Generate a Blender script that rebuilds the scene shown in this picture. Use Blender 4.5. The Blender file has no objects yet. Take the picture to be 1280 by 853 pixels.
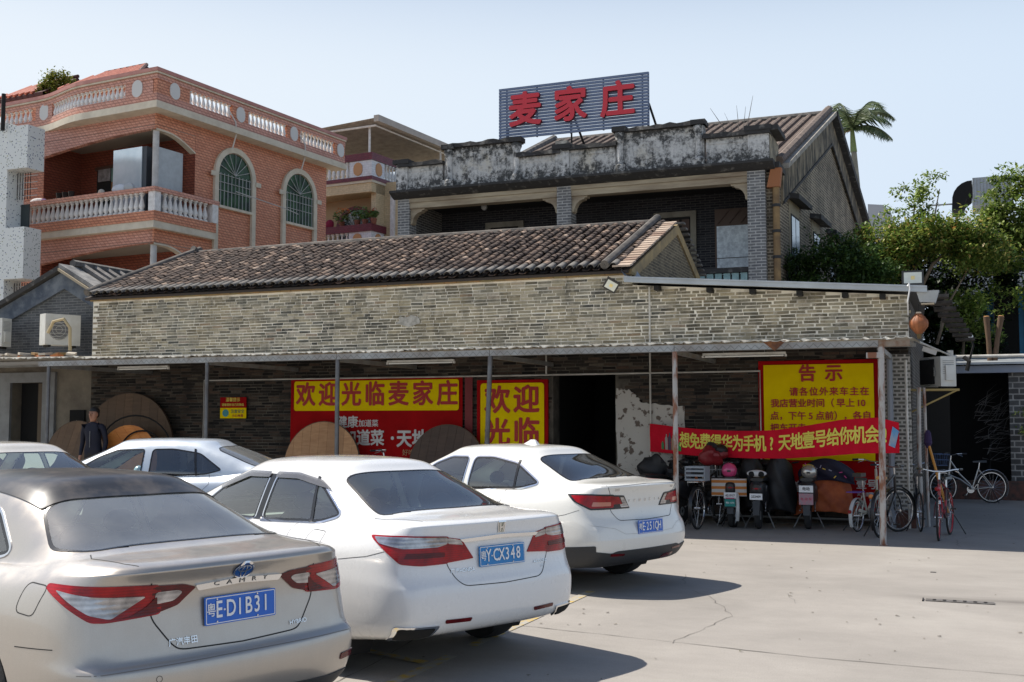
import bpy, bmesh, math, random
from mathutils import Vector, Matrix
from mathutils.bvhtree import BVHTree
R = math.radians
random.seed(7)
sc = bpy.context.scene
col = sc.collection
PI = math.pi
# ------------------------------------------------------------ camera, sky, sun, exposure
cd = bpy.data.cameras.new('camera'); cam = bpy.data.objects.new('camera', cd); col.objects.link(cam)
cam.location = (1.08, -16.71, 1.75)
cam.rotation_euler = (R(90 + 4.07), 0, R(21.858))
cd.lens = 39.375; cd.sensor_width = 36; cd.clip_end = 2000; cd.clip_start = .1
sc.camera = cam
SUN_DIR = Vector((.73, -.03, -1.1)).normalized()          # the way the light travels
w = bpy.data.worlds.new('World'); sc.world = w; w.use_nodes = True
nt = w.node_tree
sky = nt.nodes.new('ShaderNodeTexSky'); sky.sky_type = 'NISHITA'; sky.sun_disc = False
sky.sun_elevation = math.asin(-SUN_DIR.z)
sky.sun_rotation = math.atan2(-SUN_DIR.x, -SUN_DIR.y)
sky.air_density = 1.0; sky.dust_density = 1.0; sky.ozone_density = 1.6; sky.altitude = 0
bg = nt.nodes['Background']; bg.inputs[1].default_value = .10
tcw = nt.nodes.new('ShaderNodeTexCoord'); sxw = nt.nodes.new('ShaderNodeSeparateXYZ'); nt.links.new(tcw.outputs['Generated'], sxw.inputs[0])
rw = nt.nodes.new('ShaderNodeMapRange'); rw.interpolation_type = 'SMOOTHERSTEP'            # pale haze that thins out upwards
for k_, v_ in (('From Min', .26), ('From Max', .52), ('To Min', .95), ('To Max', .0)): rw.inputs[k_].default_value = v_
nt.links.new(sxw.outputs[2], rw.inputs['Value'])
xw = nt.nodes.new('ShaderNodeMapRange')
for k_, v_ in (('From Min', -1), ('From Max', .5), ('To Min', 0), ('To Max', 1)): xw.inputs[k_].default_value = v_
nt.links.new(sxw.outputs[0], xw.inputs['Value'])
hz = nt.nodes.new('ShaderNodeMix'); hz.data_type = 'RGBA'; nt.links.new(xw.outputs[0], hz.inputs[0])
hz.inputs[6].default_value = (6.9, 7.3, 7.6, 1); hz.inputs[7].default_value = (4.6, 5.7, 7.1, 1)
mxw = nt.nodes.new('ShaderNodeMix'); mxw.data_type = 'RGBA'
nt.links.new(rw.outputs[0], mxw.inputs[0]); nt.links.new(sky.outputs[0], mxw.inputs[6]); nt.links.new(hz.outputs[2], mxw.inputs[7])
nt.links.new(mxw.outputs[2], bg.inputs[0])
sl = bpy.data.lights.new('sun', 'SUN'); sl.energy = 5.0; sl.angle = R(.53); sl.color = (1, .94, .85)
so = bpy.data.objects.new('sun', sl); col.objects.link(so)
so.rotation_euler = SUN_DIR.to_track_quat('-Z', 'Y').to_euler()
sc.view_settings.view_transform = 'Standard'; sc.view_settings.look = 'None'
sc.view_settings.exposure = .42; sc.view_settings.gamma = 1
sc.cycles.max_bounces = 8; sc.cycles.transparent_max_bounces = 12

# ------------------------------------------------------------ materials
MATS = {}
def nodes(name):
    m = bpy.data.materials.new(name); m.use_nodes = True
    return m, m.node_tree, m.node_tree.nodes['Principled BSDF']
def mixc(nt, fac, a, b, blend='MIX'):
    n = nt.nodes.new('ShaderNodeMix'); n.data_type = 'RGBA'; n.blend_type = blend
    for s, v in ((n.inputs[0], fac), (n.inputs[6], a), (n.inputs[7], b)):
        if hasattr(v, 'node'): nt.links.new(v, s)
        elif isinstance(v, (int, float)): s.default_value = v
        else: s.default_value = (*v[:3], 1)
    return n.outputs[2]
def noise(nt, vec, scale, detail=5, rough=.6, dist=0):
    n = nt.nodes.new('ShaderNodeTexNoise'); n.inputs['Scale'].default_value = scale
    n.inputs['Detail'].default_value = detail; n.inputs['Roughness'].default_value = rough
    n.inputs['Distortion'].default_value = dist
    if vec: nt.links.new(vec, n.inputs['Vector'])
    return n.outputs[0]
def ramp(nt, src, stops):
    n = nt.nodes.new('ShaderNodeValToRGB'); e = n.color_ramp.elements
    while len(e) < len(stops): e.new(.5)
    for k, (p, c) in enumerate(stops):
        e[k].position = p; e[k].color = (*c, 1) if len(c) == 3 else c
    nt.links.new(src, n.inputs[0]); return n.outputs[0]
def math_(nt, op, a, b=None):
    n = nt.nodes.new('ShaderNodeMath'); n.operation = op
    for s, v in ((n.inputs[0], a), (n.inputs[1], b)):
        if v is None: continue
        if hasattr(v, 'node'): nt.links.new(v, s)
        else: s.default_value = v
    return n.outputs[0]
def coords(nt, kind='Object', scale=(1, 1, 1)):
    t = nt.nodes.new('ShaderNodeTexCoord'); mp = nt.nodes.new('ShaderNodeMapping')
    mp.inputs['Scale'].default_value = scale
    nt.links.new(t.outputs[kind], mp.inputs[0]); return mp.outputs[0]
def gpos(nt, scale=(1, 1, 1)):
    t = nt.nodes.new('ShaderNodeNewGeometry'); mp = nt.nodes.new('ShaderNodeMapping')
    mp.inputs['Scale'].default_value = scale
    nt.links.new(t.outputs['Position'], mp.inputs[0]); return mp.outputs[0]
def rnd(nt):                                   # one number per loose piece and per object
    g = nt.nodes.new('ShaderNodeNewGeometry'); o = nt.nodes.new('ShaderNodeObjectInfo')
    s = math_(nt, 'ADD', g.outputs['Random Per Island'], o.outputs['Random'])
    return math_(nt, 'FRACT', s)
def bump(nt, bs, h, strength=.3, dist=.01):
    b = nt.nodes.new('ShaderNodeBump'); b.inputs['Strength'].default_value = strength
    b.inputs['Distance'].default_value = dist
    nt.links.new(h, b.inputs['Height']); nt.links.new(b.outputs[0], bs.inputs['Normal'])
def mat(name, c, rough=.6, metal=0, c2=None, ns=8, bmp=0, bs=30, spec=None, coat=0, lo=.35, hi=.65, emit=None, es=1, world=False, stretch=(1, 1, 1), det=6):
    if name in MATS: return MATS[name]
    m, nt, b = nodes(name); MATS[name] = m
    b.inputs['Roughness'].default_value = rough; b.inputs['Metallic'].default_value = metal
    b.inputs['Base Color'].default_value = (*c, 1)
    if spec is not None: b.inputs['Specular IOR Level'].default_value = spec
    if coat: b.inputs['Coat Weight'].default_value = coat; b.inputs['Coat Roughness'].default_value = .04
    v = None
    if c2 or bmp: v = gpos(nt, stretch) if world else coords(nt, 'Object', stretch)
    if c2:
        n = noise(nt, v, ns, det)
        nt.links.new(ramp(nt, n, [(lo, c), (hi, c2)]), b.inputs['Base Color'])
    if bmp: bump(nt, b, noise(nt, v, bs, 4), bmp, .01)
    if emit: b.inputs['Emission Color'].default_value = (*emit, 1); b.inputs['Emission Strength'].default_value = es
    return m
def mat_pieces(name, stops, rough=.85, dirt=.5, dscale=1.2, dcol=(.03, .03, .028), bmp=.4, spread=.0, dlo=.45, dhi=.75, grain=25, warm=False):
    """many like pieces, each its own tone, with weather stains across them all"""
    if name in MATS: return MATS[name]
    m, nt, b = nodes(name); MATS[name] = m
    b.inputs['Roughness'].default_value = rough; b.inputs['Specular IOR Level'].default_value = .25
    v = gpos(nt)
    base = ramp(nt, rnd(nt), stops)
    g = noise(nt, v, grain, 5)
    base = mixc(nt, .45, base, ramp(nt, g, [(.25, (.25, .25, .25)), (.75, (1, 1, 1))]), 'MULTIPLY')
    base = mixc(nt, ramp(nt, noise(nt, v, .7, 4), [(.42, (0, 0, 0)), (.62, (.45,) * 3)]), base, (.36, .29, .17), 'MIX') if warm else base
    d = ramp(nt, noise(nt, v, dscale, 8, .7), [(dlo, (0, 0, 0)), (dhi, (dirt,) * 3)])
    base = mixc(nt, d, base, dcol)
    if warm:
        lm = ramp(nt, noise(nt, v, 5.5, 9, .8), [(.54, (0, 0, 0)), (.66, (.7,) * 3)]); base = mixc(nt, lm, base, (.56, .51, .42))
        ds = ramp(nt, noise(nt, gpos(nt, (1, 1, 1.6)), 3.3, 8, .75), [(.56, (0, 0, 0)), (.70, (.8,) * 3)]); base = mixc(nt, ds, base, (.06, .058, .05))
        d2 = ramp(nt, noise(nt, gpos(nt, (2.2, 2.2, .5)), 1.3, 8, .7), [(.52, (0, 0, 0)), (.72, (.75,) * 3)]); base = mixc(nt, d2, base, dcol)
    nt.links.new(base, b.inputs['Base Color'])
    bump(nt, b, noise(nt, v, 60, 5), bmp, .012)
    return m
def mat_brick(name, ca, cb, mortar, bw, bh, ms=.01, dirt=.4, dcol=(.03, .03, .03), dscale=.8, rough=.85, bmp=.5, offset=.5, dlo=.45, dhi=.75, shear=0):
    if name in MATS: return MATS[name]
    m, nt, b = nodes(name); MATS[name] = m
    b.inputs['Roughness'].default_value = rough; b.inputs['Specular IOR Level'].default_value = .25
    t = nt.nodes.new('ShaderNodeTexCoord'); s = nt.nodes.new('ShaderNodeSeparateXYZ'); c = nt.nodes.new('ShaderNodeCombineXYZ')
    nt.links.new(t.outputs['Object'], s.inputs[0])
    nt.links.new(math_(nt, 'ADD', math_(nt, 'ADD', s.outputs[0], s.outputs[1]), math_(nt, 'MULTIPLY', s.outputs[2], shear)), c.inputs[0]); nt.links.new(s.outputs[2], c.inputs[1])
    br = nt.nodes.new('ShaderNodeTexBrick'); nt.links.new(c.outputs[0], br.inputs[0])
    br.offset = offset
    br.inputs['Scale'].default_value = 1; br.inputs['Brick Width'].default_value = bw; br.inputs['Row Height'].default_value = bh
    br.inputs['Mortar Size'].default_value = ms; br.inputs['Mortar Smooth'].default_value = .2; br.inputs['Bias'].default_value = 0
    br.inputs['Color1'].default_value = (*ca, 1); br.inputs['Color2'].default_value = (*cb, 1); br.inputs['Mortar'].default_value = (*mortar, 1)
    v = coords(nt)
    base = mixc(nt, .4, br.outputs[0], ramp(nt, noise(nt, v, 9, 6), [(.3, (.4, .4, .4)), (.7, (1, 1, 1))]), 'MULTIPLY')
    d = ramp(nt, noise(nt, v, dscale, 8, .7), [(dlo, (0, 0, 0)), (dhi, (dirt,) * 3)])
    nt.links.new(mixc(nt, d, base, dcol), b.inputs['Base Color'])
    inv = math_(nt, 'SUBTRACT', 1.0, br.outputs[1])
    bump(nt, b, inv, bmp, .012)
    return m
def mat_wood(name, a, b_, ax=(1, 1, 1), scale=3, rough=.6):
    if name in MATS: return MATS[name]
    m, nt, b = nodes(name); MATS[name] = m
    b.inputs['Roughness'].default_value = rough
    v = coords(nt, 'Object', ax)
    n = noise(nt, v, scale, 8, .65, .6)
    base = ramp(nt, n, [(.3, a), (.7, b_)])
    base = mixc(nt, math_(nt, 'MULTIPLY', rnd(nt), .5), base, tuple(x * .55 for x in a))
    nt.links.new(base, b.inputs['Base Color']); bump(nt, b, n, .2, .005)
    return m
def mat_glass(name, tint=(.55, .62, .6), refl=.12, rough=.02, dirt=0, dcol=(.35, .34, .31)):
    if name in MATS: return MATS[name]
    m, nt, b = nodes(name); MATS[name] = m
    tr = nt.nodes.new('ShaderNodeBsdfTransparent'); tr.inputs[0].default_value = (*tint, 1)
    gl = nt.nodes.new('ShaderNodeBsdfGlossy'); gl.inputs['Roughness'].default_value = rough
    gl.inputs[0].default_value = (1, 1, 1, 1)
    fr = nt.nodes.new('ShaderNodeFresnel'); fr.inputs[0].default_value = 1.5
    f = math_(nt, 'ADD', fr.outputs[0], refl - .04)
    mx = nt.nodes.new('ShaderNodeMixShader'); nt.links.new(f, mx.inputs[0])
    nt.links.new(tr.outputs[0], mx.inputs[1]); nt.links.new(gl.outputs[0], mx.inputs[2])
    out = mx.outputs[0]
    if dirt:
        df = nt.nodes.new('ShaderNodeBsdfDiffuse'); df.inputs[0].default_value = (*dcol, 1)
        m2 = nt.nodes.new('ShaderNodeMixShader'); v = coords(nt)
        fine = ramp(nt, noise(nt, v, 420, 2), [(.38, (.6,) * 3), (.66, (1,) * 3)])
        big = ramp(nt, noise(nt, v, 2.5, 4), [(.3, (.55,) * 3), (.7, (1,) * 3)])
        nt.links.new(math_(nt, 'MULTIPLY', math_(nt, 'MULTIPLY', fine, big), dirt), m2.inputs[0])
        nt.links.new(out, m2.inputs[1]); nt.links.new(df.outputs[0], m2.inputs[2]); out = m2.outputs[0]
    nt.links.new(out, nt.nodes['Material Output'].inputs[0])
    return m

# ------------------------------------------------------------ mesh collecting
class MB:
    def __init__(s): s.v = []; s.f = []; s.sm = False
    def add(s, vs, fs, mtx=None):
        o = len(s.v)
        s.v += [tuple(mtx @ Vector(p)) if mtx is not None else tuple(p) for p in vs]
        s.f += [tuple(i + o for i in f) for f in fs]; return s
    def box(s, x0, x1, y0, y1, z0, z1, mtx=None, skip=()):
        v = [(x0, y0, z0), (x1, y0, z0), (x1, y1, z0), (x0, y1, z0), (x0, y0, z1), (x1, y0, z1), (x1, y1, z1), (x0, y1, z1)]
        f = {'b': (3, 2, 1, 0), 't': (4, 5, 6, 7), 'f': (0, 1, 5, 4), 'r': (1, 2, 6, 5), 'k': (2, 3, 7, 6), 'l': (3, 0, 4, 7)}
        return s.add(v, [q for k, q in f.items() if k not in skip], mtx)
    def tube(s, pts, r, n=8, cap=True, close=False):
        pts = [Vector(p) for p in pts]; N = len(pts)
        rs = r if isinstance(r, (list, tuple)) else [r] * N
        vs = []; fs = []; up = None
        for i, p in enumerate(pts):
            if close: d = pts[(i + 1) % N] - pts[i - 1]
            else: d = pts[min(i + 1, N - 1)] - pts[max(i - 1, 0)]
            if d.length < 1e-9: d = Vector((0, 0, 1))
            d.normalize()
            if up is None:
                up = Vector((0, 0, 1)) if abs(d.z) < .9 else Vector((1, 0, 0))
            a = up - d * up.dot(d)
            if a.length < 1e-6: a = d.orthogonal()
            a.normalize(); b = d.cross(a); up = a
            vs += [p + (a * math.cos(2 * PI * k / n) + b * math.sin(2 * PI * k / n)) * rs[i] for k in range(n)]
        for i in range(N if close else N - 1):
            j = (i + 1) % N
            for k in range(n):
                k2 = (k + 1) % n
                fs.append((i * n + k, i * n + k2, j * n + k2, j * n + k))
        if cap and not close:
            fs.append(tuple(range(n - 1, -1, -1))); fs.append(tuple((N - 1) * n + k for k in range(n)))
        return s.add(vs, fs)
    def lathe(s, prof, n=12, mtx=None, c=(0, 0, 0)):       # profile of (radius, z)
        vs = []; fs = []
        for r, z in prof:
            vs += [(c[0] + r * math.cos(2 * PI * k / n), c[1] + r * math.sin(2 * PI * k / n), c[2] + z) for k in range(n)]
        for i in range(len(prof) - 1):
            for k in range(n):
                k2 = (k + 1) % n; fs.append((i * n + k, i * n + k2, (i + 1) * n + k2, (i + 1) * n + k))
        fs.append(tuple(range(n - 1, -1, -1))); fs.append(tuple((len(prof) - 1) * n + k for k in range(n)))
        return s.add(vs, fs, mtx)
    def prism(s, poly, d, mtx=None):                          # poly in local xz, pushed along +y by d
        n = len(poly)
        vs = [(x, 0, z) for x, z in poly] + [(x, d, z) for x, z in poly]
        fs = [tuple(range(n)), tuple(range(2 * n - 1, n - 1, -1))]
        fs += [(i, i + n, (i + 1) % n + n, (i + 1) % n) for i in range(n)]
        return s.add(vs, fs, mtx)
    def loft(s, rings, cap=True, closed=True):
        n = len(rings[0]); vs = [p for r in rings for p in r]; fs = []
        for i in range(len(rings) - 1):
            for k in range(n if closed else n - 1):
                k2 = (k + 1) % n; fs.append((i * n + k, i * n + k2, (i + 1) * n + k2, (i + 1) * n + k))
        if cap and closed: fs.append(tuple(range(n - 1, -1, -1))); fs.append(tuple((len(rings) - 1) * n + k for k in range(n)))
        return s.add(vs, fs)
    def ball(s, c, r, nu=12, nv=8, sx=1, sy=1, sz=1, mtx=None):
        vs = [(c[0], c[1], c[2] - r * sz)]; fs = []
        for i in range(1, nv):
            a = -PI / 2 + PI * i / nv
            vs += [(c[0] + r * sx * math.cos(a) * math.cos(2 * PI * k / nu), c[1] + r * sy * math.cos(a) * math.sin(2 * PI * k / nu), c[2] + r * sz * math.sin(a)) for k in range(nu)]
        vs.append((c[0], c[1], c[2] + r * sz)); T = len(vs) - 1
        for k in range(nu):
            k2 = (k + 1) % nu
            fs.append((0, 1 + k2, 1 + k)); fs.append((T, T - nu + k, T - nu + k2))
            for i in range(nv - 2): fs.append((1 + i * nu + k, 1 + i * nu + k2, 1 + (i + 1) * nu + k2, 1 + (i + 1) * nu + k))
        return s.add(vs, fs, mtx)
    def mesh(s, name, m=None, smooth=False, fix=True):
        me = bpy.data.meshes.new(name); me.from_pydata(s.v, [], s.f)
        if fix:
            b = bmesh.new(); b.from_mesh(me); bmesh.ops.recalc_face_normals(b, faces=b.faces); b.to_mesh(me); b.free()
        if smooth:
            me.polygons.foreach_set('use_smooth', [True] * len(me.polygons))
            try: me.set_sharp_from_angle(angle=R(40))
            except Exception: pass
        if m: me.materials.append(m)
        me.update(); return me
    def build(s, name, m, parent=None, smooth=False, loc=None, rot=None, world=False, fix=True, **tags):
        return link(name, s.mesh(name, m, smooth, fix), parent, loc, rot, world, **tags)
def link(name, me, parent=None, loc=None, rot=None, world=False, **tags):
    o = bpy.data.objects.new(name, me); col.objects.link(o)
    if loc: o.location = loc
    if rot: o.rotation_euler = rot
    if parent:
        o.parent = parent
        if world: o.matrix_parent_inverse = parent.matrix_basis.inverted()
    for k, v in tags.items():
        if v is not None: o[k] = v
    return o
def thing(name, label, cat, loc=(0, 0, 0), rz=0, group=None):
    o = bpy.data.objects.new(name, None); col.objects.link(o); o.empty_display_size = .2
    o.location = loc; o.rotation_euler = (0, 0, rz); o['label'] = label; o['category'] = cat
    if group: o['group'] = group
    return o
KIDS = {}
def kids(o): return [c for c in bpy.data.objects if c.parent == o]
def copy_tree(o, parent=None):
    c = o.copy(); col.objects.link(c); c.parent = parent
    for k in kids(o): copy_tree(k, c)
    return c
def disc_poly(r, n=24, a0=0, a1=2 * PI): return [(r * math.cos(a0 + (a1 - a0) * k / n), r * math.sin(a0 + (a1 - a0) * k / n)) for k in range(n + (a1 - a0 < 2 * PI - .01))]
def fnt(text, size, bold=.0, depth=.002, res=3, spacing=1, width=1, align='CENTER', bevel=0):
    c = bpy.data.curves.new('txt', 'FONT'); c.body = text; c.size = size; c.extrude = depth
    c.resolution_u = res; c.space_character = spacing; c.align_x = align; c.align_y = 'CENTER'
    o = bpy.data.objects.new('txt', c); col.objects.link(o)
    dg = bpy.context.evaluated_depsgraph_get(); me = bpy.data.meshes.new_from_object(o.evaluated_get(dg))
    bpy.data.objects.remove(o); bpy.data.curves.remove(c)
    me.materials.clear()
    if width != 1: me.transform(Matrix.Diagonal((width, 1, 1, 1)))
    if bold:                                   # heavier strokes: the outline laid down again all round itself
        b = bmesh.new(); n = 8 if bold > .02 else 5
        for k in range(n):
            t = me.copy(); a = 2 * PI * k / n
            t.transform(Matrix.Translation((bold * size * math.cos(a), bold * size * math.sin(a), (k + 1) * .0003))); b.from_mesh(t); bpy.data.meshes.remove(t)
        b.from_mesh(me); b.to_mesh(me); b.free()
    return me
def text(name, s, size, m, parent, loc, rot=(PI / 2, 0, 0), bold=.02, depth=.002, **k):
    lab = k.pop('label', None)
    me = fnt(s, size, bold, depth, **k); me.materials.append(m); me.name = name
    return link(name, me, parent, loc, rot, label=lab)
# ============================================================ GROUND
def ground():
    m, nt, b = nodes('concrete_ground'); v = gpos(nt)
    c = ramp(nt, noise(nt, v, .35, 8, .6, .3), [(.3, (.27, .25, .225)), (.5, (.325, .30, .27)), (.7, (.375, .35, .315))])
    c = mixc(nt, .5, c, ramp(nt, noise(nt, gpos(nt, (.7, 1.2, 1)), 1.7, 10, .75), [(.3, (.70, .70, .70)), (.62, (1, 1, 1))]), 'MULTIPLY')
    c = mixc(nt, .35, c, ramp(nt, noise(nt, v, 90, 3), [(.3, (.55, .55, .55)), (.6, (1, 1, 1))]), 'MULTIPLY')
    # damp dirty streak running from the drain
    sx = nt.nodes.new('ShaderNodeSeparateXYZ'); nt.links.new(gpos(nt), sx.inputs[0])
    dy = math_(nt, 'ABSOLUTE', math_(nt, 'ADD', sx.outputs[1], 4.72)); dx = sx.outputs[0]
    band = math_(nt, 'MULTIPLY', ramp(nt, math_(nt, 'ADD', dy, math_(nt, 'MULTIPLY', noise(nt, gpos(nt, (.6, 3, 1)), 1.5, 6), .5)), [(.2, (1, 1, 1)), (.5, (0, 0, 0))]),
                 ramp(nt, dx, [(0, (0, 0, 0)), (1, (1, 1, 1))]))
    c = mixc(nt, math_(nt, 'MULTIPLY', band, .65), c, (.10, .09, .08))
    st = ramp(nt, noise(nt, v, .9, 5, .7), [(.62, (0, 0, 0)), (.8, (.35,) * 3)])
    c = mixc(nt, st, c, (.15, .137, .122))
    pt = ramp(nt, noise(nt, gpos(nt), .22, 2), [(.49, (0, 0, 0)), (.51, (.16,) * 3)]); c = mixc(nt, pt, c, (.22, .205, .185))
    sk = ramp(nt, noise(nt, gpos(nt, (1, 1, 1)), 7, 8, .8), [(.60, (0, 0, 0)), (.72, (.5,) * 3)]); c = mixc(nt, sk, c, (.2, .18, .155))
    nt.links.new(c, b.inputs['Base Color']); b.inputs['Roughness'].default_value = .85
    b.inputs['Specular IOR Level'].default_value = .25
    bump(nt, b, noise(nt, v, 45, 6), .25, .01)
    g = MB().add([(-400, -100, 0), (400, -100, 0), (400, 700, 0), (-400, 700, 0)], [(0, 1, 2, 3)])
    g.build('ground', m, kind='structure', fix=False)
ground()
M_dark = mat('dark_gap', (.015, .014, .013), .95)
def ribbon(pts, wd, z=.004, jit=.02, seed=1):
    rr = random.Random(seed); P = []
    for a, b in zip(pts, pts[1:]):
        n = max(2, int(math.dist(a, b) / .12))
        P += [(a[0] + (b[0] - a[0]) * k / n, a[1] + (b[1] - a[1]) * k / n) for k in range(n)]
    P.append(pts[-1]); P = [(x + rr.uniform(-jit, jit), y + rr.uniform(-jit, jit)) for x, y in P]
    vs = []; fs = []
    for i, (x, y) in enumerate(P):
        a = P[max(i - 1, 0)]; b = P[min(i + 1, len(P) - 1)]
        dx, dy = b[0] - a[0], b[1] - a[1]; l = math.hypot(dx, dy) or 1; wv = wd * rr.uniform(.25, 1)
        vs += [(x - dy / l * wv, y + dx / l * wv, z), (x + dy / l * wv, y - dx / l * wv, z)]
    fs = [(2 * i, 2 * i + 1, 2 * i + 3, 2 * i + 2) for i in range(len(P) - 1)]
    return MB().add(vs, fs)
M_crack = mat('crack_dirt', (.10, .09, .08), .95)
ck = MB()
for pts, wd, jt, sd in (([(-3.2, -7.55), (-1.5, -7.8), (0, -8.06), (2.2, -8.15), (5, -8.3)], .007, .008, 2),
                    ([(-3.2, -7.5), (-2.9, -9.5), (-2.75, -12)], .006, .006, 3),
                    ([(-1.55, -5.1), (-1.2, -5.7), (-.9, -6.5), (-1.1, -7.9)], .004, .03, 4), ([(-1.9, -4.0), (-1.75, -4.7)], .004, .02, 5),
                    ([(1.0, .2), (.95, 1.2), (1.3, 2.3)], .004, .03, 6), ([(-.6, -5.0), (-.45, -5.6)], .003, .02, 8)):
    b = ribbon(pts, wd, .004, jt, sd); ck.add(b.v, b.f)
ck.build('pavement_crack', M_crack, kind='structure', fix=False)
M_yel = mat('worn_yellow_paint', (.46, .31, .06), .85, c2=(.33, .31, .27), ns=9, lo=.40, hi=.52, world=True)
yl = MB()
for y0, y1 in ((-5.6, -8.6), (-9.0, -13.5)):
    yl.add([(-2.56, y1, .005), (-2.46, y1, .005), (-2.45, y0, .005), (-2.55, y0, .005)], [(0, 1, 2, 3)])
for k in range(3):
    y = -6.7 - 2.6 * k
    yl.add([(-7, y + 1.6, .009), (-7, y + 1.5, .009), (-2.56, y - .05, .009), (-2.56, y + .05, .009)], [(0, 1, 2, 3)])
yl.build('parking_line', M_yel, kind='structure', fix=False)
# drain cover
M_steel = mat('drain_steel', (.22, .21, .2), .6, .5, c2=(.12, .1, .08), ns=12)
dr = thing('drain_cover', 'narrow perforated metal drain cover set in the concrete yard', 'drain', (.7, -4.97, 0))
d = MB().box(0, .62, 0, .13, 0, .009); d.build('cover', M_steel, dr)
for k in range(6):
    for q in (0, 1):
        e = MB().lathe([(.018, .0093), (.018, .0115)], 10); e.build('hole', M_dark, dr, loc=(.08 + k * .092, .04 + q * .05, 0))
e = MB().box(-.03, -.018, -.02, .15, 0, .012); e.build('rim', M_dark, dr)
sm = thing('metal_plate', 'tiny metal plate set in the concrete beyond the drain', 'plate', (.69, -2.76, 0))
MB().box(0, .06, 0, .05, 0, .008).build('plate', M_steel, sm)

# ============================================================ LOW BRICK HOUSE
STONES = [(0, (.07, .07, .062)), (.14, (.15, .145, .12)), (.36, (.25, .235, .185)), (.6, (.34, .315, .245)), (.8, (.44, .385, .265)), (.94, (.52, .475, .39)), (1, (.27, .18, .12))]
M_brick = mat_pieces('grey_green_brick', STONES, warm=True, dirt=.8, dscale=1.5, dlo=.52, dhi=.75)
M_brickd = mat_pieces('dirty_shaded_brick', [(0, (.015, .013, .012)), (.35, (.04, .034, .028)), (.6, (.075, .058, .044)), (.85, (.11, .07, .05)), (1, (.13, .11, .085))], dirt=.8, dscale=1.1, dcol=(.012, .011, .01))  # browner, dirtier brick, darkened further for the shade under the awning
M_mortar = mat('lime_mortar', (.78, .73, .62), .95, c2=(.32, .29, .24), ns=2.0, bmp=.5, bs=40, lo=.48, hi=.68)
M_mortard = mat('shaded_mortar', (.13, .115, .09), .95, c2=(.025, .022, .02), ns=2.5, bmp=.4, bs=40)  # mortar colour also carries the shade below the awning
M_ochre = mat('ochre_render', (.40, .29, .14), .9, c2=(.22, .17, .1), ns=2.5, bmp=.3)
house = thing('brick_house', 'low old brick house with a long clay tiled roof behind the awning', 'house', (-8.3, 3, 0))
H = dict(parent=house, world=True)
def topz(u): return 4.40 if u < -4.46 else 4.225 - .08 * (u + 4.46)
# mortar core with the doorway left open
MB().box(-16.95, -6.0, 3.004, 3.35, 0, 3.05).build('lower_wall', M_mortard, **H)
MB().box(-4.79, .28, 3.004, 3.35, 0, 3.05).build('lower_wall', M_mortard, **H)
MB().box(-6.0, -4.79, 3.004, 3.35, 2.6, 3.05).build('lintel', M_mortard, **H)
up = MB().prism([(-16.95, 3.05), (.28, 3.05), (.28, topz(.28)), (-4.46, topz(-4.45)), (-4.46, 4.42), (-16.95, 4.42)], .35, Matrix.Translation((0, 3.004, 0)))
up.build('upper_wall', M_mortar, **H)
MB().box(.0, .30, 3.35, 10.2, 0, 3.8).build('side_wall', mat_brick('side_brick', (.10, .09, .08), (.06, .055, .05), (.2, .19, .17), .26, .062), **H)
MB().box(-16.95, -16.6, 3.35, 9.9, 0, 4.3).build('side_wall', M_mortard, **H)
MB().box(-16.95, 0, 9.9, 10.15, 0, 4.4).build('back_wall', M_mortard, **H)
MB().box(-6.9, -4.0, 3.36, 6.2, -.05, 0.02).build('inner_floor', M_dark, **H)
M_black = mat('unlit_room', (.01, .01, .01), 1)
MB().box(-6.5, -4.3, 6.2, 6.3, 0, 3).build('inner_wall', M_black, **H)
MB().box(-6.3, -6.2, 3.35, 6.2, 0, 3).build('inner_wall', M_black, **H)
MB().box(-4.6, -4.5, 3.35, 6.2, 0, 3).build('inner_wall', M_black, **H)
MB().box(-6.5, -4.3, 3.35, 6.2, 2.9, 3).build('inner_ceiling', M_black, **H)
rb = random.Random(3)
lay = []
z = .03; row = 0
while z < 4.38:
    h = .0455 + rb.uniform(-.004, .004)
    u = -16.95 + (row % 2) * .13 + rb.uniform(-.05, .05)
    while u < .27:
        L = rb.choice((.25, .26, .27, .25, .125)) + rb.uniform(-.01, .01)
        a, b = max(u, -16.94), min(u + L, .275)
        if z + h < topz((a + b) / 2) - .01 and b - a > .04 and not (b > -6.0 and a < -4.79 and z < 2.6):
            lay.append((a, b, z + rb.uniform(-.003, .003) + .004 * math.sin(u * .9 + row * .3), h))
        u += L + .016
    z += .0605; row += 1
big = sorted([q for q in lay if q[2] > 3.06 and q[0] > -6], key=lambda q: -q[0] * 1.0)[:300]
bs = set(big)
def brickmesh(L, h):
    rr = rb; o = [rr.uniform(-.004, .004) for _ in range(4)]
    f = -.003 - rr.uniform(0, .006)
    return MB().add([(o[0], f, o[1]), (L + o[2], f + rr.uniform(-.003, .003), o[3]), (L - o[1], f, h + o[0]), (o[3], f, h - o[2]),
                     (0, .02, 0), (L, .02, 0), (L, .02, h), (0, .02, h)], [(0, 1, 2, 3), (0, 4, 5, 1), (1, 5, 6, 2), (2, 6, 7, 3), (3, 7, 4, 0)])
pool = {}
for k in range(14): pool[k] = brickmesh(.25, .0455).mesh('brick', M_brick, fix=False)
poolh = [brickmesh(.12, .0455).mesh('brick', M_brick, fix=False) for _ in range(4)]
stU = MB(); stL = MB()
for q in lay:
    a, b, z, h = q
    if q in bs:
        me = rb.choice(poolh) if b - a < .17 else pool[rb.randrange(14)]
        link('brick', me, house, (a - house.location.x, 0.004, z))
    else:
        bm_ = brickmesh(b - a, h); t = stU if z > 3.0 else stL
        t.add(bm_.v, bm_.f, Matrix.Translation((a, 3.004, z)))
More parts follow.
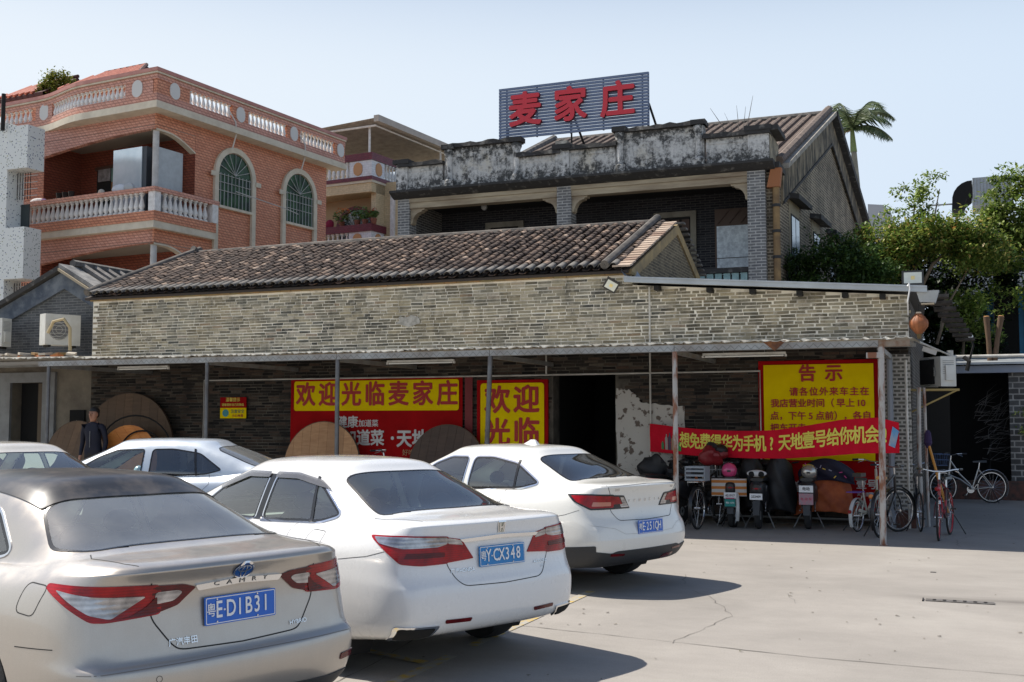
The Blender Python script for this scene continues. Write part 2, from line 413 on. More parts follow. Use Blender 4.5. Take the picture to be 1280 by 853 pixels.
stU.build('brickwork', M_brick, fix=False, kind='stuff', **H)
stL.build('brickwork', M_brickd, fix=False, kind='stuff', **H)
# eave course, mossy
M_moss = mat('mossy_eave', (.20, .16, .07), .9, c2=(.30, .17, .07), ns=5, bmp=.4)
for k in range(50):
    u0 = -16.98 + k * .2505
    MB().box(u0 + .004, u0 + .246, 2.93 - (k % 3) * .004, 3.2, 4.415, 4.47).build('eave_brick', M_moss, **H)
# ---- roof
SL = math.atan2(5.98 - 4.52, 6.63 - 2.85); SN, CS = math.sin(SL), math.cos(SL)
MB().add([(-17.1, 2.9, 4.49), (-4.5, 2.9, 4.49), (-4.5, 6.63, 5.93), (-17.1, 6.63, 5.93), (-17.1, 10.3, 4.5), (-4.5, 10.3, 4.5), (-17.1, 2.9, 4.44), (-4.5, 2.9, 4.44), (-4.5, 10.3, 4.44), (-17.1, 10.3, 4.44)],
         [(0, 1, 2, 3), (3, 2, 5, 4), (6, 9, 8, 7), (0, 6, 7, 1), (4, 5, 8, 9)]).build('roof_deck', mat('roof_shadow', (.05, .04, .035), .95), **H)
TILE = [(0, (.09, .068, .056)), (.35, (.14, .105, .085)), (.65, (.19, .14, .11)), (.86, (.26, .185, .14)), (.95, (.42, .30, .22)), (1, (.55, .42, .32))]
M_tile = mat_pieces('old_clay_tile', TILE, dirt=.8, dscale=1.6, dcol=(.035, .033, .032), dlo=.48, dhi=.7)
M_pan = mat_pieces('old_pan_tile', [(0, (.018, .015, .014)), (.5, (.045, .034, .03)), (.8, (.085, .06, .048)), (1, (.28, .18, .13))], dirt=.8, dscale=1.6, dlo=.45, dhi=.7)
M_tiledk = mat('mortared_tile_end', (.075, .07, .065), .9, c2=(.19, .175, .155), ns=6, bmp=.5)
def tile(r0, r1, L, n=6, th=.013, up=1):
    """half-round tile: lower end at y=0; up=1 convex"""
    vs = []
    for (r, y) in ((r0, 0), (r1, L)):
        for rr2 in (r, r - th):
            vs += [(rr2 * math.cos(PI * k / n), y, up * rr2 * math.sin(PI * k / n) * (.85 if up > 0 else .35)) for k in range(n + 1)]
    m_ = n + 1; fs = []
    for k in range(n):
        fs.append((k, k + 1, 2 * m_ + k + 1, 2 * m_ + k)); fs.append((k, m_ + k, m_ + k + 1, k + 1))
    return vs, fs
def slope_mtx(u, s, lift=0, tilt=0, yaw=0):
    return Matrix.Translation((u, 2.85 + s * CS - lift * SN, 4.52 + s * SN + lift * CS)) @ Matrix.Rotation(SL - tilt, 4, 'X') @ Matrix.Rotation(yaw, 4, 'Z')
tv, tf = tile(.066, .056, .24)
tmesh = MB().add(tv, tf).mesh('roof_tile', M_tile, fix=False)
emesh = MB().add(*tile(.078, .07, .42)).mesh('eave_tile', M_tiledk, True, fix=False)
pv, pf = tile(.075, .07, .13, 4, .012, -1)
rt = random.Random(5); stuffT = MB(); pans = MB(); n_ob = 0
NR = 60; SLEN = (6.63 - 2.85) / CS
for r in range(NR - 1, -1, -1):
    u = -17.0 + (r + .5) * .209
    if u > -4.75: continue
    link('eave_tile', emesh, house).matrix_basis = Matrix.Translation(-house.location) @ slope_mtx(u + rt.uniform(-.008, .008), rt.uniform(-.02, .02), .05, .02, rt.uniform(-.03, .03))
    s = .36
    while s < SLEN - .12:
        mt = slope_mtx(u + rt.uniform(-.012, .012), s, .055 + rt.uniform(-.006, .006), .05 + rt.uniform(-.03, .03), rt.uniform(-.09, .09))
        if n_ob < 300: link('roof_tile', tmesh, house).matrix_basis = Matrix.Translation(-house.location) @ mt; n_ob += 1
        else: stuffT.add(tv, tf, mt)
        s += rt.uniform(.165, .2)
    s = .0
    while s < SLEN - .05:
        pans.add(pv, pf, slope_mtx(u + .1045 + rt.uniform(-.006, .006), s - .03, .02 + rt.uniform(-.004, .004), .10 + rt.uniform(-.02, .02), rt.uniform(-.04, .04)))
        s += .085
stuffT.build('roof_tiles', M_tile, fix=False, kind='stuff', **H)
pans.build('pan_tiles', M_pan, fix=False, kind='stuff', **H)
# back slope seen edge-on: simple ribs
bk = MB()
for r in range(60):
    u = -17 + (r + .5) * .209
    if u < -4.6: bk.tube([(u, 6.7, 5.95), (u, 10.3, 4.53)], .06, 6)
bk.build('back_roof_tiles', M_tiledk, kind='stuff', **H)
M_ridge = mat('ridge_render', (.16, .14, .12), .92, c2=(.06, .055, .05), ns=3, bmp=.6, bs=20)
MB().tube([(-17.15, 6.63, 6.0), (-12, 6.63, 6.03), (-4.85, 6.63, 6.0)], .085, 8).build('ridge', M_ridge, smooth=True, **H)
for u, e in ((-4.93, .1), (-16.98, .16)):
    MB().tube([(u, 2.82, 4.6), (u, 4.8, 5.37), (u, 6.63 + e, 6.13)], .085, 9).build('verge_roll', M_ridge, smooth=True, **H)
MB().tube([(-16.98, 6.5, 6.12), (-16.98, 10.2, 4.65)], .085, 9).build('verge_roll', M_ridge, smooth=True, **H)
# left ridge end stub behind
MB().box(-17.2, -16.75, 7.2, 8.6, 5.75, 6.05).build('chimney_block', M_ridge, **H)
M_verge = mat_pieces('pale_verge_tile', [(0, (.3, .2, .15)), (.5, (.48, .36, .27)), (1, (.55, .44, .35))], dirt=.3, bmp=.3)
for k in range(19):
    s = k * .208
    MB().box(-.17, .17, 0, .2, 0, .035).build('verge_tile', M_verge, house).matrix_basis = Matrix.Translation(-house.location) @ slope_mtx(-4.62, s, .03, .07, rt.uniform(-.05, .05))
# gable on the right
gb = MB().add([(-4.5, 3.1, 4.42), (-4.5, 6.63, 5.88), (-4.5, 10.1, 4.45), (-4.5, 10.1, 4.0), (-4.5, 3.1, 4.0),
               (-4.7, 3.1, 4.42), (-4.7, 6.63, 5.88), (-4.7, 10.1, 4.45), (-4.7, 10.1, 4.0), (-4.7, 3.1, 4.0)],
              [(4, 3, 2, 1, 0), (5, 6, 7, 8, 9), (0, 1, 6, 5), (1, 2, 7, 6), (2, 3, 8, 7), (4, 0, 5, 9)])
gb.build('gable_wall', mat_brick('gable_brick', (.22, .18, .12), (.12, .10, .075), (.34, .28, .18), .26, .062, dirt=.6, dscale=2), **H)
for (y0, z0, y1, z1) in ((3.0, 4.30, 6.63, 5.72), (6.63, 5.72, 10.2, 4.25)):
    MB().add([(-4.46, y0, z0), (-4.46, y1, z1), (-4.46, y1, z1 + .22), (-4.46, y0, z0 + .22), (-4.55, y0, z0), (-4.55, y1, z1), (-4.55, y1, z1 + .22), (-4.55, y0, z0 + .22)],
             [(0, 1, 2, 3), (4, 7, 6, 5), (0, 4, 5, 1), (3, 2, 6, 7), (0, 3, 7, 4), (1, 5, 6, 2)]).build('gable_band', M_ochre, **H)
bt = MB()
for k in range(17):
    y = 6.75 + k * .21; bt.box(-4.75, -4.36, y, y + .19, 5.97 - k * .086, 6.01 - k * .086)
bt.build('back_verge_tiles', M_tiledk, kind='stuff', **H)
# side lean-to roof on the right, its metal edge over the wall, rafter ends
M_zinc = mat('zinc_sheet', (.42, .45, .47), .45, .3, c2=(.33, .35, .36), ns=2, bmp=.1)
le = MB(); za, zb = 4.30, 3.93
le.add([(-4.5, 2.72, za), (.60, 2.72, zb - .02), (.32, 10, zb), (-4.5, 10, za)], [(0, 1, 2, 3)])
le.build('lean_to_roof', mat('roof_sheet_grey', (.2, .2, .2), .7), **H)
ed = MB().add([(-4.52, 2.66, za - .055), (.60, 2.66, zb - .085), (.60, 2.66, zb + .02), (-4.52, 2.66, za + .05), (-4.52, 2.74, za - .055), (.60, 2.74, zb - .085), (.60, 2.74, zb + .02), (-4.52, 2.74, za + .05)],
     [(0, 1, 2, 3), (5, 4, 7, 6), (0, 4, 5, 1), (3, 2, 6, 7), (0, 3, 7, 4), (1, 5, 6, 2)])
ed.build('gutter', M_zinc, **H)
MB().add([(-4.52, 2.645, za + .02), (.60, 2.645, zb - .01), (.60, 2.645, zb + .015), (-4.52, 2.645, za + .045), (-4.52, 2.66, za + .045), (.6, 2.66, zb + .015)], [(0, 1, 2, 3), (3, 2, 5, 4)]).build('gutter_lip', M_zinc, **H)
for u in (-4.0, -3.05, -2.3, -1.5, -.75, -.15):
    MB().box(u, u + .09, 2.78, 3.0, topz(u) - .10, topz(u) - .02).build('rafter_end', M_dark, **H)
# tin flashing bent between the eave and the gutter
fl = MB().loft([[(-4.65, 2.9, 4.5), (-4.55, 2.8, 4.38), (-4.3, 2.78, 4.33), (-3.9, 2.9, 4.34)], [(-4.5, 3.3, 4.6), (-4.4, 3.4, 4.42), (-4.1, 3.5, 4.36), (-3.4, 3.6, 4.33)]], cap=False, closed=False)
fl.build('flashing', mat('dull_zinc', (.25, .27, .3), .5, .3), fix=False, **H)
# white lime-washed patch, peeling: many plaster scales of uneven outline
M_white = mat('peeling_limewash', (.48, .455, .41), .9, c2=(.13, .10, .08), ns=7, bmp=.8, bs=18, lo=.56, hi=.60, det=9)
def blob_edge(p, amp, n, seed):
    rr = random.Random(seed); out = []
    for i in range(len(p)):
        a, b = p[i], p[(i + 1) % len(p)]
        for k in range(n): out.append((a[0] + (b[0] - a[0]) * k / n + rr.uniform(-amp, amp), a[1] + (b[1] - a[1]) * k / n + rr.uniform(-amp, amp)))
    return out
MB().prism(blob_edge([(-4.77, .05), (-3.5, .05), (-3.52, 2.0), (-3.9, 2.04), (-4.3, 2.08), (-4.5, 2.30), (-4.77, 2.36)], .018, 9, 4), -.014, Matrix.Translation((0, 2.995, 0))).build('plaster_patch', M_white, **H)
MB().prism(blob_edge([(-9.3, 3.66), (-8.95, 3.6), (-8.75, 3.7), (-8.9, 3.83), (-9.2, 3.8)], .03, 4, 9), -.006, Matrix.Translation((0, 2.99, 0))).build('mortar_smear', mat('pale_smear', (.42, .4, .36), .9, c2=(.25, .24, .21), ns=14), **H)
# corner pier whiter mortar
MB().box(-.13, .30, 2.9, 3.003, 0, 2.85).build('corner_pier', mat_brick('pier_brick', (.12, .12, .11), (.2, .19, .16), (.55, .53, .48), .13, .065, .016, dirt=.5), **H)
MB().box(-.10, .34, 2.82, 3.0, 0, .28).build('pier_foot', mat('red_rubble', (.14, .06, .045), .95, c2=(.05, .04, .035), ns=9, bmp=.9, bs=12), **H)

# ============================================================ AWNING
M_sheet = mat('awning_sheet', (.60, .57, .49), .5, .0, c2=(.42, .38, .3), ns=2.5, world=True)
M_galv = mat('galvanised_channel', (.34, .35, .35), .5, .4, c2=(.24, .23, .21), ns=4, world=True)
M_rustw = mat('chipped_white_post', (.42, .4, .37), .6, c2=(.22, .085, .04), ns=3.5, lo=.46, hi=.58, stretch=(3, 3, .8), bmp=.3)
M_gpost = mat('grey_steel_post', (.16, .165, .17), .45, .5, c2=(.09, .08, .075), ns=3)
aw = thing('awning', 'long corrugated sheet awning on steel posts along the brick house', 'awning', (-8.5, 1.5, 0))
Aw = dict(parent=aw, world=True)
ra = random.Random(11)
u = -21.4
def zedge(u): return 2.925 + max(0, -u - 13) * .012
while u < .42:
    wdt = .87 if u + .87 < .46 else .46 - u
    s = MB(); n = max(4, int(wdt / .29 * 8)); top = []; 
    sag = ra.uniform(-.012, .012)
    for j, vv in enumerate((-.06 + ra.uniform(-.02, .02), .25, 3.0)):
        ring = []
        for k in range(n + 1):
            x = wdt * k / n; ph = (x / .29) % 1
            rib = .028 * max(0, 1 - abs(ph - .5) / .14)
            curl = (.012 * math.sin(ph * 2 * PI + 1) + ra.uniform(-.006, .006)) if j == 0 else 0
            ring.append((u + x + (.0 if j else ra.uniform(-.004, .004)), vv, zedge(u) + vv * .045 + rib + sag * (j == 0) + curl))
        top.append(ring)
    m_ = n + 1
    s.add([p for r_ in top for p in r_] + [(p[0], p[1], p[2] - .012) for r_ in top for p in r_],
          [(i * m_ + k, i * m_ + k + 1, (i + 1) * m_ + k + 1, (i + 1) * m_ + k) for i in range(2) for k in range(n)] +
          [(3 * m_ + i * m_ + k, 3 * m_ + (i + 1) * m_ + k, 3 * m_ + (i + 1) * m_ + k + 1, 3 * m_ + i * m_ + k + 1) for i in range(2) for k in range(n)] +
          [(k, 3 * m_ + k, 3 * m_ + k + 1, k + 1) for k in range(n)])
    s.build('roof_sheet', M_sheet, fix=False, **Aw)
    u += .865
# diamond-patterned channel under the edge
def diamat():
    m, nt, b = nodes('diamond_channel'); b.inputs['Roughness'].default_value = .5; b.inputs['Metallic'].default_value = .3
    t = nt.nodes.new('ShaderNodeTexCoord'); s = nt.nodes.new('ShaderNodeSeparateXYZ'); nt.links.new(t.outputs['Object'], s.inputs[0])
    a = math_(nt, 'PINGPONG', math_(nt, 'MULTIPLY', s.outputs[0], 1), .06)
    zz = math_(nt, 'ABSOLUTE', math_(nt, 'SUBTRACT', math_(nt, 'ADD', s.outputs[2], -2.808), a))
    ln = ramp(nt, zz, [(.004, (.55, .55, .55)), (.010, (1, 1, 1))])
    c = mixc(nt, 1, ramp(nt, noise(nt, coords(nt), 3), [(.35, (.36, .37, .36)), (.65, (.24, .22, .2))]), ln, 'MULTIPLY')
    nt.links.new(c, b.inputs['Base Color']); return m
M_dia = diamat()
for a, b in ((-15.5, -11.57), (-11.57, -8.86), (-8.86, -6.01), (-6.01, -2.96), (-2.96, .0)):
    MB().box(a + .004, b - .004, -.02, .035, 2.80, 2.895).build('edge_channel', M_dia, **Aw)
MB().box(0, .42, -.02, .035, 2.80, 2.895).build('edge_channel', mat('rusty_channel', (.30, .27, .22), .6, .2, c2=(.2, .1, .05), ns=7), **Aw)
MB().box(-21, -15.5, .0, .06, 2.84, 2.9).build('edge_channel', mat('timber_edge', (.25, .22, .18), .8), **Aw)
MB().add([(-1.63, -.035, 2.915), (-1.28, -.035, 2.925), (-1.45, -.04, 2.77)], [(0, 1, 2)]).build('rusted_corner', mat('rust', (.24, .09, .03), .8, c2=(.1, .04, .02), ns=12), fix=False, **Aw)
for y in (1.0, 2.0, 2.92):
    MB().box(-21, .4, y, y + .05, 2.84 + y * .045, 2.9 + y * .045).build('purlin', M_galv, **Aw)
for u in (0, -2.96, -6.01, -8.86, -11.57, -15.27):
    MB().box(u - .025, u + .025, .04, 2.99, 2.76, 2.835).build('rafter', M_galv, **Aw)
for i, (u, ub, r_) in enumerate(((0.03, 0, .045), (-2.96, -2.96, .04), (-6.01, -6.12, .04), (-8.86, -8.86, .038), (-11.57, -11.57, .036), (-15.27, -15.27, .036))):
    MB().tube([(ub, .02, 0), (u, .02, 2.80)], r_, 12).build('post', M_rustw if i < 2 else M_gpost, smooth=True, **Aw)
    MB().box(ub - .06, ub + .06, -.05, .09, 0, .012).build('base_plate', M_rustw, **Aw)
MB().box(-.17, .06, -.03, .05, 2.64, 2.72).build('bracket', M_rustw, **Aw)
# downpipe behind corner
M_pvc = mat('white_pvc', (.62, .6, .55), .45, c2=(.42, .4, .35), ns=4)
def pipe(label, pts, r, m=None, g=None):
    o = MB().tube(pts, r, 8).build('pipe', m or M_pvc, smooth=True); o['label'] = label; o['category'] = 'pipe'
    if g: o['group'] = g
    return o
pipe('white conduit running along the brick wall above the banners', [(-13.84, 2.93, .3), (-13.84, 2.93, 2.6), (-6.9, 2.93, 2.6), (-2.16, 2.93, 2.61), (-2.16, 2.93, 1.0)], .016)
pipe('short white pipe from awning down to the horizontal conduit', [(-6.11, 2.93, 2.62), (-6.11, 2.93, 3.0)], .016)
pipe('long thin white pipe running down wall from zinc gutter', [(-4.12, 2.94, .6), (-4.12, 2.94, 4.17)], .018)
pipe('thick grey drainpipe standing at the foot of the corner pier', [(-.02, 2.8, 0), (-.02, 2.8, 2.8)], .05, mat('grey_pvc', (.22, .24, .27), .5))
pipe('white pipe running down the outer corner of brick pier', [(.24, 2.78, 0), (.24, 2.78, 2.75)], .02)
pipe('rust stained pipe leaning beside the corner pier', [(.42, 3.1, 0), (.40, 3.1, 1.2), (.42, 3.1, 2.3)], .035, M_rustw)
pipe('thin rusty pipe furthest right of the corner pier', [(.52, 3.2, 0), (.5, 3.2, 2.3)], .025, M_rustw)
def tubelight(u0, u1, lab):
    t = thing('tube_light', lab, 'light', ((u0 + u1) / 2, .5, 2.755), 0, 'unlit tube lights under the awning edge')
    L = (u1 - u0) / 2
    MB().box(-L, L, -.03, .03, 0, .035).build('housing', M_pvc, t)
    MB().tube([(-L + .03, -.01, -.018), (L - .03, -.01, -.018)], .013, 8).build('tube', mat('tube_glass', (.75, .75, .7), .3), t, smooth=True)
    for q in (-1, 1): MB().box(q * L - .015, q * L + .015, -.022, .022, -.035, 0).build('end_cap', M_pvc, t)
    for q in (-.5, .5): MB().tube([(q * L, 0, .035), (q * L, 0, .13)], .004, 5).build('hanger', M_galv, t)
tubelight(-14.0, -12.82, 'tube light hanging at the left above the wooden discs')
tubelight(-8.15, -6.88, 'tube light hanging between the two yellow welcome banners')
tubelight(-2.63, -1.37, 'tube light hanging above the yellow notice')
# ============================================================ BIG OLD BRICK BUILDING WITH VERANDA AND ROOF SIGN
M_bbrick = mat_brick('veranda_brick', (.15, .145, .135), (.08, .077, .072), (.36, .34, .3), .25, .07, .013, dirt=.6, dscale=.9)
M_gbrick = mat_brick('gable_side_brick', (.26, .205, .14), (.09, .072, .053), (.48, .40, .29), .25, .08, .016, dirt=.85, dscale=.9, dcol=(.035, .03, .022), dlo=.4, dhi=.7)
M_pier = mat_brick('white_jointed_brick', (.17, .17, .175), (.24, .235, .225), (.50, .485, .45), .25, .072, .013, dirt=.5, dscale=2)
def parmat():
    m, nt, b = nodes('weathered_parapet_render'); b.inputs['Roughness'].default_value = .9; b.inputs['Specular IOR Level'].default_value = .2
    v = gpos(nt)
    c = ramp(nt, noise(nt, v, 1.1, 8, .68), [(.3, (.72, .70, .65)), (.55, (.58, .57, .54)), (.75, (.62, .54, .38))])
    fine = ramp(nt, noise(nt, v, 7, 9, .75), [(.40, (0, 0, 0)), (.62, (1, 1, 1))])
    # soot and mould: thick along the foot and under the coping
    s = nt.nodes.new('ShaderNodeSeparateXYZ'); nt.links.new(v, s.inputs[0])
    lowb = nt.nodes.new('ShaderNodeMapRange')
    for k_, v_ in (('From Min', 7.85), ('From Max', 8.4), ('To Min', 1.15), ('To Max', .5)): lowb.inputs[k_].default_value = v_
    nt.links.new(s.outputs[2], lowb.inputs['Value'])
    topb = nt.nodes.new('ShaderNodeMapRange')
    for k_, v_ in (('From Min', 8.5), ('From Max', 9.05), ('To Min', 0), ('To Max', .6)): topb.inputs[k_].default_value = v_
    nt.links.new(s.outputs[2], topb.inputs['Value'])
    streak = noise(nt, gpos(nt, (5, 5, .7)), 1.6, 8, .7)
    amt = math_(nt, 'ADD', math_(nt, 'ADD', lowb.outputs[0], topb.outputs[0]), math_(nt, 'MULTIPLY', math_(nt, 'SUBTRACT', streak, .5), 1.5))
    amt = math_(nt, 'MULTIPLY', math_(nt, 'ADD', fine, .35), amt)
    amt = ramp(nt, amt, [(.3, (0, 0, 0)), (.85, (.92,) * 3)])
    nt.links.new(mixc(nt, amt, c, (.035, .036, .036)), b.inputs['Base Color'])
    bump(nt, b, noise(nt, v, 14, 9, .75), .8, .03); return m
M_par = parmat()
M_cop = mat('black_coping', (.04, .038, .036), .9, c2=(.2, .19, .17), ns=5, bmp=.9, bs=12, lo=.55, hi=.75)
M_beam = mat('cream_beam', (.50, .42, .29), .85, c2=(.24, .18, .12), ns=1.6, bmp=.3, world=True, stretch=(.4, 1, 3))
M_frame = mat('stone_frame', (.30, .27, .21), .85, c2=(.2, .18, .14), ns=4)
M_void = mat('dark_interior', (.018, .016, .014), .9)
big_b = thing('veranda_building', 'big old two storey brick building with columned veranda and blackened parapet', 'building', (-8, 10, 0))
B = dict(parent=big_b, world=True)
DU = .065
XL, XR = -12.98, -3.02
# brick piers
for x0, x1, m_ in ((-12.97, -12.62, M_pier), (-8.40, -8.02, M_pier), (-3.56, -3.14, M_pier)):
    MB().box(x0, x1, 10.0, 10.42, 0, 7.72).build('pier', M_pier, **B)
# beam, cornice, brackets
MB().box(-12.62, -8.40, 10.03, 10.35, 7.46, 7.70).build('beam', M_beam, **B)
MB().box(-8.02, -3.56, 10.03, 10.35, 7.46, 7.70).build('beam', M_beam, **B)
MB().box(-12.62, -8.40, 9.99, 10.03, 7.62, 7.72).build('moulding', M_beam, **B)
MB().box(-8.02, -3.56, 9.99, 10.03, 7.62, 7.72).build('moulding', M_beam, **B)
def bracket(x, sgn):
    p = [(0, 0), (.42, 0), (.40, -.05), (.34, -.05), (.32, -.09)] + [(.32 - .26 * math.sin(a), -.09 - .30 * (1 - math.cos(a))) for a in (.4, .8, 1.2, 1.57)] + [(0, -.42)]
    MB().prism([(x + sgn * a, 7.458 + b) for a, b in p], .22, Matrix.Translation((0, 10.08, 0))).build('bracket', M_beam, **B)
for x, s in ((-12.62, 1), (-8.40, -1), (-8.02, 1), (-3.56, -1)): bracket(x, s)
cp = [(0, 7.72), (-.12, 7.76), (-.30, 7.86), (-.30, 7.92), (0, 7.92)]
MB().loft([[(XL - .1, 10 + a, z) for a, z in cp], [(XR + .12, 10 + a, z) for a, z in cp]]).build('cornice', M_cop, **B)
MB().box(XL + .02, XR, 10.005, 10.4, 7.722, 7.90).build('frieze', M_cop, **B)
# side return of cornice, going back along the right
MB().box(XR, XR + .22, 10.0, 11.0, 7.76, 7.9).build('cornice', M_cop, **B)
# parapet panels and little columns
panels = [(-12.9, -11.66, 8.62), (-11.6, -9.5, 9.02), (-9.45, -8.35, 8.60), (-8.2, -6.85, 8.66), (-6.75, -4.6, 8.98), (-4.55, -3.05, 8.62)]
for a, b, zt in panels:
    MB().box(a, b, 10.06, 10.26, 7.93, zt).build('parapet_panel', M_par, **B)
    MB().box(a, b, 10.03, 10.06, 7.93, 8.05).build('parapet_foot', M_par, **B)
    MB().box(a + .06, b - .06, 10.045, 10.06, zt - .16, zt - .1).build('moulding', M_par, **B)
    n = int((b - a) / .16); rr = random.Random(int(a * 10) + 99)
    c = MB(); top = []
    for k in range(n + 1):
        x = a - .05 + (b - a + .1) * k / n; j = rr.uniform(-.02, .03)
        top.append([(x, 9.92 + rr.uniform(-.02, .02), zt - .02), (x, 10.36, zt - .02), (x, 10.38, zt + .07 + j), (x, 9.93 + rr.uniform(-.02, .02), zt + .08 + j)])
    c.loft(top).build('coping', M_cop, **B)
def lcol(x, zt, w=.24, capital=True):
    pr = [(w * .62, 7.93), (w * .62, 8.12), (w * .5, 8.15), (w * .42, 8.2), (w * .36, zt - .3), (w * .42, zt - .27), (w * .38, zt - .24), (w * .6, zt - .12), (w * .62, zt - .05), (w * .45, zt - .02)]
    MB().lathe([(r, z) for r, z in pr], 10, None, (x, 10.03, 0)).build('parapet_column', M_par, smooth=True, **B)
    MB().box(x - w * .75, x + w * .75, 9.88, 10.2, zt - .02, zt + .1).build('column_cap', M_cop, **B)
    MB().box(x - w * .62, x + w * .62, 9.93, 10.1, 7.93, 8.14).build('column_base', M_par, **B)
for x, zt in ((-11.45, 8.98), (-9.52, 9.0), (-6.72, 9.0), (-4.72, 8.98)): lcol(x, zt)
for x, w_, zt in ((-12.85, .34, 8.68), (-8.25, .36, 8.68), (-3.28, .5, 8.68)):
    MB().box(x - w_ / 2, x + w_ / 2, 9.99, 10.3, 7.93, zt).build('parapet_pier', M_par, **B)
    MB().box(x - w_ / 2 - .07, x + w_ / 2 + .07, 9.9, 10.358, zt + .003, zt + .123).build('column_cap', M_cop, **B)
MB().box(-8.42, -8.10, 9.95, 10.33, 8.80, 8.90).build('column_cap', mat('pale_block', (.5, .47, .4), .9, c2=(.2, .18, .15), ns=6), **B)
# parapet return on the right side
MB().add([(XR - .25, 10.3, 7.93), (XR, 10.05, 7.93), (XR + .05, 11.1, 7.93), (XR - .2, 11.1, 7.93), (XR - .25, 10.3, 8.68), (XR, 10.05, 8.68), (XR + .05, 11.1, 8.55), (XR - .2, 11.1, 8.55)],
         [(3, 2, 1, 0), (4, 5, 6, 7), (0, 1, 5, 4), (1, 2, 6, 5), (2, 3, 7, 6), (3, 0, 4, 7)]).build('parapet_panel', mat('tan_parapet', (.38, .33, .24), .9, c2=(.1, .09, .07), ns=3, bmp=.5), **B)
MB().box(XR - .3, XR + .22, 9.93, 11.15, 8.66, 8.78).build('coping', M_cop, **B)
# veranda inside
MB().box(-12.98, -3.2, 10.35, 12.3, 7.70, 7.8).build('veranda_ceiling', M_void, **B)  # ceiling coloured near black to stand for the shade up there
MB().box(-12.98, -3.2, 10.0, 12.3, 4.6, 4.75).build('veranda_floor', M_bbrick, **B)
MB().box(-13.0, -3.1, 12.2, 12.5, 0, 7.75).build('veranda_wall', mat_brick('veranda_shaded_brick', (.05, .05, .058), (.022, .022, .028), (.11, .105, .10), .26, .066, .010, dirt=.5, dscale=.8), **B)  # back wall brick darkened, the recess shade is in its colour
MB().box(-13.0, -12.7, 10.42, 12.2, 0, 7.7).build('veranda_end_wall', M_bbrick, **B)
MB().box(-3.45, -3.10, 10.42, 12.2, 0, 7.9).build('veranda_end_wall', M_bbrick, **B)
# low front wall with mossy ledge and turquoise glazed balusters between the piers
MB().box(-8.02, -3.56, 10.02, 10.25, 5.30, 5.42).build('ledge', M_cop, **B)
M_turq = mat('turquoise_glaze', (.32, .48, .47), .3, c2=(.2, .32, .32), ns=8)
for k in range(9): MB().box(-5.4 + k * .205, -5.24 + k * .205, 10.06, 10.2, 4.95, 5.29).build('glazed_block', M_turq, **B)
MB().box(-8.02, -3.56, 10.05, 10.2, 4.75, 4.94).build('ledge', M_cop, **B)
# door frames, doors, window
def frame(x0, x1, zb, zt, w_, m=M_frame, y=12.2, name='door_frame'):
    f = MB(); f.box(x0, x0 + w_, y - .08, y - .002, zb, zt); f.box(x1 - w_, x1, y - .08, y - .002, zb, zt); f.box(x0 + w_, x1 - w_, y - .08, y - .002, zt - w_, zt)
    return f.build(name, m, **B)
M_panel = mat('brown_door_panel', (.09, .05, .035), .6)
frame(-6.42, -5.28, 4.75, 7.27, .15); MB().box(-6.26, -5.44, 12.16, 12.198, 4.75, 7.1).build('door', M_void, **B)
for k in range(3): MB().box(-6.2 + k * .27, -6.0 + k * .27, 12.13, 12.16, 6.75, 7.05).build('door_pane', M_panel, **B)
MB().box(-5.62, -5.5, 12.12, 12.16, 5.6, 6.4).build('paper_notice', mat('paper', (.6, .58, .55), .8), **B)
frame(-11.3, -10.15, 4.75, 7.33, .15); MB().box(-11.14, -10.31, 12.16, 12.198, 4.75, 7.17).build('door', M_void, **B)
MB().box(-11.05, -10.4, 12.13, 12.16, 6.85, 7.1).build('door_pane', mat('red_paper_panel', (.10, .05, .045), .7), **B)
MB().box(-7.6, -6.6, 12.1, 12.13, 6.9, 7.02).build('red_banner_strip', mat('faded_red_paper', (.16, .03, .025), .8), **B)
MB().box(-4.78, -3.8, 12.1, 12.198, 5.5, 7.25).build('window', mat('old_window_frame', (.10, .06, .04), .6), **B)
M_wp = mat('white_board', (.80, .88, .92), .35, c2=(.46, .52, .57), ns=10)
MB().box(-4.72, -3.84, 12.05, 12.1, 5.96, 6.79).build('white_window_board', M_wp, **B)
MB().box(-4.72, -3.84, 12.05, 12.1, 5.52, 5.94).build('white_window_board', M_wp, **B)
for k in range(3): MB().tube([(-4.7 + k * .3, 12.07, 6.85), (-4.4 + k * .3, 12.07, 7.2)], .01, 5).build('lattice_bar', M_panel, **B)
MB().ball((-10.85, 11, 7.55), .09, 10, 6).build('globe_lamp', mat('lamp_glass', (.5, .5, .48), .3), smooth=True, **B)
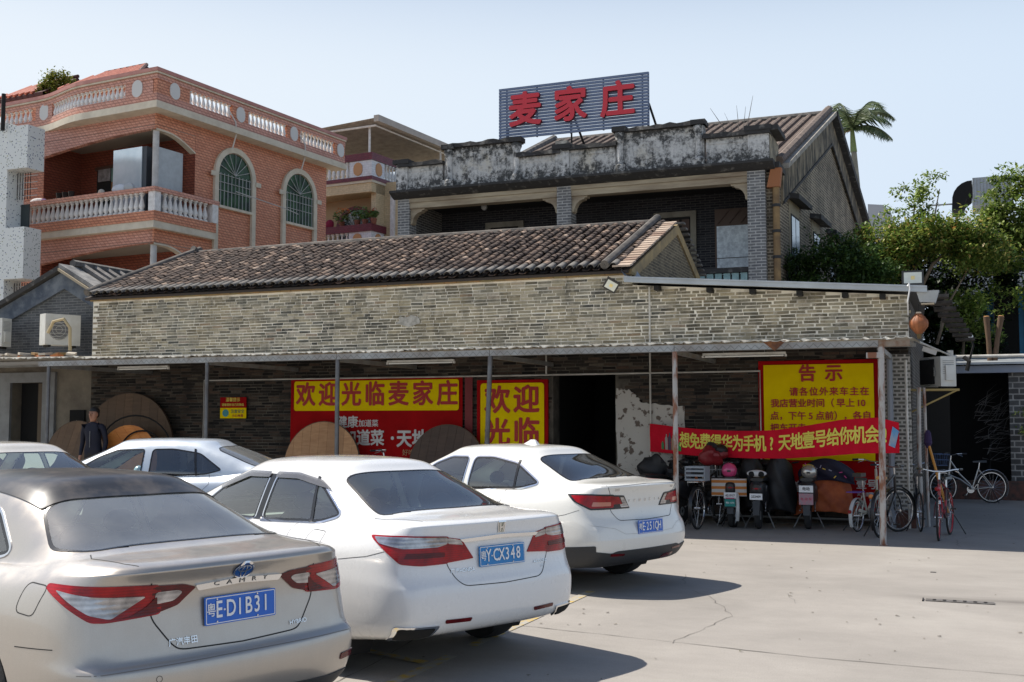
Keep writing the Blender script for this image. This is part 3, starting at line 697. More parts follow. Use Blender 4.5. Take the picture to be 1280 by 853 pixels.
# gabled side wall, brick, turned a little from the facade
def SW(s, z, off=0): return (XR + .05 + DU * (s - 10) + off, s, z)
gw = MB(); prof = [(10.4, 0), (24.3, 0), (24.3, 8.75), (18.1, 11.0), (11.1, 7.98), (10.4, 7.7)]
gw.add([SW(s, z) for s, z in prof] + [SW(s, z, -.35) for s, z in prof], [tuple(range(6)), tuple(range(11, 5, -1))] + [(i, i + 6, (i + 1) % 6 + 6, (i + 1) % 6) for i in range(6)])
gw.build('gable_wall', M_gbrick, **B)
M_drip = mat('streaked_band', (.26, .21, .14), .9, c2=(.04, .035, .026), ns=2.2, bmp=.5, stretch=(1, 2.5, .7), lo=.38, hi=.58)
def band(p, q, dz, m, off0, off1, name):
    (s0, z0), (s1, z1) = p, q
    v = [SW(s0, z0 - dz, off0), SW(s1, z1 - dz, off0), SW(s1, z1, off0), SW(s0, z0, off0), SW(s0, z0 - dz, off1), SW(s1, z1 - dz, off1), SW(s1, z1, off1), SW(s0, z0, off1)]
    MB().add(v, [(0, 1, 2, 3), (4, 7, 6, 5), (0, 4, 5, 1), (3, 2, 6, 7), (0, 3, 7, 4), (1, 5, 6, 2)]).build(name, m, **B)
band((10.95, 7.92), (18.1, 11.0), .85, M_drip, 0.001, .06, 'rake_band'); band((18.1, 11.0), (24.5, 8.7), .85, M_drip, 0.001, .06, 'rake_band')
band((10.95, 7.12), (18.1, 10.18), .07, M_cop, .05, .09, 'rake_moulding'); band((18.1, 10.18), (24.5, 7.88), .07, M_cop, .05, .09, 'rake_moulding')
band((10.9, 8.05), (18.1, 11.15), .13, mat('pale_rake_edge', (.38, .35, .3), .8, c2=(.2, .18, .15), ns=6), .0, .22, 'rake_edge')
band((18.1, 11.15), (24.9, 8.65), .22, M_cop, -.05, .26, 'rake_edge')
# roof planes with cover-tile rolls
M_btile = mat('brown_roll_tile', (.10, .075, .06), .85, c2=(.19, .145, .115), ns=5, bmp=.5)
def RU(s): return XR + .05 + DU * (s - 10)
MB().add([(-11.6, 10.9, 7.95), (RU(11), 10.9, 7.95), (RU(18.1), 18.1, 11.02), (-11.4, 18.1, 11.02), (RU(24.8), 24.8, 8.6), (-11.2, 24.8, 8.6)], [(0, 1, 2, 3), (3, 2, 4, 5)]).build('roof_deck', M_void, **B)
for k in range(34):
    u0 = RU(11) - .28 - k * .30; u1 = RU(18.1) - .28 - k * .30
    if u1 < -11.3: break
    MB().tube([(u0, 10.85, 8.02), (u1, 18.0, 11.05)], .075, 7).build('roll_tile', M_btile, smooth=True, **B)
    MB().box(-.09, .09, 0, 7.78, -.01, .02).build('flat_tile', mat('flat_tile', (.13, .09, .07), .9, c2=(.06, .045, .035), ns=6, stretch=(1, 3, 1)), big_b).matrix_basis = \
        Matrix.Translation(-big_b.location) @ Matrix.Translation((u0 - .15, 10.9, 7.99)) @ Matrix.Rotation(-math.atan2(u1 - u0, 7.2), 4, 'Z') @ Matrix.Rotation(math.atan2(3.05, 7.15), 4, 'X')
for o_, r_ in ((-.02, .12),):
    MB().tube([(RU(11) + o_, 10.8, 8.1), (RU(18.1) + o_, 18.15, 11.25)], r_, 8).build('verge_roll', M_btile, smooth=True, **B)
MB().tube([(-11.45, 18.1, 11.08), (RU(18.1), 18.1, 11.12)], .1, 8).build('ridge', M_tiledk, smooth=True, **B)
MB().tube([(-11.55, 10.9, 8.1), (-11.4, 18.2, 11.2)], .13, 8).build('verge_roll', M_tiledk, smooth=True, **B)
# hoods and windows on the side wall
M_wf = mat('window_reveal', (.33, .28, .19), .85, c2=(.24, .2, .14), ns=3)
M_pane = mat('dull_pane', (.35, .42, .45), .12, spec=.8)
M_paned = mat('dark_pane', (.03, .04, .045), .08, spec=.8)
for s0, s1, zt, hood in ((12.0, 13.0, 7.0, 7.36), (15.0, 15.9, 7.0, 7.34), (17.5, 18.3, 6.95, 7.3)):
    hp = [(s0 - .35, hood - .02), (s1 + .4, hood - .02), (s1 + .4, hood + .11), (s0 - .35, hood + .11)]
    MB().add([SW(s, z, .002) for s, z in hp] + [SW(s, z - .05, .3) for s, z in hp], [(3, 2, 1, 0), (4, 5, 6, 7), (0, 1, 5, 4), (1, 2, 6, 5), (2, 3, 7, 6), (3, 0, 4, 7)]).build('window_hood', M_cop, **B)
    def pan(a, b, z0, z1, o0, o1, m, n, par=None):
        q = [(a, z0), (b, z0), (b, z1), (a, z1)]
        return MB().add([SW(s, z, o0) for s, z in q] + [SW(s, z, o1) for s, z in q], [(3, 2, 1, 0), (4, 5, 6, 7), (0, 1, 5, 4), (1, 2, 6, 5), (2, 3, 7, 6), (3, 0, 4, 7)]).build(n, m, **B)
    pan(s0 - .15, s1 + .12, 4.5, hood - .03, .001, .015, M_wf, 'window_surround')
    pan(s0, s1, 4.6, zt, .016, .03, M_void, 'window_frame')
    for q in range(2):
        a = s0 + .05 + q * (s1 - s0) / 2
        pan(a, a + (s1 - s0) / 2 - .08, zt - 1.1, zt - .06, .031, .038, M_pane, 'pane'); pan(a, a + (s1 - s0) / 2 - .08, 4.7, zt - 1.2, .031, .038, M_paned, 'pane')
# ochre clay downpipe on the corner
M_clay = mat('ochre_clay_pipe', (.30, .19, .08), .8, c2=(.17, .105, .05), ns=3)
for k in range(7):
    z1 = 7.5 - k * .62
    MB().tube([(-2.90, 10.12, z1 - .6), (-2.90, 10.12, z1)], .085, 10).build('downpipe_section', M_clay, smooth=True, **B)
    MB().tube([(-2.90, 10.12, z1 - .05), (-2.90, 10.12, z1 + .02)], .105, 10).build('downpipe_collar', M_cop, **B)
MB().add([(-3.1, 10.0, 7.3), (-2.8, 10.0, 7.3), (-2.75, 10.0, 7.75), (-3.0, 10.0, 7.75), (-3.1, 10.2, 7.3), (-2.8, 10.2, 7.3), (-2.75, 10.2, 7.75), (-3.0, 10.2, 7.75)],
         [(0, 1, 2, 3), (4, 7, 6, 5), (0, 4, 5, 1), (3, 2, 6, 7), (0, 3, 7, 4), (1, 5, 6, 2)]).build('rain_head', mat('orange_clay', (.34, .13, .05), .8), **B)
MB().box(-3.14, -2.96, 10.2, 10.5, 0, 7.7).build('corner_wall', M_gbrick, **B)

# ---- roof sign
sg = thing('roof_sign', 'blue grey slatted roof sign with three big red characters', 'sign', (-8.25, 10.8, 8.3))
S = dict(parent=sg, world=True)
M_slat = mat('blue_grey_slat', (.12, .16, .25), .5, .1, c2=(.16, .20, .29), ns=3)
M_red = mat('red_letter', (.62, .025, .04), .45)
M_redside = mat('shaded_red_side', (.16, .015, .02), .5)  # letter sides in darker red, their shade put into the colour
nz = 17
for k in range(nz):
    zc = 9.34 + k * (1.33 / (nz - 1))
    MB().box(-10.33, -6.17, 10.78, 10.82, zc - .034, zc + .030).build('slat', M_slat, **S)
for x in (-10.31, -10.12, -9.25, -8.3, -7.4, -6.35, -6.19):
    MB().box(x - .018, x + .018, 10.825, 10.865, 9.3, 10.7).build('upright', M_slat, **S)
for x in (-8.3, -6.22):
    MB().tube([(x, 10.9, 8.9), (x, 10.9, 9.6)], .025, 6).build('strut', M_dark, **S)
    MB().tube([(x + .25, 11.6, 8.8), (x + .02, 10.9, 9.9)], .03, 6).build('strut', M_dark, **S)
MB().tube([(-10.1, 10.9, 8.7), (-10.1, 10.9, 9.6)], .025, 6).build('strut', M_dark, **S)
for x, ch in ((-9.53, '麦'), (-8.26, '家'), (-6.97, '庄')):
    me = fnt(ch, .95, .030, .05, res=4, bevel=.0); me.materials.append(M_red); me.materials.append(M_redside)
    for p in me.polygons: p.material_index = 0 if abs(p.normal.z) > .5 else 1
    me.name = 'letter'; link('letter', me, sg, (x - sg.location.x, -.1, 9.98 - 8.3), (PI / 2, 0, 0))
# dead twigs on the parapet
tw = thing('twig_tuft', 'bare dead twigs growing up from parapet corner', 'plant', (-3.75, 10.3, 8.7))
for dx, dz, t in ((-.75, .75, .012), (-.4, .6, .008), (-.1, .75, .01), (.12, .7, .01), (.3, .95, .012)):
    MB().tube([(dx * .4, 0, 0), (dx * .75, .05, dz * .6), (dx, .05, dz)], [t, t * .7, t * .3], 5).build('twig', mat('grey_twig', (.15, .13, .11), .9), tw)
# ============================================================ TERRACOTTA TILED HOUSE (local x = right along its left face, y = away)
def tilemat(name, ca, cb, mo):
    return mat_brick(name, ca, cb, mo, .17, .085, .012, dirt=.2, dscale=1.5, dcol=(.2, .09, .06), rough=.42, bmp=.8, offset=0, shear=.95)
M_terra = tilemat('terracotta_relief_tile', (.80, .36, .21), (.68, .27, .155), (.42, .16, .09))
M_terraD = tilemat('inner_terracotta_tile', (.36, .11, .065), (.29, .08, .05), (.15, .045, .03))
M_pinkt = tilemat('pink_band_tile', (.76, .40, .30), (.66, .32, .23), (.44, .20, .145))
M_cap = mat('rose_coping', (.46, .21, .17), .6, c2=(.38, .16, .13), ns=3)
M_creamy = mat('cream_moulding', (.66, .59, .46), .75, c2=(.54, .47, .36), ns=3)
M_balw = mat('white_baluster', (.78, .76, .73), .5, c2=(.60, .57, .53), ns=8)
M_medal = mat('grey_medallion', (.62, .60, .56), .7)
rh = thing('terracotta_house', 'orange terracotta tiled house with white balustrades and arched windows', 'house', (-21.09, 9.95, 0), R(-5.74))
def rp(mb, name, m, **k): return mb.build(name, m, rh, **k)
# body: local x from -13 to 0, y from 0 back to 9.  Veranda corner open at upper floors.
rp(MB().box(-13, 0, 1.65, 8.35, 0, 10.95), 'wall', M_terra)           # main block behind the veranda strip (right face at x=0)
rp(MB().box(-13, -5.0, .15, 1.65, 0, 10.95), 'wall', M_terra)
# replace the visible veranda recess: inner walls darker
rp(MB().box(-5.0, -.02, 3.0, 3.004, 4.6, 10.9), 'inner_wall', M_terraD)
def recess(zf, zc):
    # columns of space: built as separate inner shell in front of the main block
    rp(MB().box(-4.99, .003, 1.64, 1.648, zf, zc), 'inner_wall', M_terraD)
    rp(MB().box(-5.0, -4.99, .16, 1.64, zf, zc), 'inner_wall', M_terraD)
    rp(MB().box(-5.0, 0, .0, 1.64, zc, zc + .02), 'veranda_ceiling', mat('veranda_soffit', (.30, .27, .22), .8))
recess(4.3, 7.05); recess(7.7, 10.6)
def arch_beam(z0, zt, rise, x0, x1, n=16):
    pts = [(x0, zt)] + [(x0 + (x1 - x0) * k / n, z0 + rise * math.sin(PI * min(1, .08 + .92 * k / n) * .5) ** 1) for k in range(n + 1)] + [(x1, zt)]
    return pts
for zt, z0 in ((10.95, 10.08), (7.45, 6.62)):
    rp(MB().prism(arch_beam(z0, zt, .42, -5.0, -.06), .18, Matrix.Translation((0, .0, 0))), 'arched_beam', M_pinkt)
    q = [(0, zt)] + [(.0, z0 + .38)] + [(1.66 * k / 10, z0 + .02 + .40 * math.cos(PI / 2 * max(0, (k / 10 - .25)) / .75)) for k in range(11)] + [(1.66, zt)]
    rp(MB().prism(q, .16, Matrix.Rotation(PI / 2, 4, 'Z')), 'arched_beam', M_terra)
    # soffit rim
    rim = MB(); 
    for k in range(10):
        a, b = q[2 + k], q[3 + k]
        rim.add([(.005, a[0], a[1]), (.005, b[0], b[1]), (.005, b[0], b[1] - .05), (.005, a[0], a[1] - .05), (-.2, a[0], a[1]), (-.2, b[0], b[1]), (-.2, b[0], b[1] - .05), (-.2, a[0], a[1] - .05)], [(0, 1, 2, 3), (4, 7, 6, 5), (3, 2, 6, 7), (0, 4, 5, 1)])
    rp(rim, 'arch_rim', M_creamy)
for z0, z1 in ((7.7, 10.5), (4.2, 7.0)):
    rp(MB().lathe([(.095, z0), (.095, z1)], 14, None, (-.13, .13, 0)), 'column', mat('white_column', (.55, .53, .5), .5, c2=(.42, .4, .37), ns=4), smooth=True)
# slabs with cream edge
def slab(x0, x1, y0, y1, z0, z1, nm, m): return rp(MB().box(x0, x1, y0, y1, z0, z1), nm, m)
slab(-5.6, .2, -.22, 2.4, 7.45, 7.66, 'balcony_slab', M_creamy)
slab(-5.62, .22, -.24, -.1, 7.66, 7.95, 'balcony_band', M_terra); slab(.1, .22, -.1, 2.4, 7.66, 7.95, 'balcony_band', M_terra)
# balusters
def baluster_mesh(h, r, m, nm='baluster'):
    return MB().lathe([(r, 0), (r, .08 * h), (r * .55, .12 * h), (r * .95, .25 * h), (r, .33 * h), (r * .75, .5 * h), (r * .45, .7 * h), (r * .42, .8 * h), (r * .8, .86 * h), (r * .5, .9 * h), (r, .93 * h), (r, h)], 8).mesh(nm, m, True)
bm1 = baluster_mesh(.58, .085, M_balw)
for k in range(24): link('baluster', bm1, rh, (-5.2 + k * .211, -.16, 7.95))
for k in range(9): link('baluster', bm1, rh, (.16, .25 + k * .212, 7.95))
for x, y in ((-5.45, -.16), (.12, -.12), (.16, 2.28)): slab(x - .13, x + .13, y - .12, y + .12, 7.95, 8.53, 'newel', M_balw)
slab(-5.65, .30, -.30, -.04, 8.53, 8.66, 'handrail', M_pinkt); slab(.04, .30, -.04, 2.45, 8.53, 8.66, 'handrail', M_pinkt)
# roof parapet: a gentle S in plan on the left face
def py_(x):
    t = -x
    if t < 2.6: return -.45
    if t < 5.2: return -.45 + .5 * (.5 - .5 * math.cos(PI * (t - 2.6) / 2.6))
    return .05
xs = [.25, -.6, -1.4, -2.0, -2.6] + [-2.6 - .325 * k for k in range(1, 9)] + [-6.2, -8, -10, -13]
def runL(z0, z1, o0, o1, nm, m):
    rings = [[(x, py_(x) + o0, z0), (x, py_(x) + o1, z0), (x, py_(x) + o1, z1), (x, py_(x) + o0, z1)] for x in xs]
    rp(MB().loft(rings), nm, m)
    rp(MB().box(.25 + .2 - o1 + .001, .25 + .2 - o0, -.45 + o0 + .002, 8.9, z0 + .001, z1 - .001), nm, m)
for z0, z1, o0, o1, nm, m in ((10.95, 11.16, -.06, .5, 'cornice', M_creamy), (11.16, 11.42, 0.03, .22, 'parapet_band', M_pinkt), (11.84, 12.0, .02, .22, 'parapet_band', M_pinkt), (12.0, 12.05, -.03, .26, 'cap_moulding', M_creamy), (12.05, 12.16, -.06, .3, 'coping', M_cap)):
    runL(z0, z1, o0, o1, nm, m)
# solid bits between baluster openings, left
bm2 = baluster_mesh(.42, .07, M_balw)
def octo(x0, z0, r): return [(r * c, r * 1.15 * s) for c, s in [(math.cos(PI * k / 8 + PI / 16) * (1 if k % 4 in (1, 2) else .93), math.sin(PI * k / 8 + PI / 16)) for k in range(16)]]
for a, b in ((-.88, .25), (-5.4, -4.55), (-13, -7.6)):
    rings = [[(x, py_(x) + .04, 11.41), (x, py_(x) + .2, 11.41), (x, py_(x) + .2, 11.85), (x, py_(x) + .04, 11.85)] for x in [a + (b - a) * k / 6 for k in range(7)]]
    rp(MB().loft(rings), 'parapet_panel', M_pinkt)
for x in (-.38, -4.97): rp(MB().prism([(x + px_, 11.63 + pz_) for px_, pz_ in octo(0, 0, .23)], .03, Matrix.Translation((0, py_(x) + .018, 0))), 'medallion', M_medal)
for k in range(20): link('baluster', bm2, rh, (-4.45 + k * .186, py_(-4.45 + k * .186) + .12, 11.42))
for k in range(9): link('baluster', bm2, rh, (-7.5 + k * .22, py_(-6) + .12, 11.42))
# right parapet
for a, b in ((-.4, .93), (2.85, 3.6), (5.6, 6.3), (8.3, 8.9)): rp(MB().box(.26, .41, a, b, 11.41, 11.85), 'parapet_panel', M_terra)
for y in (.3, 3.22, 5.94, 8.62): rp(MB().prism([(y + px_, 11.63 + pz_) for px_, pz_ in octo(0, 0, .22)], .03, Matrix.Translation((.44, 0, 0)) @ Matrix.Rotation(PI / 2, 4, 'Z')), 'medallion', M_medal)
for a, b in ((.93, 2.85), (3.6, 5.6), (6.3, 8.3)):
    for k in range(10): link('baluster', bm2, rh, (.33, a + .1 + k * (b - a - .2) / 9, 11.42))
rp(MB().box(-12, .1, 1, 8.3, 10.96, 11.0), 'roof_terrace', M_creamy)
# arched windows on the right face
M_wing = mat('green_window_glass', (.008, .02, .012), .2, c2=(.03, .09, .03), ns=3, spec=.25)
M_bar = mat('steel_bar', (.42, .42, .40), .5, .2)
def arched(yc, hw, zs, ztop, lo):
    spr = ztop - hw
    pts = lambda r, zz: [(-r, lo)] + [(-r * math.cos(PI * k / 14), zz + r * math.sin(PI * k / 14)) for k in range(15)] + [(r, lo)]
    T = Matrix.Translation((0, yc, 0)) @ Matrix.Rotation(PI / 2, 4, 'Z')
    o, i_ = pts(hw + .2, spr), pts(hw + .02, spr)
    sur = MB(); n = len(o)
    vs = [(x, -.0, z) for x, z in o] + [(x, 0, z) for x, z in i_] + [(x, -.09, z) for x, z in o] + [(x, -.09, z) for x, z in i_]
    fs = []
    for k in range(n - 1):
        fs += [(2 * n + k, 2 * n + k + 1, 3 * n + k + 1, 3 * n + k), (k, k + 1, 2 * n + k + 1, 2 * n + k), (n + k, 3 * n + k, 3 * n + k + 1, n + k + 1)]
    sur.add(vs, fs, T); w_ = rp(sur, 'window_surround', M_creamy)
    gl = [(-hw, zs)] + [(-hw * math.cos(PI * k / 14), spr + hw * math.sin(PI * k / 14)) for k in range(15)] + [(hw, zs)]
    win = rp(MB().prism(gl, .02, T @ Matrix.Translation((0, -.025, 0))), 'window', M_wing)
    bars = []
    for k in range(9):
        x = -hw + 2 * hw * (k + .5) / 9; bars.append([(x, zs), (x, spr + .05)])
    bars += [[(-hw, spr), (hw, spr)], [(-hw, spr - .25), (hw, spr - .25)], [(-hw, zs + .5), (hw, zs + .5)], [(0, zs), (0, ztop)]]
    for k in range(1, 8): a = PI * k / 8; bars.append([(0, spr + .06), (hw * .97 * math.cos(a), spr + hw * .97 * math.sin(a))])
    for b in bars:
        MB().tube([T @ Vector((x, -.06, z)) for x, z in b], .011, 5).build('window_bar', M_bar, win)
    for q in (-1, 1): rp(MB().box(.09, .13, yc + q * (hw + .28) - .12, yc + q * (hw + .28) + .12, spr - .13, spr + .02), 'arch_shoulder', M_creamy)
    rp(MB().box(.0, .13, yc - hw - .02, yc + hw + .02, zs - .08, zs), 'window_sill', M_creamy)
arched(3.44, .78, 8.62, 10.42, 5.5); arched(6.76, .76, 8.62, 10.4, 5.5)
for y, z in ((2.9, 11.3), (6.45, 11.35)):
    rp(MB().tube([(.46, y - .25, z + .3), (.5, y, z), (.42, y + .15, z - .3), (.2, y + .2, z - .8)], .022, 6), 'overflow_pipe', M_medal)
# hanging pole seen across the windows
rp(MB().tube([(.7, 2.75, 9.0), (.75, 5.2, 8.85), (.6, 6.0, 8.82)], .016, 6), 'clothes_pole', M_bar)
# window in the veranda back wall
rp(MB().box(-4.2, -3.1, 1.58, 1.639, 8.3, 10.0), 'window', M_void); rp(MB().box(-4.28, -3.02, 1.56, 1.58, 9.95, 10.06), 'window_frame', M_panel)
rp(MB().box(-4.1, -3.55, 1.53, 1.57, 9.55, 9.95), 'curtain', mat('curtain_cloth', (.35, .33, .32), .9, c2=(.2, .18, .17), ns=7)); rp(MB().box(-3.5, -3.1, 1.53, 1.57, 9.5, 9.95), 'curtain', mat('green_curtain', (.14, .25, .22), .9))
rp(MB().box(-3.5, -3.1, 1.54, 1.57, 8.3, 9.5), 'window_panel', mat('tan_panel', (.30, .15, .06), .7))
# two reflective panels and bundle on the balcony
def vthing(name, label, cat, mb, m, loc, rz=0):
    o = mb.build(name, m, None, loc=tuple(rh.matrix_basis @ Vector(loc)), rot=(0, 0, R(-5.74) + rz)); o['label'] = label; o['category'] = cat; return o
bpy.context.view_layer.update()
RH = Matrix.Translation((-21.09, 9.95, 0)) @ Matrix.Rotation(R(-5.74), 4, 'Z')
def vthing(name, label, cat, parts, loc, rz=0):
    t = thing(name, label, cat, tuple(RH @ Vector(loc)), R(-5.74) + rz)
    for nm, mb, m in parts: mb.build(nm, m, t)
    return t
M_mir = mat('silvery_film', (.80, .88, .92), .15, .45, c2=(.62, .72, .78), ns=1.5)
M_grp = mat('dull_metal_panel', (.42, .44, .44), .4, .3, c2=(.36, .37, .37), ns=5)
vthing('metal_cabinet', 'tall silvery cabinet on balcony left of the white column', 'cabinet', [('front_panel', MB().box(-.66, .55, -.03, 0, 0, 2.42), M_mir), ('body', MB().box(-.66, .72, .002, .6, 0, 2.42), mat('dark_edge', (.06, .07, .08), .5))], (-1.55, .45, 7.72))
vthing('sheet_panel', 'dull grey sheet panel standing right of the white balcony column', 'panel', [('sheet', MB().box(0, .03, 0, 1.0, 0, 2.3), M_grp), ('rib', MB().box(-.02, .0, .1, .14, 0, 2.28), M_grp)], (-.25, .35, 7.72))
vthing('rag_heap', 'white rags lying on left end of the balcony rail', 'cloth', [('rag', MB().ball((0, 0, .03), .2, 10, 6, 1.6, .5, .5), mat('white_rag', (.6, .6, .6), .9, bmp=.8, bs=9)), ('rag', MB().ball((.3, 0, .03), .12, 8, 5, 1, .6, .5), mat('purple_rag', (.2, .12, .25), .9))], (-4.9, -.16, 8.66))
vthing('pot_row', 'small dark pots standing on the balcony rail', 'pots', [('pot', MB().lathe([(.07, 0), (.1, .2)], 8, None, (k * .27, 0, 0)), M_void) for k in range(3)], (-3.9, -.16, 8.66))
vthing('plastic_bundle', 'pale plastic bundle on the rail before the silvery cabinet', 'bundle', [('wrap', MB().ball((0, 0, .08), .18, 10, 6, 1.8, .5, .8), mat('grey_plastic', (.55, .58, .62), .3, bmp=.9, bs=8)), ('wrap', MB().ball((.4, 0, .08), .16, 10, 6, 1.6, .5, .9), M_grp), ('roll', MB().ball((-.75, 0, .05), .1, 8, 6), mat('cream_roll', (.5, .45, .38), .8))], (-1.3, -.16, 8.66))
# small tiled roofs on the terrace
M_rtile = mat('red_roof_tile', (.07, .016, .012), .8, c2=(.05, .012, .01), ns=5)
def miniroof(x0, x1, y, z0, hip, lab):
    t = thing('pitched_roof', lab, 'roof', tuple(RH @ Vector((x0, y, 11))), R(-5.74))
    L = x1 - x0; dy = 1.6; dz = .95
    MB().add([(-.1, 0, z0 - 11), (L + .1, 0, z0 - 11), (L - (1.2 if hip else 0), dy, z0 + dz - 11), (.5, dy, z0 + dz - 11), (-.1, 0, z0 - 11.12), (L + .1, 0, z0 - 11.12), (L + .1, 2.4, z0 - 11), (-.1, 2.4, z0 - 11)],
             [(0, 1, 2, 3), (0, 4, 5, 1), (1, 6, 2), (3, 2, 6, 7), (0, 3, 7), (4, 7, 6, 5)]).build('roof_slab', M_rtile, t)
    MB().box(.1, L - .1, .3, 2.2, 0, z0 - 11.1).build('wall', M_terra, t)
    for k in range(int(L / .3)):
        x = .05 + k * .3; xe = x
        f = min(1, (L - x) / 1.25) if hip else 1; g = min(1, (x + .1) / .6)
        f = min(f, g)
        MB().tube([(x, -.05, z0 - 10.98), (x, dy * f, z0 + dz * f - 10.93)], .052, 6).build('roll_tile', mat('roll_red', (.62, .22, .14), .5, c2=(.45, .13, .08), ns=6), t)
    MB().tube([(.5, dy, z0 + dz - 10.95), (L - (1.2 if hip else 0), dy, z0 + dz - 10.95)], .07, 6).build('ridge', M_rtile, t)
    if hip: MB().tube([(L - 1.2, dy, z0 + dz - 10.95), (L + .1, 0, z0 - 10.95)], .07, 6).build('ridge', M_rtile, t)
    return t
miniroof(-7.0, -3.3, 2.3, 13.22, True, 'larger red tiled pitched roof above the terracotta parapet')
miniroof(-10.2, -7.9, 2.3, 13.3, False, 'smaller red tiled roof at the left end of parapet')

# ============================================================ CREAM HOUSE WITH ROOF CANOPY
M_cream = mat_brick('cream_tile', (.70, .55, .34), (.66, .51, .31), (.52, .41, .25), .2, .08, .006, dirt=.15, rough=.5, bmp=.2)
M_wht = mat_brick('white_tile', (.76, .76, .77), (.72, .72, .74), (.55, .55, .56), .2, .1, .006, dirt=.1, rough=.4, bmp=.2)
M_maroon = mat_brick('maroon_tile', (.22, .045, .065), (.16, .035, .05), (.08, .02, .03), .15, .08, .008, dirt=.1, rough=.35, bmp=.3)
ch = thing('cream_house', 'cream tiled house with maroon bands, balcony flowers and arched window', 'house', (-21.9, 24.7, 0), R(-5.74))
CH = Matrix.Translation((-21.9, 24.7, 0)) @ Matrix.Rotation(R(-5.74), 4, 'Z')
def cpt(mb, nm, m, **k): return mb.build(nm, m, ch, **k)
cpt(MB().box(-8, .0, 1.5, 9, 0, 12.0), 'wall', M_cream)
cpt(MB().box(-.25, .0, .25, 1.5, 0, 12.0), 'wall', M_cream); cpt(MB().box(0, 3.0, .9, 1.2, 0, 12), 'wall', M_cream)
cpt(MB().box(.0, 3.0, 1.2, 9, 0, 12), 'wall', M_cream)
for zb in (11.45, 8.4):
    q = [(-8, zb), (.2, zb), (.2, zb + .4), (-8, zb + .4)]
    cpt(MB().box(-8, .0, -.1, 1.5, zb, zb + .4), 'slab', M_cream)
    cpt(MB().box(-8, .06, -.16, 1.5, zb + .4, zb + .5), 'slab_edge', M_creamy)
    cpt(MB().box(-8, .08, -.2, -.05, zb + .5, zb + .66), 'band', M_maroon); cpt(MB().box(-.05, .08, -.05, 3.2, zb + .5, zb + .66), 'band', M_maroon)
    cpt(MB().box(-1.1, .05, -.17, -.05, zb + .66, zb + 1.35), 'parapet', M_wht); cpt(MB().box(-.05, .05, -.05, .8, zb + .66, zb + 1.35), 'parapet', M_wht)
    cpt(MB().box(-8, .1, -.22, .0, zb + 1.35, zb + 1.66), 'coping', M_maroon); cpt(MB().box(-.1, .1, 0, 3.2, zb + 1.35, zb + 1.66), 'coping', M_maroon)
    cpt(MB().prism([(-.65 + a, zb + 1.0 + b) for a, b in octo(0, 0, .25)], .03, Matrix.Translation((0, -.2, 0))), 'medallion', mat('orange_medallion', (.48, .24, .1), .6))
    cpt(MB().prism([(.35 + a, zb + 1.0 + b) for a, b in octo(0, 0, .25)], .03, Matrix.Translation((.08, 0, 0)) @ Matrix.Rotation(PI / 2, 4, 'Z')), 'medallion', mat('orange_medallion', (.48, .24, .1), .6))
    bm3 = baluster_mesh(.69, .09, M_balw)
    for k in range(11): link('baluster', bm3, ch, (-1.25 - k * .24, -.1, zb + .66))
    for k in range(9): link('baluster', bm3, ch, (0, 1.0 + k * .24, zb + .66))
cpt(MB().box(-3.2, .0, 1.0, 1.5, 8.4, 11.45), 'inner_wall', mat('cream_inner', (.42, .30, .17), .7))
apts = [(-1.55 + 1.02 * math.cos(PI * k / 12), 10.1 + 1.02 * math.sin(PI * k / 12)) for k in range(13)]
ip = [(-1.55 + .86 * math.cos(PI * k / 12), 10.1 + .86 * math.sin(PI * k / 12)) for k in range(13)]
for k in range(12):
    cpt(MB().prism([apts[k], apts[k + 1], ip[k + 1], ip[k]], .1, Matrix.Translation((0, .88, 0))), 'arch_block', M_maroon)
cpt(MB().box(-2.75, -2.4, .88, .98, 9.98, 10.12), 'arch_shoulder', M_maroon); cpt(MB().box(-.7, -.35, .88, .98, 9.98, 10.12), 'arch_shoulder', M_maroon)
cpt(MB().prism([(-2.41, 8.5), (-.69, 8.5)] + ip, .03, Matrix.Translation((0, .96, 0))), 'window', M_paned)
for k in range(9):
    a = PI * (k + .5) / 9
    cpt(MB().tube([(-1.55 + .84 * (2 * (k + .5) / 9 - 1), .93, 8.6), (-1.55 + .84 * (2 * (k + .5) / 9 - 1), .93, 10.05)], .014, 5), 'window_bar', M_bar)
    cpt(MB().tube([(-1.55, .93, 10.1), (-1.55 + .8 * math.cos(a), .93, 10.1 + .8 * math.sin(a))], .012, 5), 'window_bar', M_bar)
cpt(MB().box(.35, .55, .8, .9, 0, 11.6), 'downpipe', M_balw)
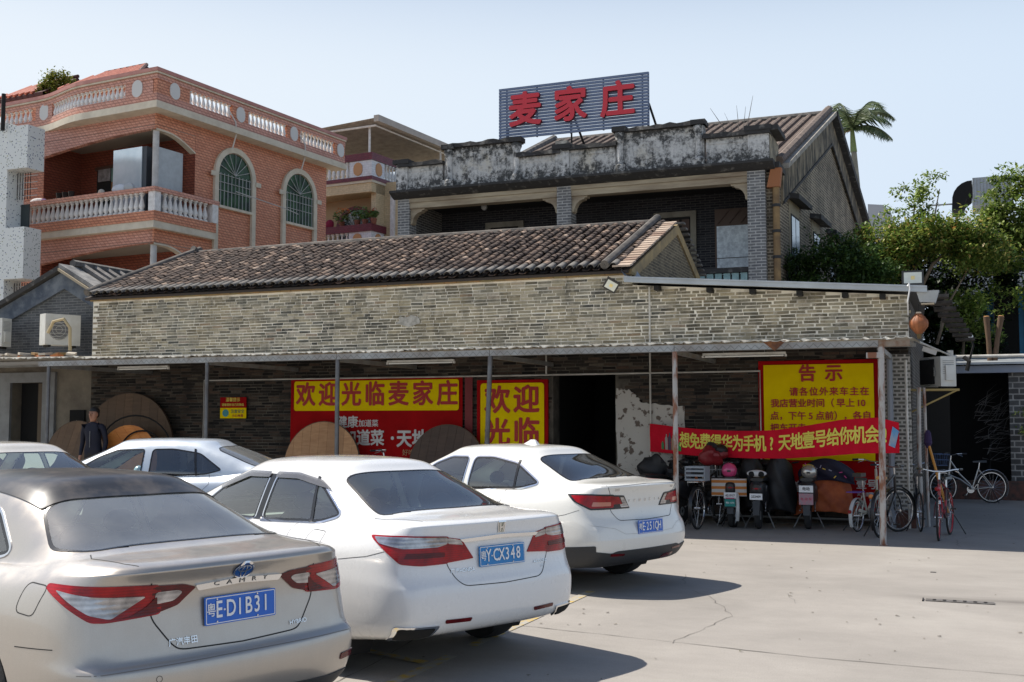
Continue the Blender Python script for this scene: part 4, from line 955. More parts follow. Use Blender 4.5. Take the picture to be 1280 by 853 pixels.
# flowers on the ledge
rf = random.Random(8)
def leafball(c, r, n, size, mb, seed=0, flat=.8):
    rr = random.Random(seed)
    for _ in range(n):
        d = Vector((rr.gauss(0, 1), rr.gauss(0, 1), rr.gauss(0, 1))).normalized() * r * rr.uniform(.2, 1) ** .6
        p = Vector(c) + Vector((d.x, d.y, d.z * flat)); s = size * rr.uniform(.6, 1.4)
        q = Matrix.Rotation(rr.uniform(0, 6.28), 3, 'Z') @ Matrix.Rotation(rr.uniform(-1.1, 1.1), 3, 'X')
        mb.add([p + q @ Vector(k) * s for k in ((-.5, 0, 0), (0, -.28, .06), (.5, 0, -.05), (0, .28, .06))], [(0, 1, 2, 3)])
M_leafp = mat('pot_leaf', (.06, .13, .03), .6, c2=(.14, .22, .06), ns=20)
for i, (x, r_, colr, lab) in enumerate(((-2.75, .28, (.4, .35, .05), 'small yellowish plant at the left end of cream balcony'), (-1.55, .42, (.65, .16, .02), 'orange flowering plant in middle of the cream balcony'), (-.75, .3, (.1, .25, .05), 'leafy green plant right of the orange flowers'), (-.35, .25, (.1, .22, .05), 'small green plant near the cream balcony corner'), (.1, .2, (.4, .1, .05), 'little potted plant on the far corner of balcony'))):
    t = thing('potted_plant', lab, 'plant', tuple(CH @ Vector((x, -.05, 10.06))), 0, 'plants on the cream balcony')
    MB().lathe([(.1, 0), (.14, .22)], 9).build('pot', mat('clay_pot', (.2, .07, .04), .8), t)
    l = MB(); leafball((0, 0, .42), r_, 160, .13, l, i); l.build('foliage', M_leafp, t, fix=False)
    l = MB(); leafball((0, 0, .5 + r_ * .3), r_, 40, .1, l, i + 30); l.build('blossom', mat('blossom' + str(i), colr, .6), t, fix=False)
cl = thing('maroon_cloth', 'crimson cloth hanging among the cream balcony plants', 'cloth', tuple(CH @ Vector((-2.2, -.05, 10.06))))
MB().ball((0, 0, .15), .22, 9, 6, 1, .5, 1).build('fold', mat('crimson_cloth', (.22, .01, .04), .9), cl)
# canopy
cn = thing('roof_canopy', 'corrugated sheet canopy on white posts above the cream house', 'canopy', tuple(CH @ Vector((0, 0, 13))), R(-5.74))
M_cor = mat('brown_corrugated', (.42, .38, .34), .7, c2=(.30, .27, .24), ns=3)
cn_z = lambda x, y: 1.42 - .0 * y + .04 * x
for k in range(26):
    y = -.6 + k * .32
    MB().add([(-8, y, cn_z(-8, y) + 0.02), (.55, y, cn_z(.5, y)), (.55, y + .16, cn_z(.5, y) + .06), (-8, y + .16, cn_z(-8, y) + .08), (.55, y + .32, cn_z(.5, y)), (-8, y + .32, cn_z(-8, y) + .02)], [(0, 1, 2, 3), (3, 2, 4, 5)]).build('sheet', M_cor, cn, fix=False)
MB().box(.5, .75, -.7, 7.7, 1.25, 1.52).build('edge_trim', mat('beige_trim', (.42, .37, .32), .6, c2=(.34, .3, .26), ns=3), cn)
for k in range(8): MB().tube([(.35, k * 1.0 - .3, 1.18), (.35, k * 1.0 + .7, 1.18)], .035, 6).build('rail', M_balw, cn)
MB().tube([(-4, -.3, 1.22), (.35, -.3, 1.2)], .05, 6).build('rail', M_balw, cn)
for x, y in ((-.12, -.1), (-3.5, -.1), (.3, 5)): MB().tube([(x, y, 0), (x, y, 1.3)], .05, 8).build('post', M_balw, cn)

# ============================================================ SPECKLED BUILDING, FAR LEFT
def speckle():
    m, nt, b = nodes('speckled_tile'); b.inputs['Roughness'].default_value = .5
    vo = nt.nodes.new('ShaderNodeTexVoronoi'); vo.inputs['Scale'].default_value = 14; nt.links.new(coords(nt), vo.inputs['Vector'])
    dots = ramp(nt, vo.outputs['Distance'], [(.23, (1, 1, 1)), (.28, (0, 0, 0))])
    sep = nt.nodes.new('ShaderNodeSeparateColor'); nt.links.new(vo.outputs['Color'], sep.inputs[0])
    dc = ramp(nt, sep.outputs[0], [(0, (.03, .04, .05)), (.35, (.06, .08, .2)), (.6, (.3, .28, .08)), (.8, (.08, .15, .12)), (1, (.5, .5, .46))])
    nt.links.new(mixc(nt, dots, (.68, .69, .65), dc), b.inputs['Base Color']); return m
M_spk = speckle()
sp = thing('speckled_building', 'pale building clad in colourful speckled tiles at left edge', 'building', (-25, 8, 0))
Sp = dict(parent=sp, world=True)
MB().box(-28, -24.92, 8.05, 8.7, 0, 10.55).build('wall', M_spk, **Sp)
MB().box(-24.92, -24.12, 8.0, 8.65, 9.14, 10.42).build('balcony_front', M_spk, **Sp)
MB().box(-24.92, -24.15, 8.0, 8.65, 5.88, 7.4).build('balcony_front', M_spk, **Sp)
for z in (8.3, 5.0):
    for k in range(6): MB().tube([(-24.87 + k * .1, 8.4, z), (-24.87 + k * .1, 8.4, z + .8)], .012, 5).build('window_bar', M_dark, **Sp)
    for k in range(4): MB().tube([(-24.9, 8.4, z + .1 + k * .2), (-24.1, 8.4, z + .1 + k * .2)], .012, 5).build('window_bar', M_bar, **Sp)
MB().box(-24.91, -24.6, 8.6, 8.64, 7.5, 8.2).build('shutter', mat('green_shutter', (.03, .04, .04), .6), **Sp)
pl = MB().tube([(-25.0, 7.9, 10.3), (-25.0, 7.9, 11.4)], .06, 8).build('vent_pipe', M_dark); pl['label'] = 'black vent pipe on top of speckled building'; pl['category'] = 'pipe'

# ============================================================ SMALL GABLED HOUSE, LEFT
gh = thing('gabled_house', 'small dark gabled brick house at left behind air conditioners', 'house', (-18.5, 3.6, 0))
G = dict(parent=gh, world=True)
M_blue = mat('blue_black_plaster', (.06, .075, .10), .9, c2=(.16, .18, .2), ns=2.5, bmp=.5, lo=.4, hi=.65)
M_gb = mat_brick('dark_gable_brick', (.13, .135, .14), (.08, .085, .09), (.19, .19, .185), .25, .062, .01, dirt=.55, dscale=1.4)
MB().prism([(-20.9, 0), (-16.98, 0), (-16.98, 4.3), (-18.33, 5.2), (-20.9, 4.0)], .3, Matrix.Translation((0, 3.62, 0))).build('gable_wall', M_gb, **G)
def rake(x0, z0, x1, z1, w_, y0, y1, m, nm):
    MB().add([(x0, y0, z0), (x1, y0, z1), (x1, y0, z1 - w_), (x0, y0, z0 - w_), (x0, y1, z0), (x1, y1, z1), (x1, y1, z1 - w_), (x0, y1, z0 - w_)], [(3, 2, 1, 0), (4, 5, 6, 7), (0, 1, 5, 4), (1, 2, 6, 5), (2, 3, 7, 6), (3, 0, 4, 7)]).build(nm, m, **G)
rake(-21.0, 4.12, -18.33, 5.25, .42, 3.55, 3.61, M_blue, 'rake_band'); rake(-18.33, 5.25, -16.99, 4.52, .42, 3.55, 3.61, M_blue, 'rake_band')
M_pcop = mat('grey_coping', (.30, .29, .27), .9, c2=(.12, .12, .12), ns=3, bmp=.5)
rake(-21.0, 4.24, -18.33, 5.40, .12, 3.42, 3.9, M_cop, 'coping'); rake(-18.33, 5.40, -17.0, 4.68, .10, 3.36, 3.9, M_pcop, 'coping'); rake(-18.3, 5.28, -17.0, 4.56, .06, 3.30, 3.42, mat('tan_edge', (.35, .29, .2), .9), 'coping')
MB().add([(-18.33, 3.9, 5.38), (-16.2, 3.9, 4.2), (-16.2, 9, 4.2), (-18.33, 9, 5.38), (-21, 3.9, 4.1), (-21, 9, 4.1)], [(0, 1, 2, 3), (0, 3, 5, 4)]).build('roof_deck', M_tiledk, fix=False, **G)
for k in range(12):
    y = 4.1 + k * .4; MB().tube([(-18.3, y, 5.42), (-16.3, y, 4.3)], .08, 6).build('roll_tile', mat('pale_roll', (.24, .22, .2), .9, c2=(.12, .11, .1), ns=6), smooth=True, **G)
MB().tube([(-18.33, 3.8, 5.45), (-18.33, 9, 5.45)], .1, 6).build('ridge', M_tiledk, **G)
# wall under the awning on the left, door surround
MB().box(-21.5, -19.27, 3.02, 3.3, 0, 3.2).build('plaster_wall', mat('stained_plaster', (.24, .21, .16), .95, c2=(.12, .10, .08), ns=1.6, bmp=.5), **G)
MB().box(-18.31, -16.96, 3.02, 3.3, 0, 3.2).build('plaster_wall', mat('stained_plaster', (.24, .21, .16), .95), **G)
MB().box(-19.27, -18.31, 3.02, 3.3, 2.62, 3.2).build('plaster_wall', mat('stained_plaster', (.2, .2, .2)), **G)
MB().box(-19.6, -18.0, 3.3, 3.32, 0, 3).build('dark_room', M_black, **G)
M_sur = mat('grey_door_surround', (.26, .27, .27), .9, c2=(.2, .2, .2), ns=3)
for a, b, c_, d_ in ((-19.62, -19.27, 0, 2.62), (-18.31, -17.95, 0, 2.62), (-19.62, -17.95, 2.62, 2.85)): MB().box(a, b, 2.95, 3.018, c_, d_).build('door_surround', M_sur, **G)
MB().box(-18.52, -18.36, 3.05, 3.1, 0, 2.6).build('door_leaf', mat('brown_leaf', (.1, .07, .04), .7), **G)
# raised pavement strip under the left part
MB().box(-22, -11.9, -.12, 3.0, .001, .19).build('pavement', mat('step_concrete', (.3, .28, .25), .9, c2=(.2, .19, .17), ns=3, bmp=.3), kind='structure')
# tile bits and rubble stacked on the awning edge
th_ = thing('tile_heap', 'row of broken grey and orange roof tiles lying on the awning', 'roof tiles', (-18.2, 2.2, 3.1))
rr = random.Random(4)
for k in range(20):
    x = -19.4 + k * .13; m_ = (mat('tile_bit_grey', (.18, .16, .14), .9), mat('tile_bit_pale', (.4, .36, .3), .9), mat('tile_bit_orange', (.38, .13, .04), .8), M_moss)[(k * 7) % 4 if k > 8 else (k * 3) % 2]
    MB().box(-.09, .09, -.12, .12, 0, .05).build('tile_piece', m_, th_, loc=(x + 18.2, rr.uniform(-.2, .2), .02 + .06 * (k % 2)), rot=(rr.uniform(-.2, .2), rr.uniform(-.15, .15), rr.uniform(-.6, .6)))
# ============================================================ BANNERS AND NOTICES
M_bred = mat('banner_red', (.40, .006, .008), .8, c2=(.30, .005, .006), ns=2, spec=.1)
M_byel = mat('banner_yellow', (.88, .66, .0), .8, c2=(.80, .58, .0), ns=2.5, bmp=.15, bs=5, spec=.1)
M_bdred = mat('banner_dark_red', (.18, .012, .014), .6)
M_ink = mat('red_ink', (.42, .015, .012), .6)
M_inkw = mat('white_ink', (.62, .60, .58), .6)
M_inky = mat('yellow_ink', (.78, .68, .10), .6)
def roundrect(x0, x1, z0, z1, r, n=4):
    p = []
    for cx, cz, a in ((x1 - r, z0 + r, -PI / 2), (x1 - r, z1 - r, 0), (x0 + r, z1 - r, PI / 2), (x0 + r, z0 + r, PI)):
        p += [(cx + r * math.cos(a + PI / 2 * k / n), cz + r * math.sin(a + PI / 2 * k / n)) for k in range(n + 1)]
    return p
def sheet(x0, x1, z0, z1, y, m, parent, nm, amp=.006, seed=0, th=.006):
    """hung cloth with slight creases"""
    nx, nz = max(4, int((x1 - x0) / .12)), max(4, int((z1 - z0) / .12)); rr = random.Random(seed); ph = [rr.uniform(0, 6) for _ in range(4)]
    f = lambda x, z: amp * (math.sin(x * 3.1 + z * 2 + ph[0]) + .6 * math.sin(z * 5 + x * 1.7 + ph[1]) + .4 * math.sin((x - z) * 6 + ph[2]))
    vs = [(x0 + (x1 - x0) * i / nx, y + f(x0 + (x1 - x0) * i / nx, z0 + (z1 - z0) * j / nz), z0 + (z1 - z0) * j / nz) for j in range(nz + 1) for i in range(nx + 1)]
    n = len(vs); m_ = nx + 1
    fs = [(j * m_ + i, j * m_ + i + 1, (j + 1) * m_ + i + 1, (j + 1) * m_ + i) for j in range(nz) for i in range(nx)]
    vs += [(a, b + th, c) for a, b, c in vs]; fs += [tuple(n + q for q in reversed(f_)) for f_ in fs]
    return MB().add(vs, fs).build(nm, m, parent, world=True, smooth=True, fix=False)
def panel(x0, x1, z0, z1, r, y, m, parent, nm='print_panel'):
    return MB().prism(roundrect(x0, x1, z0, z1, r), .004, Matrix.Translation((0, y, 0))).build(nm, m, parent, world=True)
def T(s, size, m, parent, x, z, y, bold=.02, **k):
    me = fnt(s, size, bold, .001, **k); me.materials.append(m); me.name = 'lettering'
    return link('lettering', me, parent, (x - parent.location.x, y - parent.location.y, z - parent.location.z), (PI / 2, 0, 0))
b1 = thing('welcome_banner', 'long red wall banner with yellow strip welcoming guests, wooden discs before it', 'banner', (-9.75, 2.93, .3))
sheet(-11.69, -7.83, .3, 2.6, 2.945, M_bred, b1, 'cloth', .003, 1)
panel(-11.6, -7.9, 1.95, 2.55, .05, 2.925, M_byel, b1)
for i, c in enumerate('欢迎光临麦家庄'): T(c, .50, M_ink, b1, -11.32 + i * .53, 2.25, 2.918, .028, width=.92)
T('健康', .25, M_inkw, b1, -10.35, 1.71, 2.925, .02); T('加道菜', .15, M_inkw, b1, -9.87, 1.69, 2.925, .015)
T('加道菜', .33, M_inkw, b1, -9.98, 1.39, 2.925, .025, width=.95); T('·', .4, M_inkw, b1, -9.33, 1.39, 2.925, .03); T('天地', .36, M_inkw, b1, -8.9, 1.38, 2.925, .03, width=.95)
T('好吃不贵', .13, mat('gold_ink', (.45, .25, .12), .6), b1, -8.85, 1.12, 2.925, .01)
b1b = thing('dark_red_strip', 'narrow dark red strip hung right of the long welcome banner', 'banner', (-7.7, 2.93, 1.2))
sheet(-7.78, -7.62, 1.2, 2.6, 2.945, M_bdred, b1b, 'cloth', .002, 2)
b2 = thing('welcome_board', 'square yellow welcome board with red border left of the dark doorway', 'sign', (-6.8, 2.9, .8))
MB().box(-7.52, -6.08, 2.93, 2.97, .8, 2.52).build('board', M_bred, b2, world=True)
panel(-7.44, -6.15, .88, 2.46, .06, 2.915, M_byel, b2)
for c, x, z in (('欢', -7.09, 2.11), ('迎', -6.5, 2.12), ('光', -7.09, 1.50), ('临', -6.5, 1.51)): T(c, .54, M_ink, b2, x, z, 2.908, .03)
b3 = thing('parking_notice', 'large yellow notice with red border and rows of red characters', 'notice', (-1.17, 2.9, .24))
sheet(-2.19, -.17, .24, 2.78, 2.945, M_bred, b3, 'cloth', .002, 3)
pn = sheet(-2.1, -.28, 1.08, 2.71, 2.925, M_byel, b3, 'print_panel', .003, 5, .003)
for c, x in (('告', -1.36), ('示', -.92)): T(c, .30, M_ink, b3, x, 2.54, 2.912, .03)
for i, c in enumerate('请各位外来车主在'): T(c, .152, M_ink, b3, -1.59 + i * .166, 2.235, 2.912, .022)
for i, c in enumerate(list('我店营业时间（早上') + ['10']): T(c, .152, M_ink, b3, -1.91 + i * .152 + (.03 if i > 6 else 0) + (.02 if i == 9 else 0), 2.04, 2.912, .022)
for i, c in enumerate('点，下午5点前），各自'): T(c, .152, M_ink, b3, -1.92 + i * .152, 1.825, 2.912, .022)
for i, c in enumerate('把车开走，否则后果'): T(c, .152, M_ink, b3, -1.92 + i * .152, 1.62, 2.912, .022)
for i, c in enumerate('自负。'): T(c, .152, M_ink, b3, -1.88 + i * .2, 1.2, 2.912, .022)
T('壹号', .17, M_inkw, b3, -.43, .68, 2.93, .02); T('天地壹号', .07, M_inkw, b3, -.45, .52, 2.93, .01)
T('加道菜', .2, M_inkw, b3, -1.6, .62, 2.93, .02)
b4 = thing('wall_notice', 'small red and yellow notice fixed on the brick wall beside left conduit', 'notice', (-13.1, 2.93, 1.8))
MB().box(-13.42, -12.77, 2.93, 2.945, 2.02, 2.24).build('top_half', M_bred, b4, world=True); MB().box(-13.42, -12.77, 2.93, 2.945, 1.8, 2.018).build('bottom_half', M_byel, b4, world=True)
T('温馨提示', .09, M_inky, b4, -13.1, 2.185, 2.927, .01); T('请看管好自己的物品', .062, M_inky, b4, -13.1, 2.08, 2.927, .01)
T('注意安全', .085, mat('dark_green_ink', (.03, .12, .08), .6), b4, -12.98, 1.94, 2.927, .01); T('小心地滑', .07, M_ink, b4, -12.98, 1.85, 2.927, .01)
MB().lathe([(.08, 0), (.08, .003)], 12, Matrix.Translation((-13.28, 2.928, 1.91)) @ Matrix.Rotation(PI / 2, 4, 'X')).build('hand_emblem', mat('teal_print', (.05, .28, .30), .6), b4, world=True)
# sagging red banner in front
rbn = thing('hanging_banner', 'sagging red cloth banner with yellow characters stretched behind the bicycles', 'banner', (-1.9, 1.9, 1.2))
def bpath(t):     # t 0..1 from the wall pipe to the post
    u = -4.11 + 4.31 * t; v = 2.85 - 1.85 * t
    zt = 1.70 - .12 * math.sin(PI * min(1, t / .8)) + (.12 * max(0, t - .55) / .45)
    zb = 1.20 - .07 * math.sin(PI * min(1, t / .85)) + (.07 * max(0, t - .6) / .4)
    if t > .93: zt -= .10 * (t - .93) / .07
    w_ = .02 * math.sin(t * 23) + .012 * math.sin(t * 51)
    return u, v + w_, zb, zt
NB = 60; vs = []; fs = []
for i in range(NB + 1):
    u, v, zb, zt = bpath(i / NB)
    for j in range(6):
        q = j / 5; vs.append((u, v + .012 * math.sin(i * .4 + j * 1.3), zb + (zt - zb) * q))
fs = [(i * 6 + j, (i + 1) * 6 + j, (i + 1) * 6 + j + 1, i * 6 + j + 1) for i in range(NB) for j in range(5)]
M_cloth = mat('red_banner_cloth', (.62, .008, .03), .8, spec=.15, c2=(.50, .006, .02), ns=4, bmp=.7, bs=6)
MB().add(vs, fs).build('cloth', M_cloth, rbn, world=True, smooth=True, fix=False)
def bend(me, x0t, z_mid, ln=4.70):
    for v in me.vertices:
        t = x0t + v.co.x / ln; u, vv, zb, zt = bpath(max(0, min(1, t)))
        zc = (zb + zt) / 2
        z = zc + v.co.y
        j = (z - zb) / (zt - zb) * 5
        v.co = Vector((u, vv + .012 * math.sin(t * NB * .4 + j * 1.3) - .012, z)) - rbn.location
chars = '想免费得华为手机?天地壹号给你机会!'
tt = .163
for i, c in enumerate(chars):
    me = fnt(c, .285, .022, .0, width=.82); bend(me, tt, 0); me.materials.append(M_inky); me.name = 'lettering'
    link('lettering', me, rbn)
    tt += .0475 * (1.12 if c == '?' else 1) * (.972)
for k, (x, h, c_) in enumerate(((.06, .14, (.05, .2, .08)), (.078, .27, (.35, .3, .28)), (.093, .3, (.06, .04, .08)), (.108, .26, (.3, .2, .12)), (.122, .3, (.4, .35, .3)), (.14, .16, (.03, .3, .06)))):
    me = MB().add([(-.03, -.18, 0), (.03, -.18, 0), (.03, -.18 + h * .75, 0), (.012, -.18 + h * .85, 0), (.012, -.18 + h, 0), (-.012, -.18 + h, 0), (-.012, -.18 + h * .85, 0), (-.03, -.18 + h * .75, 0)], [tuple(range(8))]).mesh('bottle_print', mat('print' + str(k), c_, .6), fix=False)
    bend(me, x, 0); link('bottle_print', me, rbn)
me = MB().add([(-.10, -.13, 0), (-.0, -.16, 0), (.08, .1, 0), (-.03, .16, 0)], [(0, 1, 2, 3)]).mesh('picture_print', mat('blue_print', (.10, .30, .55), .6, c2=(.4, .4, .42), ns=6), fix=False); bend(me, .985, 0); link('picture_print', me, rbn)

# ============================================================ WOODEN DISCS (table tops), with planks
def tabletop(label, u, v, zc, r, m, tilt=.12, rot=.0, n=9, extra=None, th=.05):
    t = thing('table_top', label, 'table top', (u, v, zc), 0, 'round wooden table tops leaning on the wall')
    t.rotation_euler = (-tilt, 0, 0)
    for k in range(n):
        a, b = -r + 2 * r * k / n + .002, -r + 2 * r * (k + 1) / n - .002
        pts = []
        for q in range(7): x = a + (b - a) * q / 6; pts.append((x, math.sqrt(max(0, r * r - x * x))))
        pl = pts + [(x, -z) for x, z in reversed(pts)]
        pl = [p for i, p in enumerate(pl) if i == 0 or math.dist(p, pl[i - 1]) > 1e-4]
        if math.dist(pl[0], pl[-1]) < 1e-4: pl.pop()
        MB().prism(pl, th - .012 - (k % 2) * .001, Matrix.Rotation(rot, 4, 'Y') @ Matrix.Translation((0, .001 + (k % 2) * .001, 0))).build('plank', m, t)
    ring = MB(); N = 40
    ring.loft([[(rr_ * math.cos(2 * PI * k / N), y, rr_ * math.sin(2 * PI * k / N)) for k in range(N)] for rr_, y in ((r - .004, .0), (r + .008, .0), (r + .008, th), (r - .004, th))], cap=False)
    ring.build('rim', mat('dark_wood_rim', (.08, .045, .025), .6), t)
    return t
W_lt = mat_wood('pale_table_wood', (.46, .23, .10), (.66, .38, .19), (1, 1, 6), 3)
W_dk = mat_wood('dark_table_wood', (.07, .04, .028), (.12, .075, .05), (1, 1, 5), 3)
W_or = mat_wood('orange_table_wood', (.62, .19, .03), (.82, .32, .07), (1, 1, 6), 3)
W_br = mat_wood('brown_table_wood', (.10, .055, .024), (.15, .085, .042), (1, 1, 5), 3)
tabletop('pale planked round table top leaning against the red welcome banner', -10.72, 2.55, .88, .86, W_lt, .12, .0)
tabletop('dark brown round table top at the right end of the red welcome banner', -8.02, 2.6, .90, .78, W_dk, .12, .15)
tabletop('largest brown round table top leaning in the dark corner behind the man', -15.7, 2.7, 1.10, 1.25, W_br, .08, .0, 11)
tabletop('bright orange planked round table top leaning low beside the man', -15.25, 2.2, .85, .82, W_or, .12, -.75, 8)
tabletop('tan round table top standing at left of the man beside washbasin', -16.35, 1.9, .95, .80, mat_wood('tan_table_wood', (.13, .07, .032), (.19, .11, .055), (1, 1, 5), 3), .1, .3)
wf = thing('wire_frame', 'bent dark metal table frame leaning on the largest disc', 'frame', (-15.1, 2.3, .2))
for r_, o in ((.95, 0), (.55, .25)): MB().tube([(o + r_ * math.cos(a), .0 - o * .3, .9 + r_ * .8 * math.sin(a)) for a in [PI * k / 16 for k in range(17)]], .018, 6).build('hoop', M_dark, wf)
# left corner: basin, board, switch, bottles
bs_ = thing('washbasin', 'pale washbasin fixed to the stained wall beside the doorway', 'basin', (-17.5, 2.75, .75))
MB().lathe([(.05, 0), (.16, .03), (.27, .13), (.29, .19), (.26, .18), (.1, .06)], 20).build('bowl', mat('ceramic', (.5, .52, .54), .2), bs_, smooth=True)
MB().tube([(0, .1, -.55), (0, .1, 0)], .04, 8).build('drain_pipe', M_pvc, bs_); MB().tube([(0, .24, .2), (0, .22, .32), (0, .1, .32)], .012, 6).build('tap', M_steel, bs_)
def bottle(label, x, m, h):
    t = thing('bottle', label, 'bottle', (x, 2.93, 1.0)); MB().lathe([(.05, -.06), (.055, .0), (.055, h * .6), (.02, h * .8), (.02, h)], 12).build('body', m, t, smooth=True)
    MB().lathe([(.024, h + .001), (.024, h + .03)], 10).build('cap', M_dark, t)
bottle('pale green bottle standing behind the washbasin', -17.45, mat('pale_green_plastic', (.16, .24, .17), .4), .26)
bottle('dark bottle standing right of pale green bottle', -17.25, mat('dark_plastic', (.02, .02, .02), .4), .22)
bottle_shelf = MB().box(-17.6, -17.1, 2.86, 3.01, .90, .94).build('shelf', M_frame); bottle_shelf['label'] = 'little shelf behind the washbasin holding the bottles'; bottle_shelf['category'] = 'shelf'
bd = thing('black_panel', 'square black panel on the stained wall above washbasin', 'panel', (-17.3, 2.97, 1.55))
MB().box(-.21, .21, 0, .04, 0, .44).build('board', M_black, bd); MB().ball((0, -.01, .2), .012, 6, 4).build('stud', M_frame, bd)
sw = thing('switch_box', 'little dark switch box below the square black panel', 'switch', (-17.38, 2.97, 1.36)); MB().box(-.06, .06, 0, .04, 0, .14).build('box', mat('switch_grey', (.05, .05, .06), .5), sw); MB().box(-.02, .02, -.006, 0, .05, .09).build('rocker', M_pvc, sw)

# ============================================================ AIR CONDITIONERS
M_acw = mat('ac_white', (.60, .60, .56), .45, c2=(.5, .49, .44), ns=3)
def aircon(label, loc, rz, L=.85, Hh=.65, D=.32, grille=True, open_=False):
    t = thing('air_conditioner', label, 'air conditioner', loc, rz, 'outdoor air conditioner units')
    MB().box(-L / 2, L / 2, 0, D, 0, Hh).build('casing', M_acw, t)
    cx = -L * .12
    fan = MB().lathe([(.235, 0), (.235, .012)], 24, Matrix.Translation((cx, -.001, Hh / 2)) @ Matrix.Rotation(PI / 2, 4, 'X')); fan.build('fan_opening', mat('fan_dark', (.14, .14, .14), .6), t)
    for k in range(7): MB().tube([(cx - .22 * math.cos((k - 3) * .35), -.02, Hh / 2 + .22 * math.sin((k - 3) * .42)), (cx + .22 * math.cos((k - 3) * .35), -.02, Hh / 2 + .22 * math.sin((k - 3) * .42))], .005, 4).build('grille_bar', M_acw, t)
    for k in range(1, 4): MB().tube([(cx + .075 * k * math.cos(a), -.018, Hh / 2 + .075 * k * math.sin(a)) for a in [2 * PI * q / 20 for q in range(20)]], .004, 4, close=True).build('grille_ring', M_acw, t)
    MB().box(L / 2 - .001, L / 2 + .03, .08, D - .05, .1, .35).build('valve_cover', M_acw, t)
    for k in range(8): MB().box(L / 2, L / 2 + .004, .04, D - .04, Hh - .08 - k * .03, Hh - .07 - k * .03).build('louvre', mat('louvre_shade', (.25, .25, .24), .6), t)
    for q in (-1, 1): MB().box(q * L * .36 - .03, q * L * .36 + .03, .02, D - .02, -.05, 0).build('foot', M_dark, t)
    return t
a1 = aircon('air conditioner unit at far left edge standing above the awning', (-20.0, 2.85, 3.47), .12, .95, .66)
me = fnt('Haier', .07, .01, .001); me.materials.append(mat('blue_print2', (.03, .08, .3), .5)); link('lettering', me, a1, (.33, -.004, .58), (PI / 2, 0, 0))
MB().add([(.28, -.003, .12), (.36, -.003, .12), (.44, -.003, .3), (.40, -.003, .3)], [(0, 1, 2, 3)]).build('print_mark', mat('violet_print', (.25, .1, .35), .5), a1, fix=False)
a2 = aircon('air conditioner unit beside the long brick wall with a curved hose', (-17.75, 2.95, 3.45), 1.15, .80, .70)
hs = MB().tube([(-17.75, 2.5, 3.7), (-17.6, 2.5, 3.95), (-17.35, 2.55, 4.0), (-17.22, 2.6, 3.8), (-17.2, 2.6, 3.3)], .035, 8).build('hose', mat('tan_lagging', (.42, .34, .2), .8, bmp=.6), smooth=True); hs['label'] = 'tan lagged hose curving down from air conditioner by brick wall'; hs['category'] = 'hose'
a3 = aircon('air conditioner unit with open side bracketed on the right of corner pier', (.60, 3.45, 2.32), -1.0, .62, .50, .28)
MB().box(-.28, .14, -.03, -.012, .04, .46).build('open_front', M_black, a3)
br_ = thing('wall_bracket', 'ochre steel bracket under the right hand air conditioner', 'bracket', (.6, 3.3, 2.25))
MB().box(-.35, .45, -.1, -.06, 0, .03).build('arm', mat('yellow_steel', (.38, .28, .1), .6), br_); MB().box(-.35, .45, .25, .29, 0, .03).build('arm', mat('yellow_steel', (.4, .3, .1)), br_); MB().tube([(.4, -.08, 0), (-.3, -.08, -.35)], .015, 6).build('brace', mat('yellow_steel', (.4, .3, .1)), br_)

# ============================================================ LAMPS
def flood(label, loc, rot, w_=.3, h=.24):
    t = thing('floodlight', label, 'floodlight', loc); t.rotation_euler = rot
    MB().box(-w_ / 2, w_ / 2, 0, .05, 0, h).build('housing', mat('black_alu', (.02, .02, .02), .4), t)
    MB().box(-w_ / 2 + .03, w_ / 2 - .03, -.006, -.001, .03, h - .03).build('lens', mat('lens_glass', (.66, .68, .62), .15, c2=(.58, .60, .52), ns=6), t)
    MB().box(-.03, .03, -.009, -.006, h / 2 - .03, h / 2 + .03).build('led', mat('led_yellow', (.75, .6, .25), .3), t)
    MB().tube([(-w_ / 2, .03, h / 2), (-w_ / 2, .15, h / 2), (w_ / 2, .15, h / 2), (w_ / 2, .03, h / 2)], .01, 6).build('yoke', M_dark, t)
flood('tilted floodlight fixed on brick wall left of the zinc gutter', (-4.85, 2.78, 4.12), (.5, .5, .45), .26, .22)
flood('upright floodlight standing on the right end of gutter roof', (.38, 2.85, 3.99), (0, 0, .1), .34, .24)
lb = thing('downlight_box', 'grey tapered lamp box below the gutter end', 'lamp', (.62, 2.9, 3.68))
MB().loft([[(-.14, -.1, 0.02), (.10, -.1, 0), (.10, .1, 0), (-.14, .1, .02)], [(-.19, -.13, .2), (.16, -.13, .2), (.16, .13, .2), (-.19, .13, .2)]]).build('housing', M_zinc, lb)
MB().box(-.12, .08, -.08, .08, -.02, 0).build('diffuser', mat('warm_cream', (.5, .42, .3), .5), lb)
lt = thing('paper_lantern', 'faded orange lantern hanging at the right end of the awning', 'lantern', (.46, 2.7, 3.18)); lt.scale = (.85, .85, .8)
MB().lathe([(.05, -.02), (.11, .05), (.165, .13), (.175, .19), (.165, .25), (.11, .33), (.05, .40)], 16).build('shade', mat('faded_orange', (.30, .09, .025), .6, c2=(.2, .07, .025), ns=7, bmp=.3), lt, smooth=True)
for k in range(12):
    a = 2 * PI * k / 12; MB().tube([(r_ * math.cos(a), r_ * math.sin(a), z) for r_, z in ((.05, -.02), (.113, .05), (.168, .13), (.178, .19), (.168, .25), (.113, .33), (.05, .4))], .003, 4).build('rib', mat('rib_brown', (.2, .07, .02), .7), lt)
MB().lathe([(.05, .4), (.05, .43)], 10).build('top_ring', mat('ring_pale', (.5, .4, .3), .5), lt); MB().lathe([(.035, -.12), (.05, -.02)], 10).build('tassel', mat('tassel_brown', (.12, .08, .03), .8), lt)
MB().tube([(0, 0, .43), (0, .05, .6)], .004, 4).build('cord', M_dark, lt)
